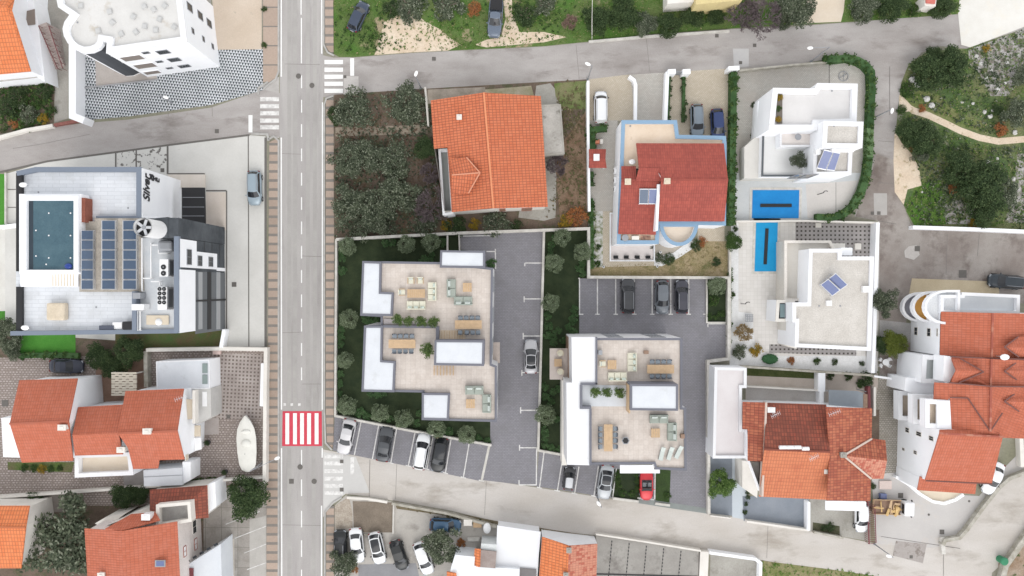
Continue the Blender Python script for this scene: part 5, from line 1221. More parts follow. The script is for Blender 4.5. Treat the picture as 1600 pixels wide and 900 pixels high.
whit(t1, [(569, 509), (598, 509), (597, 563), (618, 564.5), (616, 613), (565, 612)], 9.6)
whit(t1, [(659, 614), (703, 614.5), (701, 657), (659, 656)], 9.6)
whit(t1, [(688, 391), (758, 392), (758, 419), (687, 418)], 9.9, .6)
whit(t1, [(679, 531.5), (757, 532), (756, 572), (678, 570.5)], 11.6, 2.3)
plate(t1, [(688, 516), (727, 516), (727, 531), (686, 531)], 9.15, plain('deck_pale', (.60, .50, .38), .7, fine=.1), 'timber_deck', .05)
for i in range(9): plate(t1, [(690 + i * 4, 517), (690.6 + i * 4, 517), (690.6 + i * 4, 531), (690 + i * 4, 531)], 9.2, WOOD, 'deck_joist', .06)
for i in range(7): plate(t1, [(677.5 + i * 5, 571.5), (679 + i * 5, 571.5), (679 + i * 5, 586.5), (677.5 + i * 5, 586.5)], 9.35, WOOD, 'deck_slat', .08)
plate(t1, [(595, 508), (682, 509), (683, 513), (595, 512)], 9.5, RIM, 'dividing_parapet', .5); plate(t1, [(681, 510), (686, 510), (686, 532), (681, 532)], 9.45, RIM, 'dividing_parapet', .45)
plate(t1, [(600, 498), (685, 499), (684, 508), (599, 507)], 9.2, plain('planter_grey', (.36, .33, .33), .8), 'planter_bed', .12)
plate(t1, [(769, 535), (781, 535), (781, 567), (769, 567)], 3.4, mot('balcony_tan', (.44, .38, .34), (.50, .43, .39), s=1), 'balcony', .25)
plate(t1, [(595, 495), (613, 495), (613, 508), (596, 508)], 8.6, plain('grey_void', (.30, .28, .28), .8), 'recess_floor', .2)
# building 2
t2 = thing('roof_terrace_building', 'modern building with long white roof strip and one big roof terrace behind the parking', 'building', W(980, 630).to_tuple())
O2 = [(930, 528.5), (1066, 528.6), (1066, 637), (1071.5, 637), (1072.7, 735), (1024.5, 733), (1022, 725), (886, 726), (885, 598), (894, 598), (893, 529)]
o2 = flat(t2, O2, 9.3, mot('plot_render2', (.66, .66, .66), (.62, .62, .63), s=1), BEIGET, RIM, ph=.25, t=.22, floor_name='terrace_floor')
facade(t2, o2, (1.7, 4.6, 7.4), 3.6, 1.8, 1.5, (7, 8, 9))
m = MB(); m.prism([W(x, y, 9.62).to_2d() for x, y in ((893, 527), (930.5, 527), (930, 599), (907.5, 599), (907.5, 638), (921, 638), (921, 727), (886, 726), (885, 598), (894, 598))], 8.9, 9.62, True, True); m.build('white_roof', CAPW, t2)
for q in ([(930.5, 527), (933.5, 527), (933.5, 601), (930.5, 600)], [(907, 598), (933, 598), (933, 601.5), (907, 601.5)], [(906, 601.5), (910, 601.5), (910, 635), (906, 635)], [(906, 635), (924, 635), (924, 639), (906, 639)], [(921, 639), (924.5, 639), (924.5, 727), (921, 727)]):
    m = MB(); m.prism([W(x, y, 9.8).to_2d() for x, y in q], 8.7, 9.8, True, True); m.build('parapet', RIM, t2)
whit(t2, [(984.6, 600), (1059.6, 600.5), (1059.5, 642), (984.6, 641)], 11.8, 2.4)
m = MB(); p, q = W(978.5, 598.5, 9.2), W(985.5, 641.5, 9.2); m.prism([(p.x, p.y), (W(985, 0, 11.4).x, p.y), (W(985, 0, 11.4).x, q.y), (p.x, q.y)], 9.1, 11.2); m.build('timber_cladding', WOOD, t2)
plate(t2, [(910, 601.8), (979, 602), (979, 635), (910, 635)], 9.12, WROOF, 'white_patio', .04)
plate(t2, [(859, 544.5), (893, 544.5), (893, 593), (859, 593)], 3.2, mot('balcony_beige', (.50, .44, .40), (.55, .49, .45), s=1, fine=.04), 'balcony', .3)
plate(t2, [(888, 527), (895, 527), (895, 598), (888, 598)], 4.5, DWOOD, 'timber_wall', z0=0)
plate(t2, [(878, 594), (888, 594), (886, 727), (878, 727)], 3.6, PLAST, 'side_ledge', z0=.1)
plate(t2, [(969, 727), (1021, 727), (1022, 734), (1031, 734), (1031, 739.5), (969, 739.5)], 6.0, WHITE, 'entrance_canopy', .25)

# J: blue-rimmed house
tJ = thing('tiled_house', 'dark red tiled house with sky blue parapets and a half-round balcony', 'house', W(1050, 280).to_tuple())
flat(tJ, [(971.5, 188), (1057.5, 188), (1060.5, 211), (1134, 212.7), (1135, 228), (1134, 352), (1030, 350), (1029, 381), (964, 381), (969, 258)], 5.4, WHITE, mot('peach_terrace', (.66, .53, .40), (.72, .60, .48), s=.5, fine=.04, c3=(.50, .38, .27), s3=.7, lo3=.64, hi3=.78), BLUEP, ph=.35, t=.42, floor_name='terrace_floor')
roof(tJ, [[(994, 223.7, 6.2), (1131, 224, 6.2), (1137.6, 281.6, 8.3), (1033, 280, 8.3), (1031.5, 263.7, 7.7), (998.5, 263, 7.7)], [(1033, 281.6, 8.3), (1137.6, 281.6, 8.3), (1132, 346, 5.9), (1027.4, 346, 5.9)]], RED)
roof(tJ, [[(971, 259.5, 6.2), (993.5, 259.5, 6.2), (994, 281, 7.2), (971, 281.6, 7.2)], [(971, 281.6, 7.2), (1031, 281.6, 7.2), (1024.6, 367, 5.6), (966, 365.6, 5.6)]], RED)
roof(tJ, [[(998.5, 262.5, 7.75), (1032, 262.5, 7.75), (1034, 283, 7.5), (993, 283, 7.4)]], RED)
ridge(tJ, [(1033, 281, 8.3), (1137.6, 281.6, 8.3)], RED); ridge(tJ, [(971, 281.6, 7.2), (1031, 282, 7.3)], RED)
walls(tJ, [(996, 225, 6.2), (1130, 225, 6.2), (1136, 281.6, 8.3), (1131, 345, 5.9), (1028, 345, 5.9), (1033, 281, 8.3)], WHITE, z0=5)
walls(tJ, [(971, 259.5, 6.2), (1030, 260, 6.2), (1031, 282, 7.2), (1024, 366, 5.6), (966, 365, 5.6), (971, 281, 7.2)], WHITE, z0=2.5)
cx, cy = 1061, 349
o = [(cx + 30 * math.cos(R(a)), cy + 35 * math.sin(R(a))) for a in range(0, 181, 12)]
flat(tJ, o, 5.3, WHITE, mot('balcony_peach', (.66, .56, .45), (.70, .61, .51), s=.8, fine=.04), BLUEP, ph=.8, t=.4, floor_name='balcony_floor')
plate(tJ, [(1027, 288), (1031.5, 288), (1028, 360), (1024.5, 360)], 7.4, WHITE, 'party_wall', 1.8)
chimney(tJ, 981, 284, 7.0, .6, (.6, .6), CREAM); chimney(tJ, 1042.5, 283, 8.3, .5, (.6, .55), CREAM)
solar(0, 0, [(998.5, 319, 6.7), (1012.5, 319, 6.7), (1013.5, 295, 7.25), (999.5, 295, 7.25)], 6.4, 'blue solar panel on the dark red roof, the western one', 1, mat=MC['collector_blue'])
solar(0, 0, [(1013.3, 319, 6.7), (1027, 319, 6.7), (1027.5, 295, 7.25), (1014.3, 295, 7.25)], 6.4, 'violet-blue solar panel on the dark red roof, the eastern one', 1)
t = thing('satellite_dish', 'white satellite dish on the peach terrace of the dark red roofed house', 'satellite dish', (W(988, 253, 5.2).x, W(988, 253, 5.2).y, 5.1)); p = W(988, 253, 6.0)
m = MB(); m.ball((p.x, p.y, 6.0), .45, 2, (1, .75, .25)); m.build('dish', WPL, t, smooth=True); m = MB(); m.cyl((p.x, p.y, 5.05), .04, .9, 8); m.build('mast', METAL, t)
tP = thing('garden_pavilion', 'small garden pavilion with square red roof and white chimney', 'pavilion', W(934, 248).to_tuple())
roof(tP, [[(920, 233, 2.6), (947, 233, 2.6), (946, 248, 3.1), (920.5, 248, 3.1)], [(920.5, 248, 3.1), (946, 248, 3.1), (948, 262.5, 2.6), (920, 262.5, 2.6)]], RED)
m = MB(); [m.box((W(x, y, 2.4).x, W(x, y, 2.4).y, 1.2), (.18, .18, 2.4)) for x in (922, 945) for y in (236, 260)]; m.build('posts', WPL, tP); chimney(tP, 932, 246, 3.0, .5, (.6, .7), WPL)
tJ2 = thing('paved_terrace', 'raised white terrace with low parapet south west of the dark red roofed house', 'terrace', W(988, 370).to_tuple())
flat(tJ2, [(953, 332.5), (1023, 332.5), (1023, 408), (953, 408)], .45, WHITE, mot('pink_white_tiles', (.62, .57, .55), (.66, .61, .59), s=.6, fine=.04), WHITE, ph=.2, t=.12)

# K: white villa 1
tK = thing('white_villa', 'white flat-roofed villa with gravel roof boxes and blue solar panels beside the curved hedge', 'villa', W(1270, 210).to_tuple())
plate(tK, [(1163, 230), (1190, 205), (1192, 156), (1210, 150), (1275, 150), (1277, 279), (1163, 279)], 2.2, mot('terrace_cream', (.62, .60, .56), (.66, .64, .60), s=.5, fine=.03), 'lower_terrace', z0=0)
plate(tK, [(1184, 158), (1194, 158), (1192, 205), (1182, 205)], 2.0, WHITE, 'side_ledge', z0=0)
flat(tK, [(1193, 157), (1275, 157), (1275, 275.5), (1190, 275.5)], 3.5, WHITE, mot('terrace_white', (.68, .68, .67), (.73, .73, .72), s=.4, fine=.02), plain('rail_grey', (.10, .11, .12), .4), ph=.3, t=.2, floor_name='terrace_floor')
oK = flat(tK, [(1208, 137.5), (1273, 138.5), (1277, 130), (1340, 131), (1338, 193), (1278, 195), (1277, 203), (1201, 203)], 7.2, WHITE, mot('upper_white_roof', (.62, .605, .595), (.67, .655, .645), s=.4, fine=.02), WHITE, ph=.6, t=.62)
plate(tK, [(1213.5, 144), (1222.5, 144), (1222.5, 193), (1213.5, 193)], 6.75, plain('planter_dark', (.15, .13, .11), .9), 'planter', .1)
flat(tK, [(1219, 203), (1275, 203), (1275, 229), (1219, 229)], 5.0, WHITE, mot('patio_pinkish', (.66, .61, .58), (.70, .66, .63), s=.6, fine=.03), WHITE, ph=.3, t=.2, floor_name='patio_floor')
oK2 = flat(tK, [(1287, 189), (1349, 190.5), (1347, 231), (1285, 230)], 8.8, WHITE, GRAVELR, WHITE, ph=.35, t=.5, z0=3)
oK3 = flat(tK, [(1272, 228), (1332, 229), (1330, 273), (1270, 274)], 6.6, WHITE, GRAVELR, WHITE, ph=.3, t=.42)
win(tK, oK3[2], oK3[3], 1246, 272, 1262, 278, frame=METAL, name='window')
plate(tK, [(1226, 272), (1239, 272), (1239, 277.5), (1226, 277.5)], 2.26, plain('dark_mat', (.10, .10, .11)), 'door_mat', .05)
solar(0, 0, [(1276, 263, 6.7), (1290, 266, 6.7), (1302, 237, 7.9), (1288, 233.5, 7.9)], 6.3, 'tilted violet solar panel on the villa gravel roof, western of the pair', 1)
solar(0, 0, [(1291, 266, 6.7), (1304, 267, 6.7), (1313, 239, 7.9), (1303, 237, 7.9)], 6.3, 'tilted violet solar panel on the villa gravel roof, eastern of the pair', 1)
m = MB(); p = W(1278, 238, 7); m.cyl((p.x, p.y, 6.3), .35, .9, 20); tag(m.build('water_tank', WPL), 'round white tank beside the villa solar panels', 'tank')
m = MB(); mm_ = Matrix.Translation(W(1299, 234.5, 8.3)) @ Matrix.Rotation(math.pi / 2, 4, 'Y'); m.cyl(None, .28, 2.6, 16, M=mm_); tag(m.build('solar_boiler', WPL, smooth=False), 'white horizontal boiler drum above the villa solar panels', 'boiler')
# villa 2
tK4 = thing('white_villa', 'white villa with large gravel roof and one diamond-set solar panel', 'villa', W(1305, 470).to_tuple())
flat(tK4, [(1226, 376), (1298, 376), (1304, 387), (1304, 470), (1226, 470)], 3.2, mot('beige_render', (.68, .64, .58), (.62, .58, .52), s=.5), mot('beige_terrace2', (.60, .57, .52), (.64, .61, .56), s=.4, fine=.04), mot('beige_cap', (.70, .66, .60), (.74, .70, .65), s=1), ph=.6, t=.3, floor_name='terrace_floor')
flat(tK4, [(1264.4, 389), (1315, 389), (1315, 401), (1365.4, 401), (1360.7, 548), (1242, 542), (1243, 503.5), (1238.5, 503.5), (1238.5, 473), (1262, 473)], 6.2, WHITE, GRAVELR, WHITE, ph=.35, t=.42)
plate(tK4, [(1314, 387), (1332, 387), (1332, 399), (1315, 399)], 5.2, WHITE, 'side_block', z0=0)
flat(tK4, [(1214, 469), (1242, 469), (1242, 502.5), (1212, 502.5)], 3.8, WHITE, GLASSD, PLAST, ph=.3, t=.35, floor_name='bay_floor')
plate(tK4, [(1219, 475), (1235, 475), (1235, 496), (1219, 496)], 3.9, plain('bay_glass', (.16, .22, .23), .2), 'bay_glazing', .08)
plate(tK4, [(1226.5, 474), (1227.7, 474), (1227.7, 497), (1226.5, 497)], 3.97, METAL, 'glazing_bar', .08)
plate(tK4, [(1228, 503), (1243, 503), (1245, 545), (1228, 540)], 3.0, PLAST, 'side_wing', z0=0)
solar(0, 0, [(1282, 445, 6.3), (1300.5, 462.5, 6.3), (1312.8, 453.5, 7.0), (1294, 436, 7.0)], 5.9, 'blue solar panel of the diamond pair on the gravel roof, southern one', 1)
solar(0, 0, [(1294.6, 435.5, 6.7), (1313.4, 453, 6.7), (1324.5, 445, 7.4), (1306, 427, 7.4)], 5.9, 'blue solar panel of the diamond pair on the gravel roof, northern one', 1)
vent_box(1296, 473.7, 5.85, 'square white roof vent south of the diamond solar panels', (.65, .65, .4)); vent_box(1354, 452, 5.85, 'white roof box at the east parapet of the gravel roof villa', (.8, .8, .6))
# pools
for nm, q, s, lb in (('pool_cover', [(1176, 297), (1249, 297), (1248, 341), (1175, 341)], (1188, 321, 1237, 321), 'wide bright blue pool cover south of the villa with violet panels'), ('pool_cover', [(1181.6, 345), (1215.4, 345.5), (1213.6, 424), (1179, 424)], (1198.5, 357, 1195.5, 413), 'narrow upright blue pool cover west of the gravel roof villa')):
    c = ctr(q); t = thing('swimming_pool', lb, 'pool', c)
    o = [W(x, y, .1).to_2d() for x, y in q]; ring(inset(o, -.35), o, 0, .07).build('pool_edge', STONE if nm else STONE, t)
    m = MB(); m.prism(o, .02, .1); m.build('cover', mot('blue_tarp%d' % q[0][1], (.01, .20, .52) if q[0][1] == 297 else (.01, .27, .56), (.015, .24, .58) if q[0][1] == 297 else (.015, .31, .60), s=.5, fine=.06, rough=.45), t)
    m = MB(); a_, b_ = W(s[0], s[1], .15), W(s[2], s[3], .15); m.bar(a_, b_, .42, .08); m.build('dark_weight', BLACK, t)

# L: terracotta old house, south east
tL = thing('tiled_house', 'old weathered orange house with patched roofs and crossing gables by the south road', 'house', W(1270, 700).to_tuple())
flat(tL, [(1117, 574), (1166.4, 575), (1166.4, 606), (1159, 606), (1159, 671), (1168, 672), (1167.5, 716), (1114, 716)], 3.8, WHITE, mot('pinkish_white_roof', (.62, .58, .58), (.67, .64, .64), s=.3, fine=.03), WHITE, ph=.3, t=.32)
roof(tL, [[(1160, 628, 4.7), (1197.5, 629, 5.8), (1191, 721, 5.8), (1168, 720, 4.9), (1168, 671, 4.9), (1160, 670.6, 4.7)]], OLDO)
roof(tL, [[(1199, 629, 4.8), (1291, 632, 4.8), (1296.6, 706, 7.2), (1194, 702, 7.2)]], OLDT)  # old tiles, their dark tone also carrying the shade of this north slope
roof(tL, [[(1194, 702, 7.2), (1296.6, 706, 7.2), (1293, 781, 4.8), (1186.4, 776, 4.8)]], ORF)  # cleaner faded tiles, with the south slope's sunlight worked into the lighter tone
roof(tL, [[(1291, 636, 7.0), (1362.7, 638, 5.0), (1362, 685, 5.0), (1319, 712, 6.25), (1297, 711, 6.9)], [(1297, 711, 6.9), (1319, 712, 6.25), (1361, 748.4, 5.0), (1360, 783, 5.0), (1292.5, 782, 7.0)]], OLDO)
roof(tL, [[(1362, 685, 5.0), (1383.4, 688, 5.0), (1386, 720, 6.3), (1319, 712, 6.3)]], OLDO); roof(tL, [[(1319, 712, 6.3), (1386, 720, 6.3), (1380.6, 748.4, 5.0), (1361, 748.4, 5.0)]], PINKT)
PR = plain('pale_mortar_ridge', (.56, .46, .40), .8, fine=.1)
ridge(tL, [(1319, 711, 6.35), (1362, 685.5, 5.1)], PR); ridge(tL, [(1319, 713, 6.35), (1361, 748, 5.1)], PR); ridge(tL, [(1194, 702, 7.2), (1296.6, 706, 7.2)], OLDO)
plate(tL, [(1196, 629), (1199, 629), (1193, 776), (1190, 776)], 5.9, PR, 'verge_wall', 1.0)
walls(tL, [(1161, 629, 4.7), (1292, 632, 4.8), (1362, 638, 5), (1362, 685, 5), (1383, 688, 5), (1386, 720, 6.2), (1380, 748, 5), (1360, 748, 5), (1359, 782, 5), (1188, 775, 4.8), (1168, 720, 4.9)], WHITE, .3)
plate(tL, [(1290, 783), (1353, 784), (1354.5, 799), (1290, 797)], 3.2, WHITE, 'carport_roof', .15)
plate(tL, [(1160, 720), (1187, 722), (1183, 778), (1160, 762)], 3.2, PLAST, 'porch_block', z0=0)
for i in range(4):
    p = W(1223 + i * 11.5 + (i > 2) * 1, 699 - (i < 1) * 0 + (i > 2) * 2, 7.6); m = MB(); mm_ = Matrix.Translation(p - Vector((.42, 0, 0))) @ Matrix.Rotation(math.pi / 2, 4, 'Y'); m.cyl(None, .22, .84, 14, M=mm_)
    tag(m.build('water_drum', WPL), 'white water drum on the weathered ridge, %s from the west' % ('first', 'second', 'third', 'last')[i], 'water drum', 'white drums along the weathered ridge')
chimney(tL, 1205, 640.5, 5.2, .5, (.8, .5), WPL); chimney(tL, 1318, 711, 6.4, .5, (.6, .5), COLDC); chimney(tL, 1293, 737, 5.8, .5, (.7, .4), PLAST)
antenna(1304, 645, 5.6, 'aerial with dish on the weathered roof near the grey glass canopy'); antenna(1272, 715, 6.8, 'thin aerial on the orange slope below the water drums', 1.0); antenna(1212, 648, 5.4, 'aerial beside the white chimney on the dark patched slope', 1.0)
t = thing('glazed_canopy', 'grey glazed canopy behind the weathered house', 'canopy', W(1325, 622).to_tuple())
plate(t, [(1295, 609), (1340, 611), (1355, 616), (1355, 637), (1295, 636)], 2.7, plain('canopy_glass', (.25, .28, .31), .25), 'glass', .06); m = MB(); [m.box((W(x, y, 2.6).x, W(x, y, 2.6).y, 1.3), (.1, .1, 2.6)) for x in (1297, 1353) for y in (612, 634)]; m.build('posts', METAL, t)
plate(t, [(1349, 615), (1355.5, 616), (1355.5, 637), (1349, 637)], 2.75, DWOOD, 'edge_panel', .08)

# M: white apartment building, east
tM = thing('apartment_building', 'tall white apartment building with rounded balconies and joined terracotta roofs at the right edge', 'building', W(1500, 620).to_tuple())
roof(tM, [[(1470, 487, 7), (1551, 489, 9), (1549, 561, 9), (1468.5, 554.6, 7)], [(1551, 489, 9), (1700, 492, 7), (1700, 566, 7), (1549, 561, 9)]], TERRB)
roof(tM, [[(1485, 557, 8.2), (1549, 561, 9.6), (1548, 605, 9.6), (1483, 599, 8.2), (1493.6, 579, 9.1)], [(1549, 561, 9.6), (1700, 566, 8.4), (1700, 607, 8.4), (1548, 605, 9.6)]], TERRB)
roof(tM, [[(1460, 597.6, 8.6), (1548, 603, 10.2), (1547, 674, 10.2), (1487, 671, 9.0), (1484, 622, 9.0), (1478, 627.7, 8.9), (1458.7, 627, 8.6)], [(1548, 603, 10.2), (1700, 606, 8.2), (1700, 690, 8.2), (1567, 684, 9.2), (1547, 674, 10.2)]], TERRB)
roof(tM, [[(1468.5, 671, 9.6), (1487, 671, 9.6), (1547, 674, 9.9), (1567, 682.5, 9.9), (1468.5, 677, 10.0)], [(1468.5, 677, 10), (1567, 682.5, 10), (1549.8, 755.6, 7), (1445.7, 750.7, 7)]], TERRB)
roof(tM, [[(1437.6, 745, 6.2), (1446, 749, 6.4), (1526, 756, 6.4), (1523.7, 772, 5.6), (1433.5, 766, 5.6)]], TERRB)
def gablet(a, tip, b, par=tM):
    roof(par, [[a, (a[0], tip[1], tip[2]), tip], [(a[0], tip[1], tip[2]), b, tip]], TERRB, 'dormer_roof')
roof(tM, [[(1494, 579, 9.9), (1537, 581, 9.9), (1500, 561, 9.0), (1488, 561, 9.0)], [(1494, 579, 9.9), (1537, 581, 9.9), (1498, 598, 9.0), (1487, 597, 9.0)]], TERRB, 'cross_gable')
for yc in (542, 580, 627):
    roof(tM, [[(1569, yc, 10.0 if yc > 600 else 9.6), (1700, yc + 2, 9.6), (1700, yc - 20, 8.6), (1591, yc - 16, 8.9)], [(1569, yc, 10.0 if yc > 600 else 9.6), (1700, yc + 2, 9.6), (1700, yc + 20, 8.6), (1592, yc + 16, 8.9)]], TERRB, 'cross_gable')
DR = plain('dark_flashing', (.16, .07, .06), .7)
ridge(tM, [(1551, 489, 9.02), (1549, 561, 9.02)], PINKT); ridge(tM, [(1549, 561, 9.7), (1548, 605, 9.8)], PINKT); ridge(tM, [(1548, 605, 10.3), (1547, 674, 10.3)], PINKT); ridge(tM, [(1468.5, 677, 10.02), (1567, 682.5, 10.02)], PINKT)
for q in ([(1485, 557.5, 9.2), (1700, 565, 9.2)], [(1483, 598, 9.4), (1548, 603.5, 10.35), (1700, 606, 9)], [(1512, 622, 9.6), (1547, 674, 10.3), (1566, 645, 9.9)], [(1484, 621, 9.2), (1512, 622, 9.6)], [(1500, 560, 9.2), (1537, 581, 10), (1498, 598, 9.2)], [(1591, 526, 9.1), (1569, 542, 9.75), (1592, 558, 9.1)], [(1591, 564, 9.1), (1569, 580, 9.75), (1592, 596, 9.1)], [(1591, 611, 9.3), (1569, 627, 10.1), (1592, 643, 9.3)], [(1446, 751, 7.0), (1550, 756, 7.0)]): ridge(tM, q, DR, .07, 'flashing')
oM1 = walls(tM, [(1470, 487, 7), (1700, 492, 7), (1700, 570, 7), (1468.5, 556, 7)], WHITE, .05)
walls(tM, [(1486, 557, 8.2), (1700, 566, 8.2), (1700, 690, 8.2), (1490, 672, 9), (1484, 600, 8)], WHITE, .3)
oM2 = walls(tM, [(1468.5, 671, 9.8), (1560, 675, 9.8), (1567, 682.5, 9.8), (1549.8, 755.6, 7), (1445.7, 750.7, 7), (1468.5, 677, 9.9)], WHITE, .05)
walls(tM, [(1437.6, 745, 6.0), (1526, 752, 6.0), (1523.7, 772, 5.6), (1433.5, 766, 5.6)], WHITE, .1)
plate(tM, [(1424, 556), (1470, 556), (1470, 600), (1424, 592)], 3.4, WHITE, 'low_wing', z0=0)
flat(tM, [(1442, 555), (1486, 557), (1484, 600), (1440, 598)], 6.2, WHITE, mot('grey_green_terrace', (.52, .55, .54), (.57, .60, .59), s=.5, fine=.03), WHITE, ph=.7, t=.5, floor_name='terrace_floor')
flat(tM, [(1448, 556), (1462, 556), (1462, 597), (1447, 597)], 6.6, WHITE, METAL, WHITE, ph=.2, t=.3) if False else None
plate(tM, [(1415, 590), (1459, 592), (1458, 625), (1413, 610)], 4.6, WHITE, 'low_wing', z0=0)
plate(tM, [(1475, 556), (1486, 557), (1493, 579), (1484, 598), (1474, 596)], 8.3, WHITE, 'gable_wall', z0=6)
for z, x0, ya, yb2, fl in ((3.0, 1404, 611, 656, mot('beige_floor', (.46, .38, .31), (.52, .44, .36), s=.8)), (6.3, 1427, 617, 662, MC['beige_floor']), (9.0, 1446, 624, 668, mot('peach_floor', (.66, .55, .43), (.70, .59, .48), s=.8))):
    flat(tM, [(x0, ya), (1484 if z > 9 else x0 + 44, ya + 2), (1486 if z > 9 else x0 + 44, yb2 + 3), (x0, yb2)], z, WHITE, fl, WHITE, z0=z - 1.3, ph=.9, t=.5, floor_name='balcony_floor')
plate(tM, [(1465, 627), (1484, 627), (1486, 670), (1465, 669)], 9.1, WHITE, 'balcony_wall', .4)
a_, b_ = oM2[4], oM2[5]
for q in ((1415, 667, 1421, 677), (1432, 673, 1440, 683), (1452, 680, 1459, 690), (1410, 699, 1414, 705), (1428, 703, 1433, 711)): win(tM, a_, b_, *q, frame=PLAST)
for q in ((1429, 511, 1434, 524), (1449, 512.5, 1454.5, 526), (1464, 513, 1466, 526)): win(tM, oM1[0], oM1[3], *q, frame=PLAST)
for z, xc, r_ in ((1.8, 1441, 31), (4.4, 1459, 33), (7.2, 1480, 35)):
    o = [(xc + r_ * math.cos(R(a)), 480 + r_ * .76 * math.sin(R(a))) for a in range(90, 271, 15)] + [(xc + 20, 480 - r_ * .76), (xc + 20, 480 + r_ * .76)]
    fl = {1.8: plain('grey_purple_floor', (.22, .22, .25), .8), 4.4: plain('orange_floor', (.50, .26, .06), .7, fine=.1), 7.2: mot('pale_floor', (.60, .62, .64), (.66, .67, .68), s=.6)}[z]
    flat(tM, o, z, WHITE, fl, WHITE, z0=max(0, z - .75), ph=.7, t=.24, floor_name='balcony_floor')
flat(tM, [(1470, 461), (1503, 461), (1503, 457), (1593.6, 461), (1593, 491), (1470, 489)], 7.0, WHITE, mot('pale_blue_terrace', (.58, .61, .64), (.63, .66, .68), s=.4, fine=.03), WHITE, ph=.6, t=.35, floor_name='terrace_floor')
t_ = W(1570, 558, 10.6); t = thing('satellite_dish', 'white satellite dish on the terracotta roofs of the right-hand building', 'satellite dish', (t_.x, t_.y, 9.4)); m = MB(); m.ball((t_.x, t_.y, 10.6), .52, 2, (1.1, .7, .25)); m.build('dish', WPL, t, smooth=True); m = MB(); m.cyl((t_.x, t_.y, 9.0), .04, 1.6, 6); m.build('mast', METAL, t)
t = thing('curved_stair', 'curved white stair landing below the right-hand terracotta roof', 'stairs', W(1480, 775).to_tuple()); m = MB(); q = [W(x, y, .5).to_2d() for x, y in ((1432, 764), (1445, 776), (1460, 784), (1476, 787), (1492, 782), (1505, 772), (1500, 760), (1440, 758))]; m.prism(q, 0, .5); m.build('landing', CREAM, t); m = MB()
qq = [W(x, y, .8).to_2d() for x, y in ((1400, 745), (1422, 758), (1438, 772), (1458, 784), (1476, 787), (1494, 781), (1506, 773))]; L_, R_ = ribbon(qq, .35)
for i in range(6): m.prism([L_[i], L_[i + 1], R_[i + 1], R_[i]], 0, .8)
m.build('curved_wall', WHITE, t)

# N: southern row
tN = thing('flat_roof_building', 'plain white square flat roof beside the southern car park', 'building', W(808, 855).to_tuple())
plate(tN, [(777, 821), (845, 831), (840, 889), (774, 887.5)], 2.8, mot('bright_white_roof', (.74, .75, .77), (.70, .71, .73), s=.3, fine=.01), 'roof', .2); plate(tN, [(778, 823), (843, 832), (838, 960), (775, 960)], 2.55, WHITE, 'wall', z0=0)
tN2 = thing('tiled_house', 'orange and brick toned gable house with white end wall beside the concrete slabs', 'house', W(885, 870).to_tuple())
roof(tN2, [[(847, 839, 3.2), (889, 853, 5.2), (885, 960, 5.2), (838, 960, 3.2)]], ORANGE); roof(tN2, [[(889, 853, 5.2), (933.5, 850, 3.2), (930, 960, 3.2), (885, 960, 5.2)]], PINKT)
walls(tN2, [(847, 839, 3.2), (889, 853, 5.2), (933.5, 850, 3.2), (930, 960, 3.2), (838, 960, 3.2)], WHITE, .04, drop=.14)
chimney(tN2, 889, 860, 5.1, .4, (.5, .5), COLDC); chimney(tN2, 884, 899, 5.1, .4, (.5, .5), COLDC)
tN3 = thing('low_house', 'low white house roofs with an orange tiled strip at the bottom edge', 'house', W(740, 880).to_tuple())
plate(tN3, [(711, 867), (742, 870), (741, 884), (775, 887), (812, 889), (810, 960), (700, 960), (704, 890)], 3.4, mot('pale_sheet_roof', (.70, .73, .76), (.76, .78, .80), s=.4, fine=.02), 'roof', z0=0)
roof(tN3, [[(741.6, 857.5, 3.2), (750, 858, 3.7), (749, 886, 3.7), (740, 884.5, 3.2)]], ORANGE); plate(tN3, [(750, 859), (776, 862), (774, 888), (749, 886)], 3.5, mot('brown_felt', (.26, .21, .19), (.33, .28, .26), s=.8), 'felt_roof', .1)
plate(tN3, [(752, 849), (776, 851), (775, 861), (751, 858)], 3.2, mot('grey_white_roof', (.60, .63, .62), (.66, .68, .68), s=.8), 'roof', z0=0)
roof(tN3, [[(698, 893, 3.3), (712, 896, 3.9), (716, 960, 3.9), (700, 960, 3.3)]], ORANGE)
plate(tN3, [(809, 887), (838, 890), (836, 960), (809, 960)], 3.0, plain('dark_yard_roof', (.18, .17, .17), .8, fine=.1), 'dark_roof', .1)
tN4 = thing('garage_deck', 'grey concrete slab deck with dashed joints along the south road', 'garage', W(1010, 875).to_tuple())
plate(tN4, [(931, 837), (1092, 861), (1090, 960), (928, 960)], .6, mot('garage_concrete', (.27, .255, .235), (.34, .325, .30), s=.3, fine=.08, c3=(.20, .185, .17), s3=.5, lo3=.56, hi3=.7), 'roof', z0=0)
for i in range(5):
    x0 = 956 + i * 27; m = MB()
    for k in range(12):
        y_ = 846 + i * 4 + k * 5.4
        if y_ < 905: p = W(x0 - k * .5, y_, .62); m.box((p.x, p.y, .62), (.12, .22, .03))
    m.bar(W(x0, 846 + i * 4, .61), W(x0 - 5, 905, .61), .025, .015)
    m.build('joint_studs', BLACK, tN4)
plate(tN4, [(931, 896), (1091, 900), (1091, 902), (931, 898)], .66, BLACK, 'roof_edge', .05)
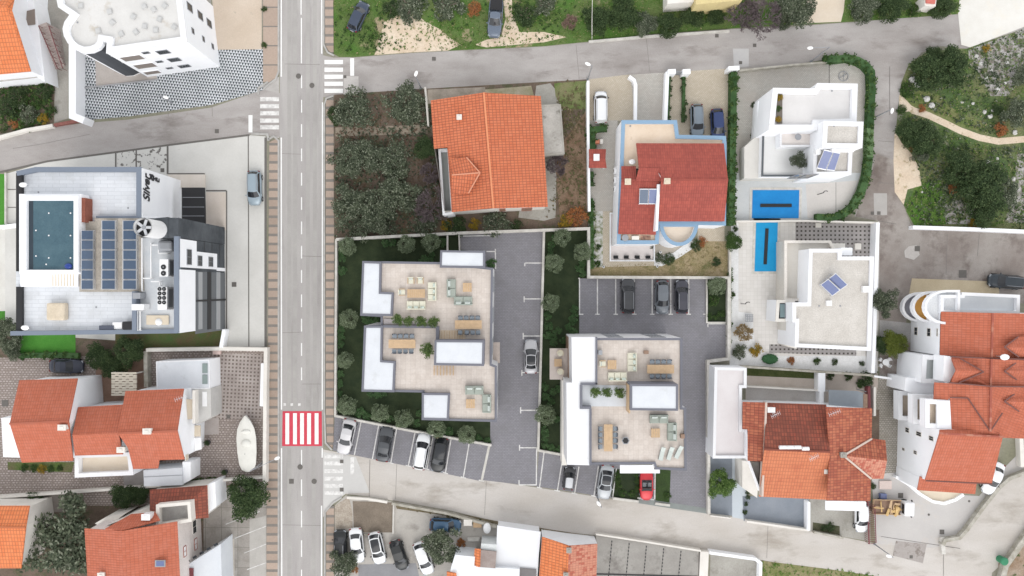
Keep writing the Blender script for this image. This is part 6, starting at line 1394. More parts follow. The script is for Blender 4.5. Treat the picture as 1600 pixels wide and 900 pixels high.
# ================= WALLS, FENCES =================
WS = WHITE
wall([(525, 374), (525, 400), (523.5, 650), (640, 673), (768, 696)], .28, .7, STONE, 'pale low wall round the dark garden of the left new building')
wall([(525, 374), (719, 364), (920, 357), (920, 433), (1139, 434), (1139, 561), (1107, 565), (1108, 803)], .36, .9, STONE, 'long pale boundary wall round both new building plots')
wall([(699, 365), (699, 391)], .2, .6, STONE, 'short pale wall left of the small dark planting square')
wall([(717, 366), (718, 391)], .16, .6, STONE, 'short pale wall right of the small dark planting square')
wall([(850, 361), (845, 560), (841, 704), (884, 712)], .3, .5, STONE, 'pale wall between the lane and the narrow middle garden')
wall([(905, 434), (905, 436)], .2, .4, STONE, 'stub of pale wall at the corner of the upper parking', 'wall_stub')
wall([(1104.5, 436), (1104.5, 504), (1134, 504)], .18, .3, STONE, 'low pale kerb wall round the planting square with one olive', 'kerb_wall')
wall([(958, 779), (998, 784)], .3, .3, STONE, 'pale kerb in front of the planting left of the red car', 'kerb_wall')
wall([(1024, 787), (1047, 790)], .3, .3, STONE, 'pale kerb in front of the planting right of the red car', 'kerb_wall')
wall([(919, 126), (919, 200), (921, 330)], .32, 1.4, WHITE, 'white wall left of the parked white van')
wall([(983, 119), (991, 125), (993.5, 133), (993, 189)], .4, .9, WHITE, 'white wall with a curved top end between two paved drives')
wall([(1043, 112), (1040, 189)], .45, 1.3, WHITE, 'white wall beside the clipped hedge strip of the red roofed house')
for x, lb in ((1050, 'left'), (1073, 'right')): boxob('gate_pillar', 'white gate pillar on the %s of the narrow gate between hedge strips' % lb, 'gate pillar', x, 111.5, 0, (1.0, .6, 1.9), WHITE, 3)
boxob('gate_panel', 'grey gate leaf between the two white pillars', 'gate', 1061, 112, 0, (.95, .1, 1.5), METAL)
boxob('gate_pillar', 'wide white gate pillar at the top end of the tall hedge', 'gate pillar', 1147, 106, 0, (1.4, .5, 2.0), WHITE, 3)
wall([(1155, 110), (1240, 101), (1292, 97)], .22, 1.0, STONED, 'thin grey wall along the north road above the villa drive')
wall([(1142, 346), (1260, 345), (1374, 348)], .22, 1.0, PLAST, 'pale wall between the two villa plots')
wall([(1372, 348), (1370, 400), (1366, 540), (1364, 583)], .45, 1.6, WHITE, 'white east wall of the gravel roof villa plot')
wall([(1141, 388), (1141, 545)], .25, .7, STONE, 'low pale wall left of the narrow pool terrace')
wall([(1160, 573), (1278, 581), (1366, 587)], .25, 1.3, STONED, 'grey wall behind the white pebble garden')
wall([(1167, 604), (1290, 611)], .2, 1.3, PLAST, 'pale wall along the yard behind the weathered house')
wall([(1284, 583), (1284, 612)], .9, 1.4, WHITE, 'short thick white wall at the end of the dark grass strip')
wall([(1284, 612), (1284, 632)], .5, 1.4, WHITE, 'short white wall beside the grey glazed canopy')
wall([(1427, 355), (1520, 358), (1700, 366)], .45, 1.2, WHITE, 'white wall between the scrub and the eastern car park')
wall([(1366, 588), (1409, 594)], .25, 1.2, WHITE, 'white wall at the head of the cobbled lane')
wall([(1358, 604), (1359, 645)], .35, 1.0, BROWNR, 'maroon wall beside the cobbled lane')
wall([(1367, 605), (1367, 650)], .3, 1.0, PLAST, 'pale wall along the west side of the cobbled lane')
wall([(1264, 785), (1264, 829)], .35, 1.3, WHITE, 'white wall closing the blue grey yard on its right')
wall([(1110, 806), (1142, 810)], .15, 1.0, PLAST, 'pale front wall of the dark blue grey yard')
wall([(1167, 815), (1264, 829)], .25, .9, PLAST, 'pale front wall of the wide blue grey yard')
wall([(1272, 832), (1318, 841)], .25, .7, STONED, 'mossy front wall of the overgrown forecourt')
wall([(1474, 852), (1477, 845), (1500, 841), (1512, 828), (1535, 796), (1562, 762), (1578, 748), (1640, 725)], .45, .8, STONED, 'old curved stone wall between the concrete yard and the road')
wall([(1473, 840), (1475, 866)], .5, .5, STONE, 'short pale stub wall below the iron cover')
wall([(1545, 1000), (1572, 885), (1600, 845), (1640, 790)], .7, .8, STONED, 'grey retaining wall in the bottom right corner')
wall([(1596, 680), (1598, 730)], .5, .9, PLAST, 'pale wall at the right edge beside the partly hidden white car')
wall([(640, 80), (555, 88)], .01, .02, STONE, 'x', 'tmp') if False else None
wall([(920, 65), (1010, 57), (1140, 48)], .3, .35, STONE, 'low stone kerb wall along the shrubs of the north road')
wall([(227, 549), (228, 605)], .5, 1.1, STONED, 'low brown wall left of the small white annex')
wall([(228, 547), (345, 545), (415, 546), (414, 600), (413, 755)], .45, 1.2, PLAST, 'cream wall along the top and right of the boat yard')
wall([(345, 543), (350, 515)], .45, 1.3, WHITE, 'white wall end beside the grey louvred hotel wall')
wall([(412, 568), (410, 635)], .7, .9, WHITE, 'thick white garden bench wall inside the boat yard', 'bench_wall')
wall([(-60, 781), (60, 773), (230, 761), (330, 752), (414, 746)], .3, 1.0, PLAST, 'pale wall between the terracotta house and the lower gardens')
wall([(-60, 232), (0, 214), (40, 203), (82, 196)], .4, .7, PLAST, 'cream wall along the road below the top left garden')
wall([(84, 195), (122, 188)], .35, .6, mot('red_brick_edge', (.28, .12, .10), (.20, .08, .07), s=2), 'short red brick edge beside the tall white wall')
wall([(0, 355), (25, 352)], .5, .7, WHITE, 'short white wall left of the hotel pool terrace')
wall([(8, 270), (8, 350)], .2, .4, STONE, 'thin pale edging left of the hotel slabs')
wall([(664, 136), (669, 196)], .2, 1.1, PLAST, 'thin white wall right of the olive garden')
wall([(542, 778), (575, 780), (605, 785)], .3, .5, PLAST, 'cream low wall at the corner of the southern car park')
wall([(612, 787), (700, 803), (776, 824)], .3, .8, STONED, 'weathered wall along the southern car park')
wall([(931, 835), (1010, 847), (1095, 861)], .22, .85, PLAST, 'thin white coping wall above the garage deck')
wall([(1101, 862), (1095, 1000)], 1.1, .8, PLAST, 'wide white wall right of the garage deck')
wall([(1109, 864), (1180, 874), (1189, 880), (1186, 1000)], .35, 1.2, WHITE, 'white wall round the small concrete yard at the bottom edge')
G('yard', [(1110, 866), (1184, 877), (1182, 1000), (1106, 1000)], COLDC, 8)
wall([(590, 838), (552, 833)], .15, .15, STONED, 'thin concrete edge below the brown soil plot', 'edging')
wall([(615, 786), (614, 834)], .2, .25, STONE, 'thin pale edge right of the brown soil plot', 'edging')
t = thing('maroon_railing', 'maroon metal railing along the bottom of the cobbled lane', 'railing', W(1362, 815).to_tuple())
m = MB(); p, q = W(1356, 784, 1.2), W(1358, 850, 1.2); m.bar(p, q, .14, .1); p2, q2 = W(1367, 790, 1.2), W(1369, 848, 1.2); m.bar(p2, q2, .08, .08); m.build('top_rail', BROWNR, t)
m = MB()
for i in range(22):
    c = p.lerp(q, i / 21); m.bar(c, (c.x, c.y, 0), .05)
    c2 = p2.lerp(q2, i / 21); m.bar(c, c2, .05)
m.build('bars', BROWNR, t)

# ================= TREES AND PLANTS =================
for x, y, r, lb in ((553, 168, 29, 'large grey green olive at the corner by the zebra crossing'), (634, 162, 31, 'wide olive beside the thin white wall under the north road'),
                    (543, 250, 26, 'olive on the pavement side of the middle orchard row'), (572, 246, 27, 'olive in the left middle of the middle orchard row'), (608, 249, 28, 'broad olive at the right of the middle orchard row'),
                    (543, 318, 29, 'olive at the pavement in the lower orchard row'), (582, 322, 29, 'olive in the middle of the lower orchard row'), (622, 308, 31, 'broad olive at the right end of the lower orchard row'), (588, 345, 20, 'olive between two others just above the new garden wall')):
    tree(x, y, r, lb, 'olive', OLIVE, group='olive trees of the orchard')
tree(525, 180, 14, 'small dark bush tree at the pavement corner of the orchard', 'dense', GREEN); tree(664, 230, 18, 'dark green tree between the orchard and the orange house', 'dense', GREEN)
bare(675, 322, 30, 'bare purple grey tree beside the orange house wall'); bare(672, 270, 18, 'bare twiggy shrub tree left of the grey balcony', 2.4, seed=9); bare(870, 258, 20, 'bare branched tree below the mossy garage', 2.5, seed=5)
for x, y, r, m_, lb in ((712, 352, 16, GREEN, 'dark shrub left of the yellow leaved shrub under the orange house'), (698, 352, 10, YELL, 'small yellow shrub at the bare purple tree'), (742, 350, 10, YELL, 'yellow orange shrub below the orange house south wall'), (776, 350, 22, OLIVE, 'olive green bush right of the yellow shrub under the orange house'), (660, 352, 18, OLIVE, 'greyish bush against the new garden wall below the orchard'), (560, 360, 18, OLIVE, 'bush in the corner between orchard and pavement'), (606, 360, 16, OLIVE, 'bush above the new garden wall, middle of the orchard'), (903, 338, 17, RUST, 'rust coloured shrub left of the ivy by the white rock bed'), (884, 345, 12, YELL, 'yellow brown shrub in the leaf litter below the mossy garage'), (808, 352, 10, GREEN, 'small dark shrub above the lane end')):
    shrub(x, y, r, lb, m_)
# development garden olives
for x, y, r, lb in ((543, 385, 14.5, 'olive in the top left corner of the dark garden'), (634, 382, 14, 'olive left of two neighbours along the top of the dark garden'), (673, 378, 14.5, 'olive beside the small planting square at the top wall'),
                    (544, 498, 15, 'olive at the gap between the two white roof fields'), (538, 565, 13.5, 'olive by the pavement, level with the dining table terrace'), (541, 635, 15, 'olive in the bottom left corner of the dark garden'),
                    (593, 646, 14, 'olive above the parked dark grey car'), (630, 655, 14.5, 'olive between the grey car and the white car row'), (682, 671, 14.5, 'olive overhanging the black parked car'), (729, 680, 14.5, 'olive above the last empty left bays'),
                    (879, 370, 13.5, 'olive at the top of the narrow middle garden'), (911, 393, 14, 'olive against the wall below the rusty shrub'), (866, 411, 14.5, 'olive overhanging the lane wall in the middle garden, upper'), (861, 473, 14, 'olive beside the lane level with the upper parking'), (853, 649, 16, 'olive beside the lane below the silver car'), (1122, 447, 14.5, 'olive in the planting square right of the three dark cars')):
    tree(x, y, r, lb, 'round', SAGEL, 2.6, 'round olives of the new gardens')
nm = 'first second third fourth fifth sixth seventh eighth ninth tenth eleventh twelfth'.split()
def row(pts, where, grp, mat=BUSHG):
    for i, q in enumerate(pts): shrub(q[0], q[1], q[2] if len(q) > 2 else 6.5, 'round shrub, %s %s' % (nm[i], where), mat, grp)
row([(532, 393, 5.5), (533, 403.5, 6.5), (533.5, 422, 7.5)], 'from the top along the pavement wall above the white roofs', 'round shrubs of the left garden')
row([(602, 379, 6.5), (612.5, 378.5, 6.5), (692, 379, 7), (675, 398, 5), (661, 405, 7), (672, 405, 6)], 'from the left under the top wall of the left garden', 'round shrubs of the left garden')
row([(572, 499, 8), (586, 502, 7), (768, 412, 8)], 'among those tucked beside the left building', 'round shrubs of the left garden')
row([(531, 516, 7), (531, 527, 7), (531, 538, 6)], 'from the top in the group below the west olive', 'round shrubs of the left garden')
row([(530, 585, 7), (529, 600, 7), (529, 614, 6)], 'from the top in the group beside the pavement near the white crossing', 'round shrubs of the left garden')
row([(578, 617, 6), (590, 618, 6.5), (600, 616, 4)], 'from the left just below the white roof corner', 'round shrubs of the left garden')
row([(563, 647, 9), (573, 652, 7), (608, 655, 6), (650, 662, 7), (654, 646, 5), (700, 675, 8), (746, 686, 7), (761, 690, 6)], 'from the left along the wall above the lower parking', 'round shrubs of the left garden')
row([(861, 383, 6), (861, 394, 6), (866, 371, 5), (911, 410, 6.5), (906, 419, 7), (911, 427, 6)], 'in the upper part of the middle garden, counted from the lane', 'round shrubs of the middle garden')
row([(897, 483, 7), (897, 498, 7.5), (891, 511, 7), (896, 519, 6), (873, 516, 6), (867, 522, 6), (881, 532, 6), (866, 534, 7)], 'counted down the parking side of the middle garden', 'round shrubs of the middle garden')
row([(856, 493, 7), (857, 509, 7.5), (856, 524, 6.5)], 'counted down the lane side above the balcony', 'round shrubs of the middle garden')
row([(851.5, 604, 7), (865, 612, 6), (874, 608, 6), (853, 621, 7), (861, 628, 6), (872, 656, 6), (851.5, 673, 6.5), (851.5, 684, 7), (851.5, 696, 6), (862, 701, 6), (875, 702, 6)], 'counted from the top in the lower part of the middle garden', 'round shrubs of the middle garden')
row([(1110, 494, 6), (1120, 496, 5), (1128, 490, 6), (1116, 470, 9)], 'in the planting square right of the dark cars', 'round shrubs of the parking squares', HEDGE)
row([(966, 742, 6), (965, 752, 6), (966, 762, 6), (973, 772, 6), (988, 772, 6), (996, 765, 6), (996, 752, 5.5), (996, 742, 5)], 'round the dark square left of the red car', 'round shrubs of the parking squares', HEDGE)
row([(1043, 776, 6)], 'right of the red car', 'round shrubs of the parking squares', HEDGE)
# west plants
for x, y, r, lb, mt in ((152, 556, 21, 'dense green tree left of the two beside the hotel lawn', GREEN), (200, 550, 23, 'dense green tree between the hotel lawn and the block screen', GREEN), (176, 578, 18, 'green tree leaning over the block screen', GREEN), (12, 520, 24, 'dull green tree at the left edge beside the hotel corner', OLIVE), (18, 545, 16, 'olive green bush tree at the left edge below the turf', OLIVE)): tree(x, y, r, lb, 'dense', mt)
tree(92, 845, 60, 'very large grey green tree between the two lower left houses', 'olive', OLIVE, 5.5); tree(386, 778, 33, 'dark rounded tree at the pavement in the lower left', 'dense', GREEN, 3.2)
tree(190, 775, 20, 'dark green bush behind the weathered lower left roof', 'dense', GREEN); tree(215, 773, 16, 'dark green bush beside the pale wall above the weathered roof', 'dense', GREEN); tree(52, 780, 12, 'small tree at the wall above the bright orange roof', 'dense', GREEN)
for x, y, r, lb, mt in ((24, 150, 17, 'dark bush in the top left garden nearest the porch', GREEN), (8, 168, 16, 'dark green bush at the left edge of the top left garden', GREEN), (40, 175, 15, 'mid green bush in the middle of the top left garden', OLIVE), (66, 140, 14, 'bush by the white corner of the top left house', GREEN), (64, 185, 9, 'yellow green bush at the cream road wall', YELL), (20, 192, 9, 'red leaved bush at the cream road wall', RUST), (80, 172, 8, 'small green bush beside the concrete path in the top left', HEDGE), (45, 200, 7, 'low bush on the road wall of the top left garden', GREEN), (56, 160, 10, 'bushy green plant beside the bare earth in the top left', HEDGE), (412, 13, 5, 'tiny green bush at the pavement edge near the top', HEDGE), (412, 70, 5, 'tiny green bush at the pavement edge above the triangle paving', HEDGE)): shrub(x, y, r, lb, mt)
for x, y, r in ((35, 732, 7), (50, 733, 7), (64, 734, 8), (78, 733, 6), (92, 732, 5)): shrub(x, y, r, 'yellow green shrub under the terracotta house, %s from the left' % nm[(35, 50, 64, 78, 92).index(x)], HEDGE if x != 64 else YELL, 'weedy shrubs below the terracotta house')
hedge([(28, 556), (80, 555), (122, 556)], .9, .8, 'bright clipped hedge between the turf and the dark car')
for i, (x, y) in enumerate(((329, 605), (332, 625), (332, 646), (324, 692))):
    place('pot', mk_pot(GREEN, .38), x, y, 0, .04, 'dark potted plant along the white house wall, %s from the top' % nm[i], 'pots along the white house')
place('pot', mk_pot(GREEN, .4), 351, 738, 0, .04, 'dark potted plant standing alone near the boat', None)
for i, x in enumerate((298, 306, 315, 325, 334)): shrub(x, 752 - i * .6, 5, 'small potted shrub under the boat yard bottom wall, %s from the left' % nm[i], HEDGE, 'shrubs at the boat yard bottom wall')
# north lot shrubs
random.seed(5)
for x, y, r, lb, mt, kd in ((700, 8, 24, 'brownish bush in the wild lot between the two cars', OLIVE, 0), (740, 12, 12, 'rust tinged bush left of the pickup in the wild lot', RUST, 0), (640, 5, 26, 'grey green low bush near the top of the wild lot', OLIVE, 0), (610, 12, 14, 'dark bush right of the dark blue car', GREEN, 0), (890, 35, 13, 'dead pinkish bush in the wild lot', TWIG, 0),
    (935, 30, 22, 'dark green tree by the thin cable in the wild lot', GREEN, 1), (975, 20, 24, 'green bush tree left of the yellow building', GREEN, 1), (1010, 35, 18, 'mid green bush above the stone kerb', OLIVE, 1), (1048, 38, 19, 'dark green bush below the yellow building corner', GREEN, 1), (1085, 25, 18, 'dark green bush under the yellow wall', GREEN, 1), (1118, 24, 15, 'bush between the yellow wall and the bare trees', GREEN, 1), (1248, 12, 30, 'rounded olive tree left of the beige drive', OLIVE, 1), (1225, 30, 14, 'small olive under the larger one beside the beige drive', OLIVE, 1),
    (820, 20, 20, 'low green bush right of the pickup track', GREEN, 0), (850, 5, 18, 'bush at the top edge between pickup and dead bush', OLIVE, 0), (1350, 12, 22, 'green scrub right of the beige drive', OLIVE, 1), (1395, 8, 24, 'green scrub in the middle of the north east verge', GREEN, 1), (1475, 8, 20, 'dark green tree beside the white concrete slab', GREEN, 1), (1430, 14, 12, 'low bush left of the small red hut', HEDGE, 0)):
    if kd: tree(x, y, r, lb, 'dense', mt)
    elif mt is TWIG: bare(x, y, r, lb, 1.2, 'dead_bush', 4, plain('pink_twigs', (.30, .21, .17), .9, fine=.3))
    else: shrub(x, y, r, lb, mt, h=1.3)
bare(1165, 18, 27, 'bare purple tree, left of the pair at the top edge', 4.2, seed=12); bare(1198, 22, 31, 'bare purple tree, right of the pair reaching over the road', 4.6, seed=14)
t = thing('small_hut', 'tiny red roofed hut on the north east verge', 'hut', W(1453, 4).to_tuple()); plate(t, [(1444, -6), (1464, -6), (1462, 10), (1445, 9)], 2.2, PLAST, 'wall', z0=0); plate(t, [(1446, -8), (1463, -8), (1461, 6), (1447, 5)], 2.35, mot('red_sheet', (.55, .17, .14), (.45, .13, .10), s=2), 'roof', .1)
# east scrub trees
for x, y, r, lb, mt in ((1455, 110, 28, 'dark tree at the road bend in the eastern scrub, left of the upper clump', GREEN), (1487, 104, 30, 'large dark tree of the upper scrub clump beside the grey rocks', GREEN), (1462, 88, 16, 'small dark tree at the top of the upper scrub clump', GREEN), (1425, 205, 22, 'dark tree against the road below the footpath', GREEN), (1450, 217, 25, 'dark broad tree right of its neighbour below the footpath', GREEN), (1440, 240, 13, 'olive green tree at the sandy verge', OLIVE), (1505, 262, 27, 'large dark tree left in the lower scrub clump', GREEN), (1542, 290, 36, 'largest tree of the lower scrub clump', GREEN), (1538, 332, 22, 'dark tree of the lower clump nearest the white wall', GREEN), (1572, 300, 24, 'olive tree at the right of the lower scrub clump', OLIVE), (1592, 178, 22, 'olive green tree above the footpath at the right edge', OLIVE), (1598, 118, 14, 'grey green tree at the right edge beside the rocks', OLIVE), (1560, 172, 9, 'small bush tree above the footpath bend', GREEN)):
    tree(x, y, r, lb, 'dense' if mt is GREEN else 'olive', mt)
for x, y, r, lb, mt in ((1568, 200, 12, 'rust red bush just above the footpath', RUST), (1443, 168, 7, 'small reddish bush where the path starts', RUST), (1427, 230, 7, 'orange tinged bush below the dark road tree', RUST), (1494, 293, 10, 'rust bush inside the lower scrub clump', RUST), (1410, 170, 8, 'low green bush at the start of the sandy verge', HEDGE), (1420, 140, 12, 'bright green bush at the road bend', HEDGE), (1525, 350, 9, 'yellow green bush at the white wall', YELL), (1544, 75, 7, 'yellow green bush among the grey rocks', YELL)): shrub(x, y, r, lb, mt)
# villa greens
hedge([(1147, 112), (1146, 200), (1144, 300), (1143, 352)], 1.0, 1.7, 'tall straight clipped hedge between the red roofed house and the villa')
tree(1146, 378, 14, 'green bush tree at the lower end of the tall clipped hedge', 'dense', HEDGE, 1.6)
hedge([(1289, 92), (1308, 92), (1325, 90), (1341, 94), (1353, 101), (1362, 112), (1363, 140), (1360, 200), (1359, 245), (1355, 275), (1347, 300), (1334, 322), (1318, 335), (1300, 340), (1276, 339)], 1.15, 1.3, 'long curved hedge wrapping the villa with violet solar panels')
hedge([(1046, 118), (1044, 187)], .45, .7, 'thin dark hedge strip beside the white wall', GREEN); hedge([(1069, 118), (1068, 190)], .5, .7, 'thin dark hedge strip beside the grey wagon', GREEN)
hedge([(923, 200), (925, 234)], 1.3, .9, 'leafy hedge corner above the garden pavilion'); hedge([(920, 203), (948, 200)], 1.0, 1.0, 'leafy hedge below the parked white van')
hedge([(924, 268), (923, 290)], .8, 1.0, 'short dark hedge below the garden pavilion', GREEN); hedge([(924, 310), (925, 360), (925, 420)], .6, .9, 'ivy hedge along the wall beside the white rocks')
hedge([(1141, 420), (1141, 480), (1140, 540)], .4, .6, 'thin broken green hedge beside the parking square wall')
for x, y, r, lb, mt in ((1178, 157, 0, '', 0),): pass
for x, y, r, lb, mt in ((1179, 164, 5, 'round clipped ball shrub, upper of two on the villa drive', GREEN), (1178, 212, 5, 'round clipped ball shrub, lower of two on the villa drive', GREEN), (1219, 150, 6, 'golden plant in the roof planter, uppermost', YELL), (1218, 169, 5, 'green plant in the roof planter, middle', HEDGE), (1217, 185, 5, 'golden brown plant in the roof planter, lowest', YELL)):
    s_ = shrub(x, y, r, lb, mt)
    if 1210 < x < 1225: s_.location.z = 6.7; p = W(x, y, 7.2); s_.location.x, s_.location.y = p.x, p.y
s_ = tree(1249, 249, 12, 'thin grey green potted tree on the villa terrace', 'olive', OLIVE, 2.2); p = W(1249, 249, 5); s_.location = (p.x, p.y, 3.2)
for x, y, r, lb, mt in ((1158, 550, 12, 'grey blue bush beside the yucca in the pebble garden', OLIVE), (1184, 548, 11, 'spiky yellow green plant in the pebble garden', YELL), (1278, 565, 6, 'small bright green plant in the pebble garden', HEDGE), (1305, 566, 5.5, 'small dark ball shrub in the pebble garden', GREEN), (1348, 568, 4.5, 'small dark ball shrub at the right end of the pebble garden', GREEN), (1237, 564, 6, 'reddish low plant in the pebble garden', RUST),
    (1090, 383, 10, 'dark round shrub beside the rust plant at the half-round balcony', GREEN), (1098, 378, 9, 'rust coloured shrub at the half-round balcony', RUST), (1120, 409, 7, 'dark round shrub alone on the dry lawn', GREEN), (1045, 405, 10, 'dark round shrub at the pebble curve', GREEN), (1030, 402, 8, 'blue grey spiky shrub beside the pebble curve', OLIVE), (1018, 386, 4, 'small shrub on the white terrace edge', OLIVE), (935, 386, 5, 'small green bush in the white rock bed', HEDGE), (934, 412, 5, 'lowest green bush in the white rock bed', HEDGE), (1150, 357, 5, 'dark pot-like shrub at the top of the pool terrace', GREEN), (1146, 460, 4, 'small weed shrub at the pool terrace pebbles', HEDGE),
    (1298, 588, 7, 'small bush left in the back yard of the weathered house', GREEN), (1327, 588, 7, 'dark bush in the middle of the back yard', GREEN), (1358, 592, 14, 'broad bush at the corner of the back yard', GREEN), (1346, 600, 7, 'small bush below the broad corner bush', HEDGE), (1296, 310 + 35, 1, '', 0)):
    if mt: shrub(x, y, r, lb, mt)
m = MB(); p = W(1203, 561, .3); m.ball((p.x, p.y, .3), 1, 3, (.98, .6, .45)); leaf_quads(m, (p.x, p.y, .3), 900, (1.0, .63, .5), .09, shell=True); t = thing('clipped_shrub', 'smooth oval green dome shrub in the pebble garden', 'shrub', (p.x, p.y, 0)); m.build('foliage', leafmat('dome_leaves', (.04, .12, .05), (.07, .17, .08)), t, recalc=False)
bare(1162, 520, 15, 'dry yellowish palm-like plant by the pool terrace', 1.2, 'dry_plant', 6, plain('dry_straw', (.38, .28, .14), .9, fine=.3))
tree(1387, 474, 20, 'grey green tree beside the white villa east wall', 'olive', OLIVE, 3); tree(1374, 466, 14, 'grey green small tree touching the white villa east wall', 'olive', OLIVE, 2.4); tree(1400, 538, 20, 'yellow green bushy tree above the cluttered yard', 'dense', leafmat('yellowgreen_leaves', (.09, .12, .02), (.17, .20, .04)), 2.2); tree(1380, 538, 14, 'dark bush left of the yellow green tree', 'dense', GREEN, 1.6)
tree(1127, 758, 21, 'rounded bright green tree in the narrow blue grey yard', 'dense', leafmat('bay_leaves', (.05, .10, .02), (.12, .20, .05), (.20, .29, .09)), 2.2)
for i, (x, y) in enumerate(((1169, 769), (1169.5, 778), (1167, 788), (1165, 801))): shrub(x, y, 4, 'small dark potted shrub along the light grey path, %s from the top' % nm[i], GREEN, 'shrubs along the light grey path')
tree(689, 856, 29, 'grey green tree over the southern car park', 'olive', OLIVE, 3.6); tree(534, 884, 22, 'olive tree at the pavement corner of the southern car park', 'olive', OLIVE, 3)
shrub(553, 891, 6, 'orange flowering shrub at the bottom of the car park', RUST); shrub(730, 866, 6, 'dark shrub beside the low white roofs', GREEN); shrub(720, 850, 7, 'brownish shrub right of the car park tree', RUST)
for i, (x, y) in enumerate(((750, 803 + 14), (1300, 824), (1288, 826), (1365, 795), (1366, 760))): shrub(x, y, 5 + (i == 1) * 3, ('small green weed clump by the white dish', 'moss green bush in the overgrown forecourt, right', 'moss green bush in the overgrown forecourt, left', 'scraggy bush behind the maroon railing', 'dark weed bush under the east gable')[i], GREEN)
# ground cover
NL = [(521, -20), (1260, -20), (1255, 30), (1150, 42), (1010, 52), (920, 63), (850, 70), (640, 80), (555, 87), (524, 84)]
tufts('wild_grass', NL, 4200, TWIGG, .13, 3, .15); tufts('low_weeds', NL, 600, HEDGE, .22, 8, .3)
tufts('wild_grass', [(1320, -20), (1500, -20), (1500, 20), (1330, 32)], 1300, TWIGG, .18, 5)
PATHL = [(1405, 160), (1425, 172), (1450, 180), (1480, 194), (1500, 204), (1530, 215), (1560, 221), (1640, 214)]
ES = [(1410, 130), (1425, 100), (1510, 78), (1620, 40), (1620, 360), (1432, 354), (1412, 318), (1440, 290), (1430, 250), (1404, 200)]
tufts('scrub_grass', ES, 5000, TWIGG, .13, 7, .2, PATHL); tufts('low_weeds', ES, 1300, GREEN, .2, 9, .35, PATHL); tufts('low_weeds', ES, 1200, OLIVE, .2, 19, .35, PATHL)
tufts('low_weeds', [(523, 150), (660, 140), (690, 200), (690, 360), (525, 370)], 1700, OLIVE, .22, 4, .3); tufts('fallen_leaves', [(523, 150), (660, 140), (690, 200), (690, 360), (525, 370)], 1500, leafmat('leaf_litter', (.14, .09, .06), (.22, .15, .10)), .16, 14, .1)
tufts('low_weeds', [(866, 126), (917, 126), (918, 355), (850, 355), (880, 240)], 900, leafmat('dry_weeds', (.16, .12, .07), (.11, .13, .05), (.28, .22, .14)), .18, 6, .2)
tufts('low_weeds', [(0, 130), (85, 128), (82, 190), (0, 212)], 700, HEDGE, .25, 16, .4); tufts('low_weeds', [(1190, 877), (1400, 900), (1190, 900)], 300, TWIGG, .18, 17, .15)
tufts('low_weeds', [(615, 785), (780, 818), (900, 835), (780, 824), (620, 793)], 500, leafmat('dry_weeds2', (.13, .11, .05), (.20, .17, .08)), .2, 18, .2)
tufts('dry_grass', [(921, 418), (1050, 405), (1095, 378), (1138, 378), (1138, 431), (921, 431)], 1200, leafmat('dry_grass_l', (.32, .25, .13), (.20, .18, .08), (.45, .37, .22)), .1, 22, .08)
# boulders
ORD = nm + 'thirteenth fourteenth fifteenth sixteenth seventeenth eighteenth nineteenth twentieth twenty-first twenty-second'.split()
random.seed(31)
def boulder(x, y, r, lb):
    p = W(x, y); m = MB(); m.ball((p.x, p.y, r * .25), r, 2, (random.uniform(.8, 1.2), random.uniform(.7, 1), .6), .12); tag(m.build('boulder', mot('white_stone', (.60, .59, .57), (.46, .45, .43), s=2, fine=.15)), lb, 'rock', 'white stones in the eastern scrub')
for i, (x, y, r) in enumerate(sorted(((1538, 175, .32), (1552, 173, .3), (1546, 182, .38), (1520, 162, .22), (1503, 160, .2), (1585, 207, .35), (1573, 98, .3), (1548, 110, .25), (1583, 280, .3), (1512, 305, .22), (1440, 300, .22), (1558, 248, .2), (1543, 253, .25), (1425, 125, .5), (1433, 133, .45), (1447, 155, .5), (1455, 165, .4), (1540, 122, .3), (1532, 100, .3), (1558, 140, .3), (1525, 88, .35), (1570, 130, .25)), key=lambda q: q[1])):
    boulder(x, y, r, 'white stone in the eastern scrub, the %s from the top of the photo' % ORD[i])
# ================= VEHICLES =================
car(560, 26, .42, -.9, 4.1, 1.72, ('navy', (.05, .065, .10)), 'dark blue hatchback parked on the grass by the top of the main road', 'hatch')
car(774, 28, -.08, 1, 5.2, 1.85, ('steel', (.13, .16, .21)), 'grey blue pickup with covered bed at the top edge', 'pickup', name='pickup_truck')
car(398, 294, .02, 1, 4.5, 1.85, ('silverblue', (.30, .37, .42)), 'silver blue suv parked on the hotel forecourt', 'suv', glass=None)
car(104.5, 572, 1, .02, 4.4, 1.8, ('nightblue', (.035, .04, .06)), 'dark navy car parked beneath the clipped hedge left of the green trees', 'sedan')
car(938.5, 168, 0, -1, 4.15, 1.75, ('white', (.78, .79, .80)), 'white van parked beside the white wall', 'van', name='parked_van')
car(1089, 189, .03, 1, 4.3, 1.72, ('wagongrey', (.20, .24, .28)), 'grey wagon nosing under the blue parapet', 'suv')
car(1121, 196, .06, 1, 4.3, 1.75, ('royal', (.03, .05, .14)), 'dark royal blue car beside the grey wagon and tall hedge', 'hatch')
car(829.5, 557, 0, -1, 4.45, 1.8, ('silver', (.48, .48, .50)), 'silver car with dark roof standing in the lane', 'sedan', roofm=CARGL)
car(981, 462, 0, -1, 4.6, 1.85, ('graphite', (.055, .057, .062)), 'dark grey car, leftmost of the three in the upper parking', 'suv')
car(1034.6, 464.5, 0, 1, 4.4, 1.82, ('steelgrey', (.15, .165, .185)), 'steel grey car between the two darker cars in the upper parking', 'hatch')
car(1065, 463.5, 0, -1, 4.4, 1.75, ('violetgrey', (.055, .055, .07)), 'dark violet grey car, rightmost of the three in the upper parking', 'suv')
car(541.7, 682, -.22, .97, 4.75, 1.85, ('pearl', (.56, .55, .56)), 'pearl silver sedan in the bay next to the main road pavement', 'sedan')
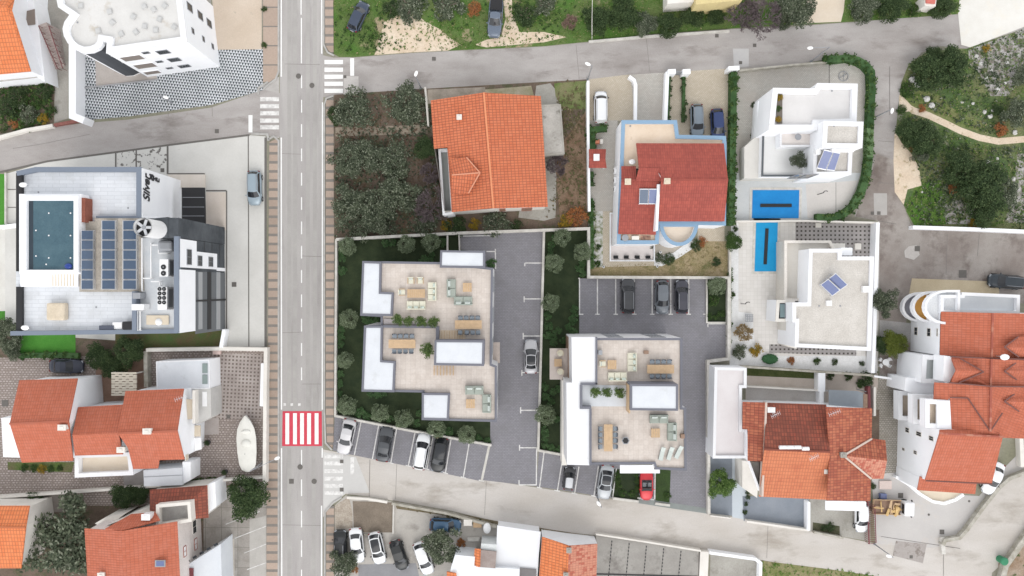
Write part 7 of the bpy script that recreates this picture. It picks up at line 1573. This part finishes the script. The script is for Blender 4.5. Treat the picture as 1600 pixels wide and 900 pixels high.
car(601.5, 693, .17, -.98, 4.7, 1.85, ('gunmetal', (.075, .08, .088)), 'gunmetal grey sedan alone in the third lower bay', 'sedan')
car(659, 705, .17, -.98, 4.75, 1.88, ('white', (.78, .79, .80)), 'white car with dark windshield beside the black car in the lower bays', 'suv')
car(687, 710.5, -.16, .98, 4.6, 1.85, ('black', (.02, .022, .023)), 'black car under the olive branches in the lower bays', 'hatch', roofm=CARGL)
car(889, 747, .1, -1, 2.95, 1.5, ('citygrey', (.05, .05, .055)), 'tiny city car with silver roof beside the white roof strip', 'suv', roofm=plain('silver_roof', (.55, .56, .58), .35))
car(946, 753, -.14, .98, 4.5, 1.85, ('coolsilver', (.40, .42, .44)), 'cool silver coupe between the tiny city car and the shrubs', 'sedan', roofm=CARGL)
car(1010, 758, 0, 1, 3.9, 1.72, ('red', (.50, .02, .03)), 'red open-top convertible between two planted squares', 'open', name='convertible')
car(532, 852, .0, -1, 4.1, 1.75, ('black', (.02, .022, .023)), 'black boxy off-roader nearest the pavement in the southern car park', 'suv')
car(557.6, 852, .1, 1, 4.55, 1.8, ('white', (.78, .79, .80)), 'white sedan with full white roof, second from the pavement', 'sedan')
car(589.5, 856, .22, 1, 4.2, 1.8, ('white', (.78, .79, .80)), 'white hatchback with black panoramic roof in the southern car park', 'hatch', roofm=CARGL)
car(623.7, 867, .32, 1, 4.0, 1.72, ('black', (.02, .022, .023)), 'black hatchback turned towards the grey floor in the southern car park', 'hatch')
car(662, 872, .36, 1, 4.4, 1.8, ('white', (.78, .79, .80)), 'white car half hidden under the car park tree', 'hatch')
car(696, 820.5, 1, .06, 4.1, 1.78, ('blue', (.05, .11, .19)), 'blue car parked crosswise at the top of the southern car park', 'hatch')
car(1571, 440, -1, -.09, 4.6, 1.82, ('inkgrey', (.035, .045, .055)), 'dark grey car parked crosswise at the right edge by the sand bed', 'suv')
car(1551, 747, -.42, .9, 4.4, 1.75, ('white', (.78, .79, .80)), 'white car partly hidden behind the right-hand terracotta roof', 'sedan')
car(1345.5, 807, .0, 1, 4.1, 1.65, ('white', (.78, .79, .80)), 'white car nosing out from under the white carport roof', 'hatch')
# flatbed truck
t = thing('flatbed_truck', 'small white flatbed truck loaded with timber pieces', 'truck', (0, 0, 0))
m = MB(); m.box((0, 1.55, 1.0), (1.75, 1.25, 1.5)); m.build('cab', paint('white', (.78, .79, .80)), t, local=True, bevel=.12)
m = MB(); m.f([(-.75, 2.2, 1.15), (.75, 2.2, 1.15), (.7, 2.1, 1.68), (-.7, 2.1, 1.68)]); m.build('windshield', CARGL, t, local=True)
m = MB(); m.box((0, .88, 1.35), (1.2, .05, .5)); m.build('rear_window', CARGL, t, local=True)
m = MB(); m.box((0, -.95, .72), (1.8, 3.6, .12)); m.build('bed', DWOOD, t, local=True)
for s in (-1, 1):
    m = MB(); m.box((s * .92, -.95, .92), (.06, 3.6, .34)); m.build('side_board', WOOD, t, local=True)
    for yy in (1.5, -1.6):
        m = MB(); mm_ = Matrix.Translation((s * .68, yy, .34)) @ Matrix.Rotation(s * math.pi / 2, 4, 'Y'); m.cyl(None, .34, .22, 16, M=mm_); m.build('wheel', TYRE, t, local=True)
    m = MB(); m.box((s * 1.02, 2.0, 1.3), (.18, .08, .3)); m.build('mirror', BLACK, t, local=True)
m = MB(); m.box((0, -2.76, .92), (1.8, .06, .34)); m.build('tail_board', WOOD, t, local=True)
random.seed(77)
p = W(1398, 793, 1); t.location = (p.x, p.y, .03); t.rotation_euler = (0, 0, R(-92))
tw = thing('timber_load', 'jumbled yellow timber pieces in the bed of the flatbed truck', 'timber', (p.x, p.y, .8))
TW = plain('yellow_timber', (.58, .40, .18), .8, fine=.3)
for k in range(14):
    m = MB(); cx_, cy_ = p.x + random.uniform(-2.3, .3), p.y + random.uniform(-.6, .6); m.box((cx_, cy_, .95 + random.uniform(0, .35)), (random.uniform(.7, 1.5), random.uniform(.1, .4), .06), random.choice((0, 1.57, .3, 1.2)) + random.uniform(-.2, .2)); m.build('plank', TW if k % 3 else WOOD, tw)
# boat
t = thing('covered_boat', 'white pointed motorboat standing on the boat yard paving', 'boat', (0, 0, 0))
st = [(-3.55, .25, .55), (-3.3, .75, .5), (-2.6, 1.05, .42), (-1, 1.22, .35), (.8, 1.25, .35), (2.0, 1.08, .4), (2.9, .68, .5), (3.5, .22, .62), (3.7, .03, .72)]
m = MB(); rows = []
for y_, w_, zk in st: rows.append([m.bm.verts.new(v) for v in ((-w_, y_, 1.25), (-w_ * .85, y_, .75), (0, y_, zk), (w_ * .85, y_, .75), (w_, y_, 1.25))])
for a_, b_ in zip(rows, rows[1:]):
    for j in range(4): m.bm.faces.new((a_[j], a_[j + 1], b_[j + 1], b_[j]))
m.bm.faces.new(rows[0]); m.build('hull', WPL, t, smooth=True, local=True)
m = MB(); rows = []
for y_, w_, zk in st: rows.append([m.bm.verts.new(v) for v in ((-w_ * 1.02, y_, 1.24), (-w_ * .8, y_, 1.34), (0, y_, 1.38 if abs(y_) > 3 else 1.42), (w_ * .8, y_, 1.34), (w_ * 1.02, y_, 1.24))])
for a_, b_ in zip(rows, rows[1:]):
    for j in range(4): m.bm.faces.new((a_[j], a_[j + 1], b_[j + 1], b_[j]))
m.bm.faces.new(rows[0]); m.build('cover', mot('boat_canvas', (.72, .71, .66), (.66, .65, .60), s=.9, fine=.03), t, smooth=True, local=True)
m = MB(); m.ball((0, .15, 1.42), .62, 3, (1, .85, .5)); m.build('cover_hump', MC['boat_canvas'], t, smooth=True, local=True); m = MB(); m.ball((.05, 1.65, 1.4), .55, 3, (1.1, .5, .35)); m.build('cover_hump', MC['boat_canvas'], t, smooth=True, local=True)
for s in (-1, 1):
    for y_ in (-2, 1.5): m = MB(); m.box((s * .6, y_, .3), (.25, .3, .6)); m.build('stand_block', WOOD, t, local=True)
for y_ in (1.8, -1.2): m = MB(); m.ball((-.2, y_, 1.5), .05, 1); m.build('cleat', BLACK, t, local=True)
p = W(385.5, 694, 1.2); t.location = (p.x, p.y, .03); t.rotation_euler = (0, 0, R(3))

# ================= FURNITURE ON THE TERRACES =================
Z = 9.08; ALLC = 'dining chairs on the roof terraces'
def dining(tag_, tx, ty, rz, chairs, where):
    place('table', mk_table(), tx, ty, rz, Z, 'long oak dining table %s' % where, 'long dining tables on the roof terraces')
    for side, pts, crz in chairs:
        for i, (x, y) in enumerate(pts): place('chair', mk_chair, x, y, crz, Z, 'dining chair, %s %s, table %s' % (nm[i], side, where), ALLC)
dining('a', 732, 507, 0, (('from the left, upper side', [(x, 496.5) for x in (719.5, 728.5, 737.5, 746.5)], 180), ('from the left, lower side', [(x, 519.5) for x in (719, 729.5, 738.5, 747)], 0)), 'by the pale timber deck')
dining('b', 628.6, 537, 0, (('from the left, upper side', [(x, 525) for x in (616.5, 625.5, 634.5, 643.5)], 180), ('from the left, lower side', [(x, 549) for x in (616, 624.5, 633.5, 642.5)], 0)), 'near the large terrace plant')
dining('c', 1031.6, 576.5, 0, (('from the left, upper side', [(x, 565) for x in (1019, 1028, 1037, 1046)], 180), ('from the left, lower side', [(x, 588) for x in (1019, 1028, 1037, 1046)], 0)), 'above the framed white roof block')
dining('d', 950, 683.5, 90, (('from the top, left side', [(938, y) for y in (670, 679.5, 688.5, 698)], -90), ('from the top, right side', [(961.5, y) for y in (670, 679.5, 688.5, 698)], 90)), 'set upright left of the fire bowl')
place('arm', mk_arm(), 642, 438.5, 180, Z, 'cream armchair, left of the pair above the slatted coffee table'); place('arm', mk_arm(), 656.5, 438.5, 180, Z, 'cream armchair, right of the pair above the slatted coffee table')
place('arm', mk_arm(), 628, 456.5, -90, Z, 'cream armchair at the left end of the wide coffee table'); place('arm', mk_arm(), 942, 568.5, -90, Z, 'cream armchair left of the small square table near the white strip')
place('wide_coffee', mk_coffee(2.1, 1.0), 650, 458.5, 0, Z, 'wide slatted coffee table between cream sofas and armchairs')
SP = mk_sofa(2.2, 1.05, CREAMF, plain('patterned_cushion', (.50, .56, .50), .9, fine=.4), 3)
place('csofa', SP, 675, 455.5, 90, Z, 'cream sofa standing upright right of the wide coffee table'); place('csofa', SP, 650, 477, 0, Z, 'cream sofa below the wide coffee table')
place('csofa', SP, 988, 566, 90, Z, 'cream sofa standing upright left of the grey chairs on the right building'); place('csofa', SP, 965, 589, 0, Z, 'cream sofa just above the white planted patio')
for x, y, rz, lb in ((705, 450.5, -90, 'sage two-seater standing upright left of the small square table, left building'), (723.5, 470, 0, 'sage two-seater below the small square table, left building'), (741, 610, 180, 'sage two-seater above the small table in the lower right terrace corner'), (760.5, 631, 90, 'sage two-seater at the right parapet of the left building'), (1030, 655, 180, 'sage two-seater below the framed white roof block of the right building'), (1050.5, 675, 90, 'sage two-seater near the right parapet of the right building')):
    place('ssofa', mk_sofa(2.15, 1.05, SAGE, CUSH, 2), x, y, rz, Z, lb, 'sage two-seat sofas on the roof terraces')
for x, y, lb in ((730, 449, 'small square table beside the upper sage sofas'), (735, 631, 'small square table in the lower right corner of the left building'), (956.5, 570, 'small square table between cream armchair and sofas'), (1024.6, 677, 'small square table left of the right-hand sage sofas')):
    place('coffee', mk_coffee(1.05, 1.05), x, y, 0, Z, lb, 'small slatted square tables')
for x, y, lb, r_ in ((622, 500, 'potted plant, leftmost of the four in the planter row', .68), (639.5, 501.7, 'potted plant, second from the left in the planter row', .6), (658.5, 502.7, 'potted plant, third from the left in the planter row', .68), (678.5, 503, 'potted plant, rightmost in the planter row', .66), (667.5, 547, 'large potted palm beside the framed white roof of the left building', .85), (930.5, 613, 'potted plant, leftmost on the white patio', .66), (948, 612, 'potted plant, middle one on the white patio', .6), (967.7, 612.5, 'potted plant, rightmost on the white patio', .66)):
    o = place('tpot', mk_pot(leafmat('plant_leaves', (.05, .09, .02), (.11, .17, .05), (.20, .26, .10)) if 'plant_leaves' not in MC else MC['plant_leaves'], .66), x, y, random.uniform(0, 360), Z, lb)
    o.scale = (r_ / .62,) * 3
for x, y, rz, lb in ((1034.8, 710, 167, 'pale sun lounger, left of three in the terrace corner'), (1047.8, 709.5, 163, 'pale sun lounger, middle of three in the terrace corner'), (1061, 707.5, 155, 'pale sun lounger, right of three in the terrace corner')): place('lounger', mk_lounger, x, y, rz, Z, lb, 'sun loungers in the terrace corner').scale = (.88, .86, .9)
t = thing('fire_bowl', 'dark six-sided fire bowl right of the upright dining table', 'fire bowl', (W(977.5, 688.5, Z).x, W(977.5, 688.5, Z).y, Z)); p = W(977.5, 688.5, Z + .4)
m = MB(); m.cyl((p.x, p.y, Z), .34, .42, 6, .48); m.build('bowl', METAL, t); m = MB(); m.cyl((p.x, p.y, Z + .425), .36, .03, 6); m.build('ash_bed', BLACK, t)
boxob('planter_box', 'brown grey planter box on the terrace slabs above the right dining table', 'planter', 1010, 550.5, Z, (.55, .4, .45), DWOOD)
boxob('grill_box', 'dark square box in the top left terrace corner of the right building', 'box', 938, 551, Z, (.5, .55, .6), METAL); boxob('side_box', 'brown box hung at the right parapet beside the sage sofa', 'box', 1067, 682, Z, (.45, .5, .55), DWOOD)
place('coffee2', mk_coffee(.95, .95), 872, 567, 0, 3.2, 'square wooden table on the low beige balcony')
for y, l in ((552, 'upper'), (581, 'lower')):
    t = thing('round_chair', 'round cream wicker chair, %s of two on the low beige balcony' % l, 'chair', (0, 0, 0)); m = MB(); m.cyl((0, 0, .3), .38, .1, 18); m.build('seat', CREAMF, t, local=True)
    m = MB()
    for i in range(9): a_ = R(-100 + i * 25); m.box((math.cos(a_) * .42, math.sin(a_) * .42, .55), (.05, .2, .42), rz=a_)
    m.build('backrest', CREAM, t, local=True)
    for sx in (-1, 1):
        for sy in (-1, 1): m = MB(); m.cyl((sx * .22, sy * .22, 0), .02, .3, 6); m.build('leg', WOOD, t, local=True)
    p = W(875.5, y, 3.7); t.location = (p.x, p.y, 3.2); t.rotation_euler = (0, 0, R(60))
# ================= STREET AND YARD THINGS =================
lamp(918, 124, 918.5, 100, 'white street lamp head at the top of the white van drive')
lamp(658, 138, 650, 115, 'white street lamp above the orchard beside the north road')
lamp(1267, 96, 1266, 75, 'white street lamp over the north road above the villa drive')
lamp(1365, 184, 1394, 173, 'white street lamp reaching from the curved hedge over the side road', 5.0)
lamp(933, 776, 935.5, 787, 'small white street lamp at the south road below the coupe', 5)
lamp(1366, 850, 1389, 869, 'white street lamp on a dark arm at the foot of the maroon railing', 5)
lamp(268, 160, 259, 152, 'white lamp head over the black and white triangle paving', 4)
lamp(411, 722, 433, 716, 'street lamp with a pale arm at the boat yard wall', 5)
lamp(1592, 8, 1590, 0, 'street lamp at the top right corner', 4) if False else None
for x, y, sq, r_, lb in ((466.5, 119, 0, .33, 'round iron cover left of the centre line near the upper crossings'), (487.5, 133.5, 0, .33, 'round iron cover right of the centre line near the upper crossings'), (469, 729.5, 0, .34, 'round iron cover on the centre line below the red crossing'), (491, 752, 0, .34, 'round iron cover in the right lane near the lower crossing'), (455.5, 752, 1, .3, 'square iron cover in the left lane near the lower crossing'),
    (678, 92, 1, .24, 'square iron cover in the north road left of the pickup'), (1120, 56, 1, .22, 'square iron cover at the stone kerb of the north road'), (1179, 71, 1, .22, 'square iron cover in the north road right of the pale patch'), (1157, 98, 1, .2, 'square iron cover on the pale patch'), (1433, 388.5, 1, .34, 'brown square cover on the round concrete pad'), (1504, 428, 1, .5, 'dark drain cover near the eastern parked car'), (1373, 333, 1, .22, 'left dark cover at the lower end of the side road'), (1363, 333, 1, .2, 'leftmost dark cover at the lower end of the side road'),
    (366, 444.5, 1, .3, 'dark square drain on the hotel forecourt'), (254, 266, 1, .25, 'dark square drain beside the scribbled slab'), (339, 205, 1, .26, 'reddish square cover in the west side road'), (1407, 774, 1, .33, 'dark square cover beside the flatbed truck'), (1423.5, 870, 1, .2, 'dark square cover on the dark patch'), (1471.5, 831, 1, .3, 'iron cover inside a pale frame on the eastern concrete yard'), (534, 772 - 7, 1, .25, 'dark square cover right of the lower zebra crossing'), (534, 721, 1, .22, 'square cover beside the stop line of the lower crossing'), (8, 630, 1, .42, 'black square drain in the yard at the left edge'), (357, 651, 1, .25, 'grey square cover in the boat yard'), (508 + 31, 120, 1, .18, 'small square cover beside the upper stop line'), (1451, 804, 0, .15, 'tiny round cover in the eastern concrete yard near the truck'), (1514, 783, 0, .15, 'tiny round cover in the eastern concrete yard near the curved wall')):
    manhole(x, y, sq, r_, label=lb, z=.045)
for x, y, s_, lb in ((1279, 352, (.75, .6, .12), 'pale slab box on the grey grid paving, upper left'), (1311, 385, (1.6, .8, .4), 'white double box beside the beige terrace wall'), (1341, 385, (.8, .8, .4), 'white box on the grey grid paving right of the villa corner')): boxob('paving_box', lb, 'box', x, y, .03, s_, PLAST)
for x, y, s_, mt, lb in ((731, 817, (1.1, .8, .8), PLAST, 'cream box table at the corner of the southern car park'), (746, 820, (1.1, .75, .5), WOOD, 'tan wooden pallet beside the cream box table'), (740, 843, (1.6, .5, .3), STONE, 'pale plank block below the wooden pallet'), (1381, 786 - 10, (.8, .7, .6), GLASSV, 'grey blue crate behind the flatbed truck'), (1384, 758, (1.6, 1.1, .25), plain('pink_slabs', (.60, .50, .46), .8, fine=.1), 'pinkish heap of slabs at the end of the cobbled lane'), (932, 221, (.8, .5, .7), plain('orange_box', (.60, .22, .13), .7), 'orange garden box above the pavilion'), (940, 221, (.4, .6, .7), PLAST, 'white garden box above the pavilion'), (1413, 600, (.8, .7, 1.1), plain('bin_green', (.04, .09, .07), .6), 'dark green wheeled bin at the head of the lane'), (1411, 610, (.9, 1.0, 1.1), BLACK, 'black wheeled bin below the green bin'), (1347, 565 - 40, (0, 0, 0), None, ''), (338, 551, (1.0, .5, .5), plain('white_red_box', (.66, .52, .48), .8), 'white and red box on the cream wall of the boat yard')):
    if mt: boxob('yard_box', lb, lb.split(' in ')[0].split()[-1] if False else 'box', x, y, .03, s_, mt)
t = thing('garden_dish', 'white round dish on the ground beside the square white roof', 'dish', W(761, 825).to_tuple()); p = W(761, 825, .8); m = MB(); m.ball((p.x, p.y, .9), .62, 3, (.8, 1.15, .3)); m.build('dish', WPL, t, smooth=True); m = MB(); m.cyl((p.x, p.y, 0), .1, .8, 8); m.build('stand', METAL, t)
m = MB(); p = W(1569, 877, 1); m.cyl((p.x, p.y, 0), .45, 1.1, 16, .5); t = thing('waste_bin', 'round green waste bin at the bottom right wall', 'bin', (p.x, p.y, 0)); m.build('body', GREENB, t); m = MB(); m.cyl((p.x, p.y, 1.1), .52, .1, 16, .4); m.build('lid', GREENB, t)
t = thing('garden_table_set', 'white plastic table seen among the clutter beside the villa', 'table', W(1384, 566).to_tuple()); p = W(1384, 566, .7); m = MB(); m.cyl((p.x, p.y, .7), .42, .04, 20); m.build('tabletop', WPL, t); m = MB(); m.cyl((p.x, p.y, 0), .05, .7, 8); m.build('leg', WPL, t)
for k, (dx, dy, w_) in enumerate(((-.55, .3, 'upper left'), (.5, .3, 'upper right'), (-.5, -.45, 'lower left'), (.45, -.4, 'lower right'))):
    c = thing('plastic_chair', 'white plastic chair at the %s of the white garden table' % w_, 'chair', (p.x + dx, p.y + dy, 0), 'white plastic chairs beside the villa')
    m = MB(); m.box((p.x + dx, p.y + dy, .43), (.42, .42, .05), math.atan2(dy, dx)); m.build('seat', WPL, c); m = MB(); a_ = math.atan2(dy, dx); m.box((p.x + dx + .2 * math.cos(a_), p.y + dy + .2 * math.sin(a_), .65), (.05, .42, .42), a_); m.build('backrest', WPL, c)
    for sx in (-1, 1):
        for sy in (-1, 1): m = MB(); m.box((p.x + dx + sx * .16, p.y + dy + sy * .16, .2), (.04, .04, .4)); m.build('leg', WPL, c)
# patio set on villa, fountain circle, showers
t = thing('patio_table', 'grey metal table with chairs folded in on the villa patio', 'table', (W(1247, 212, 5).x, W(1247, 212, 5).y, 4.72)); p = W(1247, 214, 5.4); m = MB(); m.cyl((p.x, p.y, 5.4), .4, .04, 18); m.build('tabletop', METAL, t); m = MB(); m.cyl((p.x, p.y, 4.72), .04, .68, 8); m.build('leg', METAL, t)
m = MB(); p = W(1318, 119, .1)
for i in range(24): a_ = i * math.pi / 12; b_ = (i + 1) * math.pi / 12; m.bar((p.x + .62 * math.cos(a_), p.y + .62 * math.sin(a_), .1), (p.x + .62 * math.cos(b_), p.y + .62 * math.sin(b_), .1), .06)
t = thing('spiral_ornament', 'round iron ornament on the paving inside the curved hedge', 'ornament', (p.x, p.y, .03)); m.build('ring', METAL, t)
m = MB(); m.bar((p.x - .5, p.y - .2, .1), (p.x + .5, p.y + .3, .1), .06); m.bar((p.x, p.y - .5, .13), (p.x + .1, p.y + .5, .13), .05); m.build('cross_bars', METAL, t)
for x, y, lb in ((1287, 301, 'black curved shower pipe beside the wide pool'), (1165, 475, 'black curved shower pipe beside the narrow pool terrace')):
    t = thing('garden_shower', lb, 'shower', W(x, y).to_tuple()); m = MB(); p = W(x, y, 2); q = [Vector((p.x + .38 - .38 * math.cos(a_), p.y - .0 + .25 * math.sin(a_), 2.0 - .1 * a_)) for a_ in (0, .5, 1.0, 1.6, 2.2)]; [m.bar(a_, b_, .09) for a_, b_ in zip(q, q[1:])]; m.bar((p.x, p.y, 0), (p.x, p.y, 2), .08); m.build('pipe', BLACK, t)
t = thing('pallet_stand', 'grey square drying rack on the pool terrace', 'rack', W(1171, 497).to_tuple()); m = MB(); p = W(1171, 497, .5)
for i in range(5): m.box((p.x, p.y - .45 + i * .22, .5), (1.0, .07, .04)); m.box((p.x - .45 + i * .22, p.y, .46), (.07, 1.0, .04))
m.build('slats', METAL, t); m = MB(); [m.box((p.x + a_ * .4, p.y + b_ * .4, .23), (.05, .05, .46)) for a_ in (-1, 1) for b_ in (-1, 1)]; m.build('legs', METAL, t)
for i, x in enumerate((962.5, 979, 996, 1013)):
    t = thing('terrace_chair', 'dark chair on the white terrace, %s from the left in the bottom row' % nm[i], 'chair', W(x, 401.5).to_tuple(), 'dark chairs on the white terrace'); p = W(x, 401.5, .8)
    m = MB(); m.box((p.x, p.y, .70), (.6, .4, .05)); m.build('seat', BLACK, t); m = MB(); m.box((p.x, p.y - .22, .95), (.6, .05, .5)); m.build('backrest', BLACK, t)
    for sx in (-1, 1): m = MB(); m.box((p.x + sx * .25, p.y, .46), (.05, .35, .46)); m.build('leg', BLACK, t)
for x, y, lb in ((982, 373, 'dark round cushion table on the blue balcony of the red roofed house'),): 
    t = thing('round_table', lb, 'table', (W(x - 5, 371, 5.4).x, W(x, 371, 5.4).y, 5.05)); p = W(977, 371.5, 5.5); m = MB(); m.cyl((p.x, p.y, 5.45), .42, .05, 18); m.build('tabletop', METAL, t); m = MB(); m.cyl((p.x, p.y, 5.05), .04, .4, 8); m.build('leg', METAL, t)
boxob('balcony_bench', 'white cushioned bench on the blue balcony of the red roofed house', 'bench', 993, 371.5, 5.05, (.9, .5, .4), PLAST); boxob('balcony_mat', 'brown patterned mat at the right of the blue balcony', 'mat', 1009, 371.5, 5.07, (1.2, .5, .08), mot('pattern_mat', (.55, .35, .25), (.20, .12, .10), s=3))
for x, y, lb in ((943, 417, 'left round white lamp post on the terrace corner wall'), (1027, 416, 'round white lamp post below the pebble curve'), (1032, 394, 'round white lamp post beside the blue grey spiky shrub')):
    t = thing('garden_lamp', lb, 'garden lamp', W(x, y).to_tuple()); m = MB(); p = W(x, y, .6); m.cyl((p.x, p.y, 0), .06, .55, 8); m.build('post', METAL, t); m = MB(); m.ball((p.x, p.y, .65), .18, 2); m.build('globe', WPL, t, smooth=True); m = MB(); m.cyl((p.x, p.y, .8), .09, .05, 10); m.build('cap', BLACK, t)
t = thing('overhead_cable', 'thin pale cable hanging at the top of the wild lot', 'cable', W(926, 10).to_tuple()); m = MB(); m.bar(W(926, -30, 6), W(925, 30, 5), .05); m.bar(W(925, 30, 5), W(925, 62, 0), .06); m.build('line', PLAST, t)
for x, y, lb in ((144, 48 + 120, ''),): pass
for i, y in enumerate((266, 281, 295)):
    p = W(962, y, 2); t = thing('air_conditioner', 'wall air conditioner left of the red roofed house, %s from the top' % nm[i], 'air conditioner', (p.x, p.y, 1.0), 'air conditioners on the red roofed house')
    m = MB(); m.box((p.x, p.y, 1.5), (.35, .8, .6)); m.build('casing', WPL, t, bevel=.02); m = MB(); mm_ = Matrix.Translation((p.x - .17, p.y, 1.5)) @ Matrix.Rotation(-math.pi / 2, 4, 'Y'); m.cyl(None, .22, .02, 16, M=mm_); m.build('fan_grille', BLACK, t)
for x, y, z, lb in ((1300, 142, 6.65, 'small grey drain cap at the north parapet of the white villa roof'), (1303, 197, 8.5, 'tiny dark drain cap in the gravel box of the villa'), (1280, 478, 5.9, 'left tiny drain cap on the gravel roof'), (1313, 478, 5.9, 'right tiny drain cap on the gravel roof'), (60, 300, 10.42, 'small drain cap on the hotel deck above the pool'), (200, 325, 10.42, 'small drain cap on the hotel deck beside the grey parapet'), (150, 480, 10.42, 'small drain cap on the lower hotel deck'), (985, 197, 5.1, 'small drain cap on the peach terrace'), (121, 35, 9.75, 'tiny black drain in the round tower roof')):
    p = W(x, y, z); m = MB(); m.cyl((p.x, p.y, z), .11, .05, 12, .08); tag(m.build('roof_drain', METAL), lb, 'roof drain')
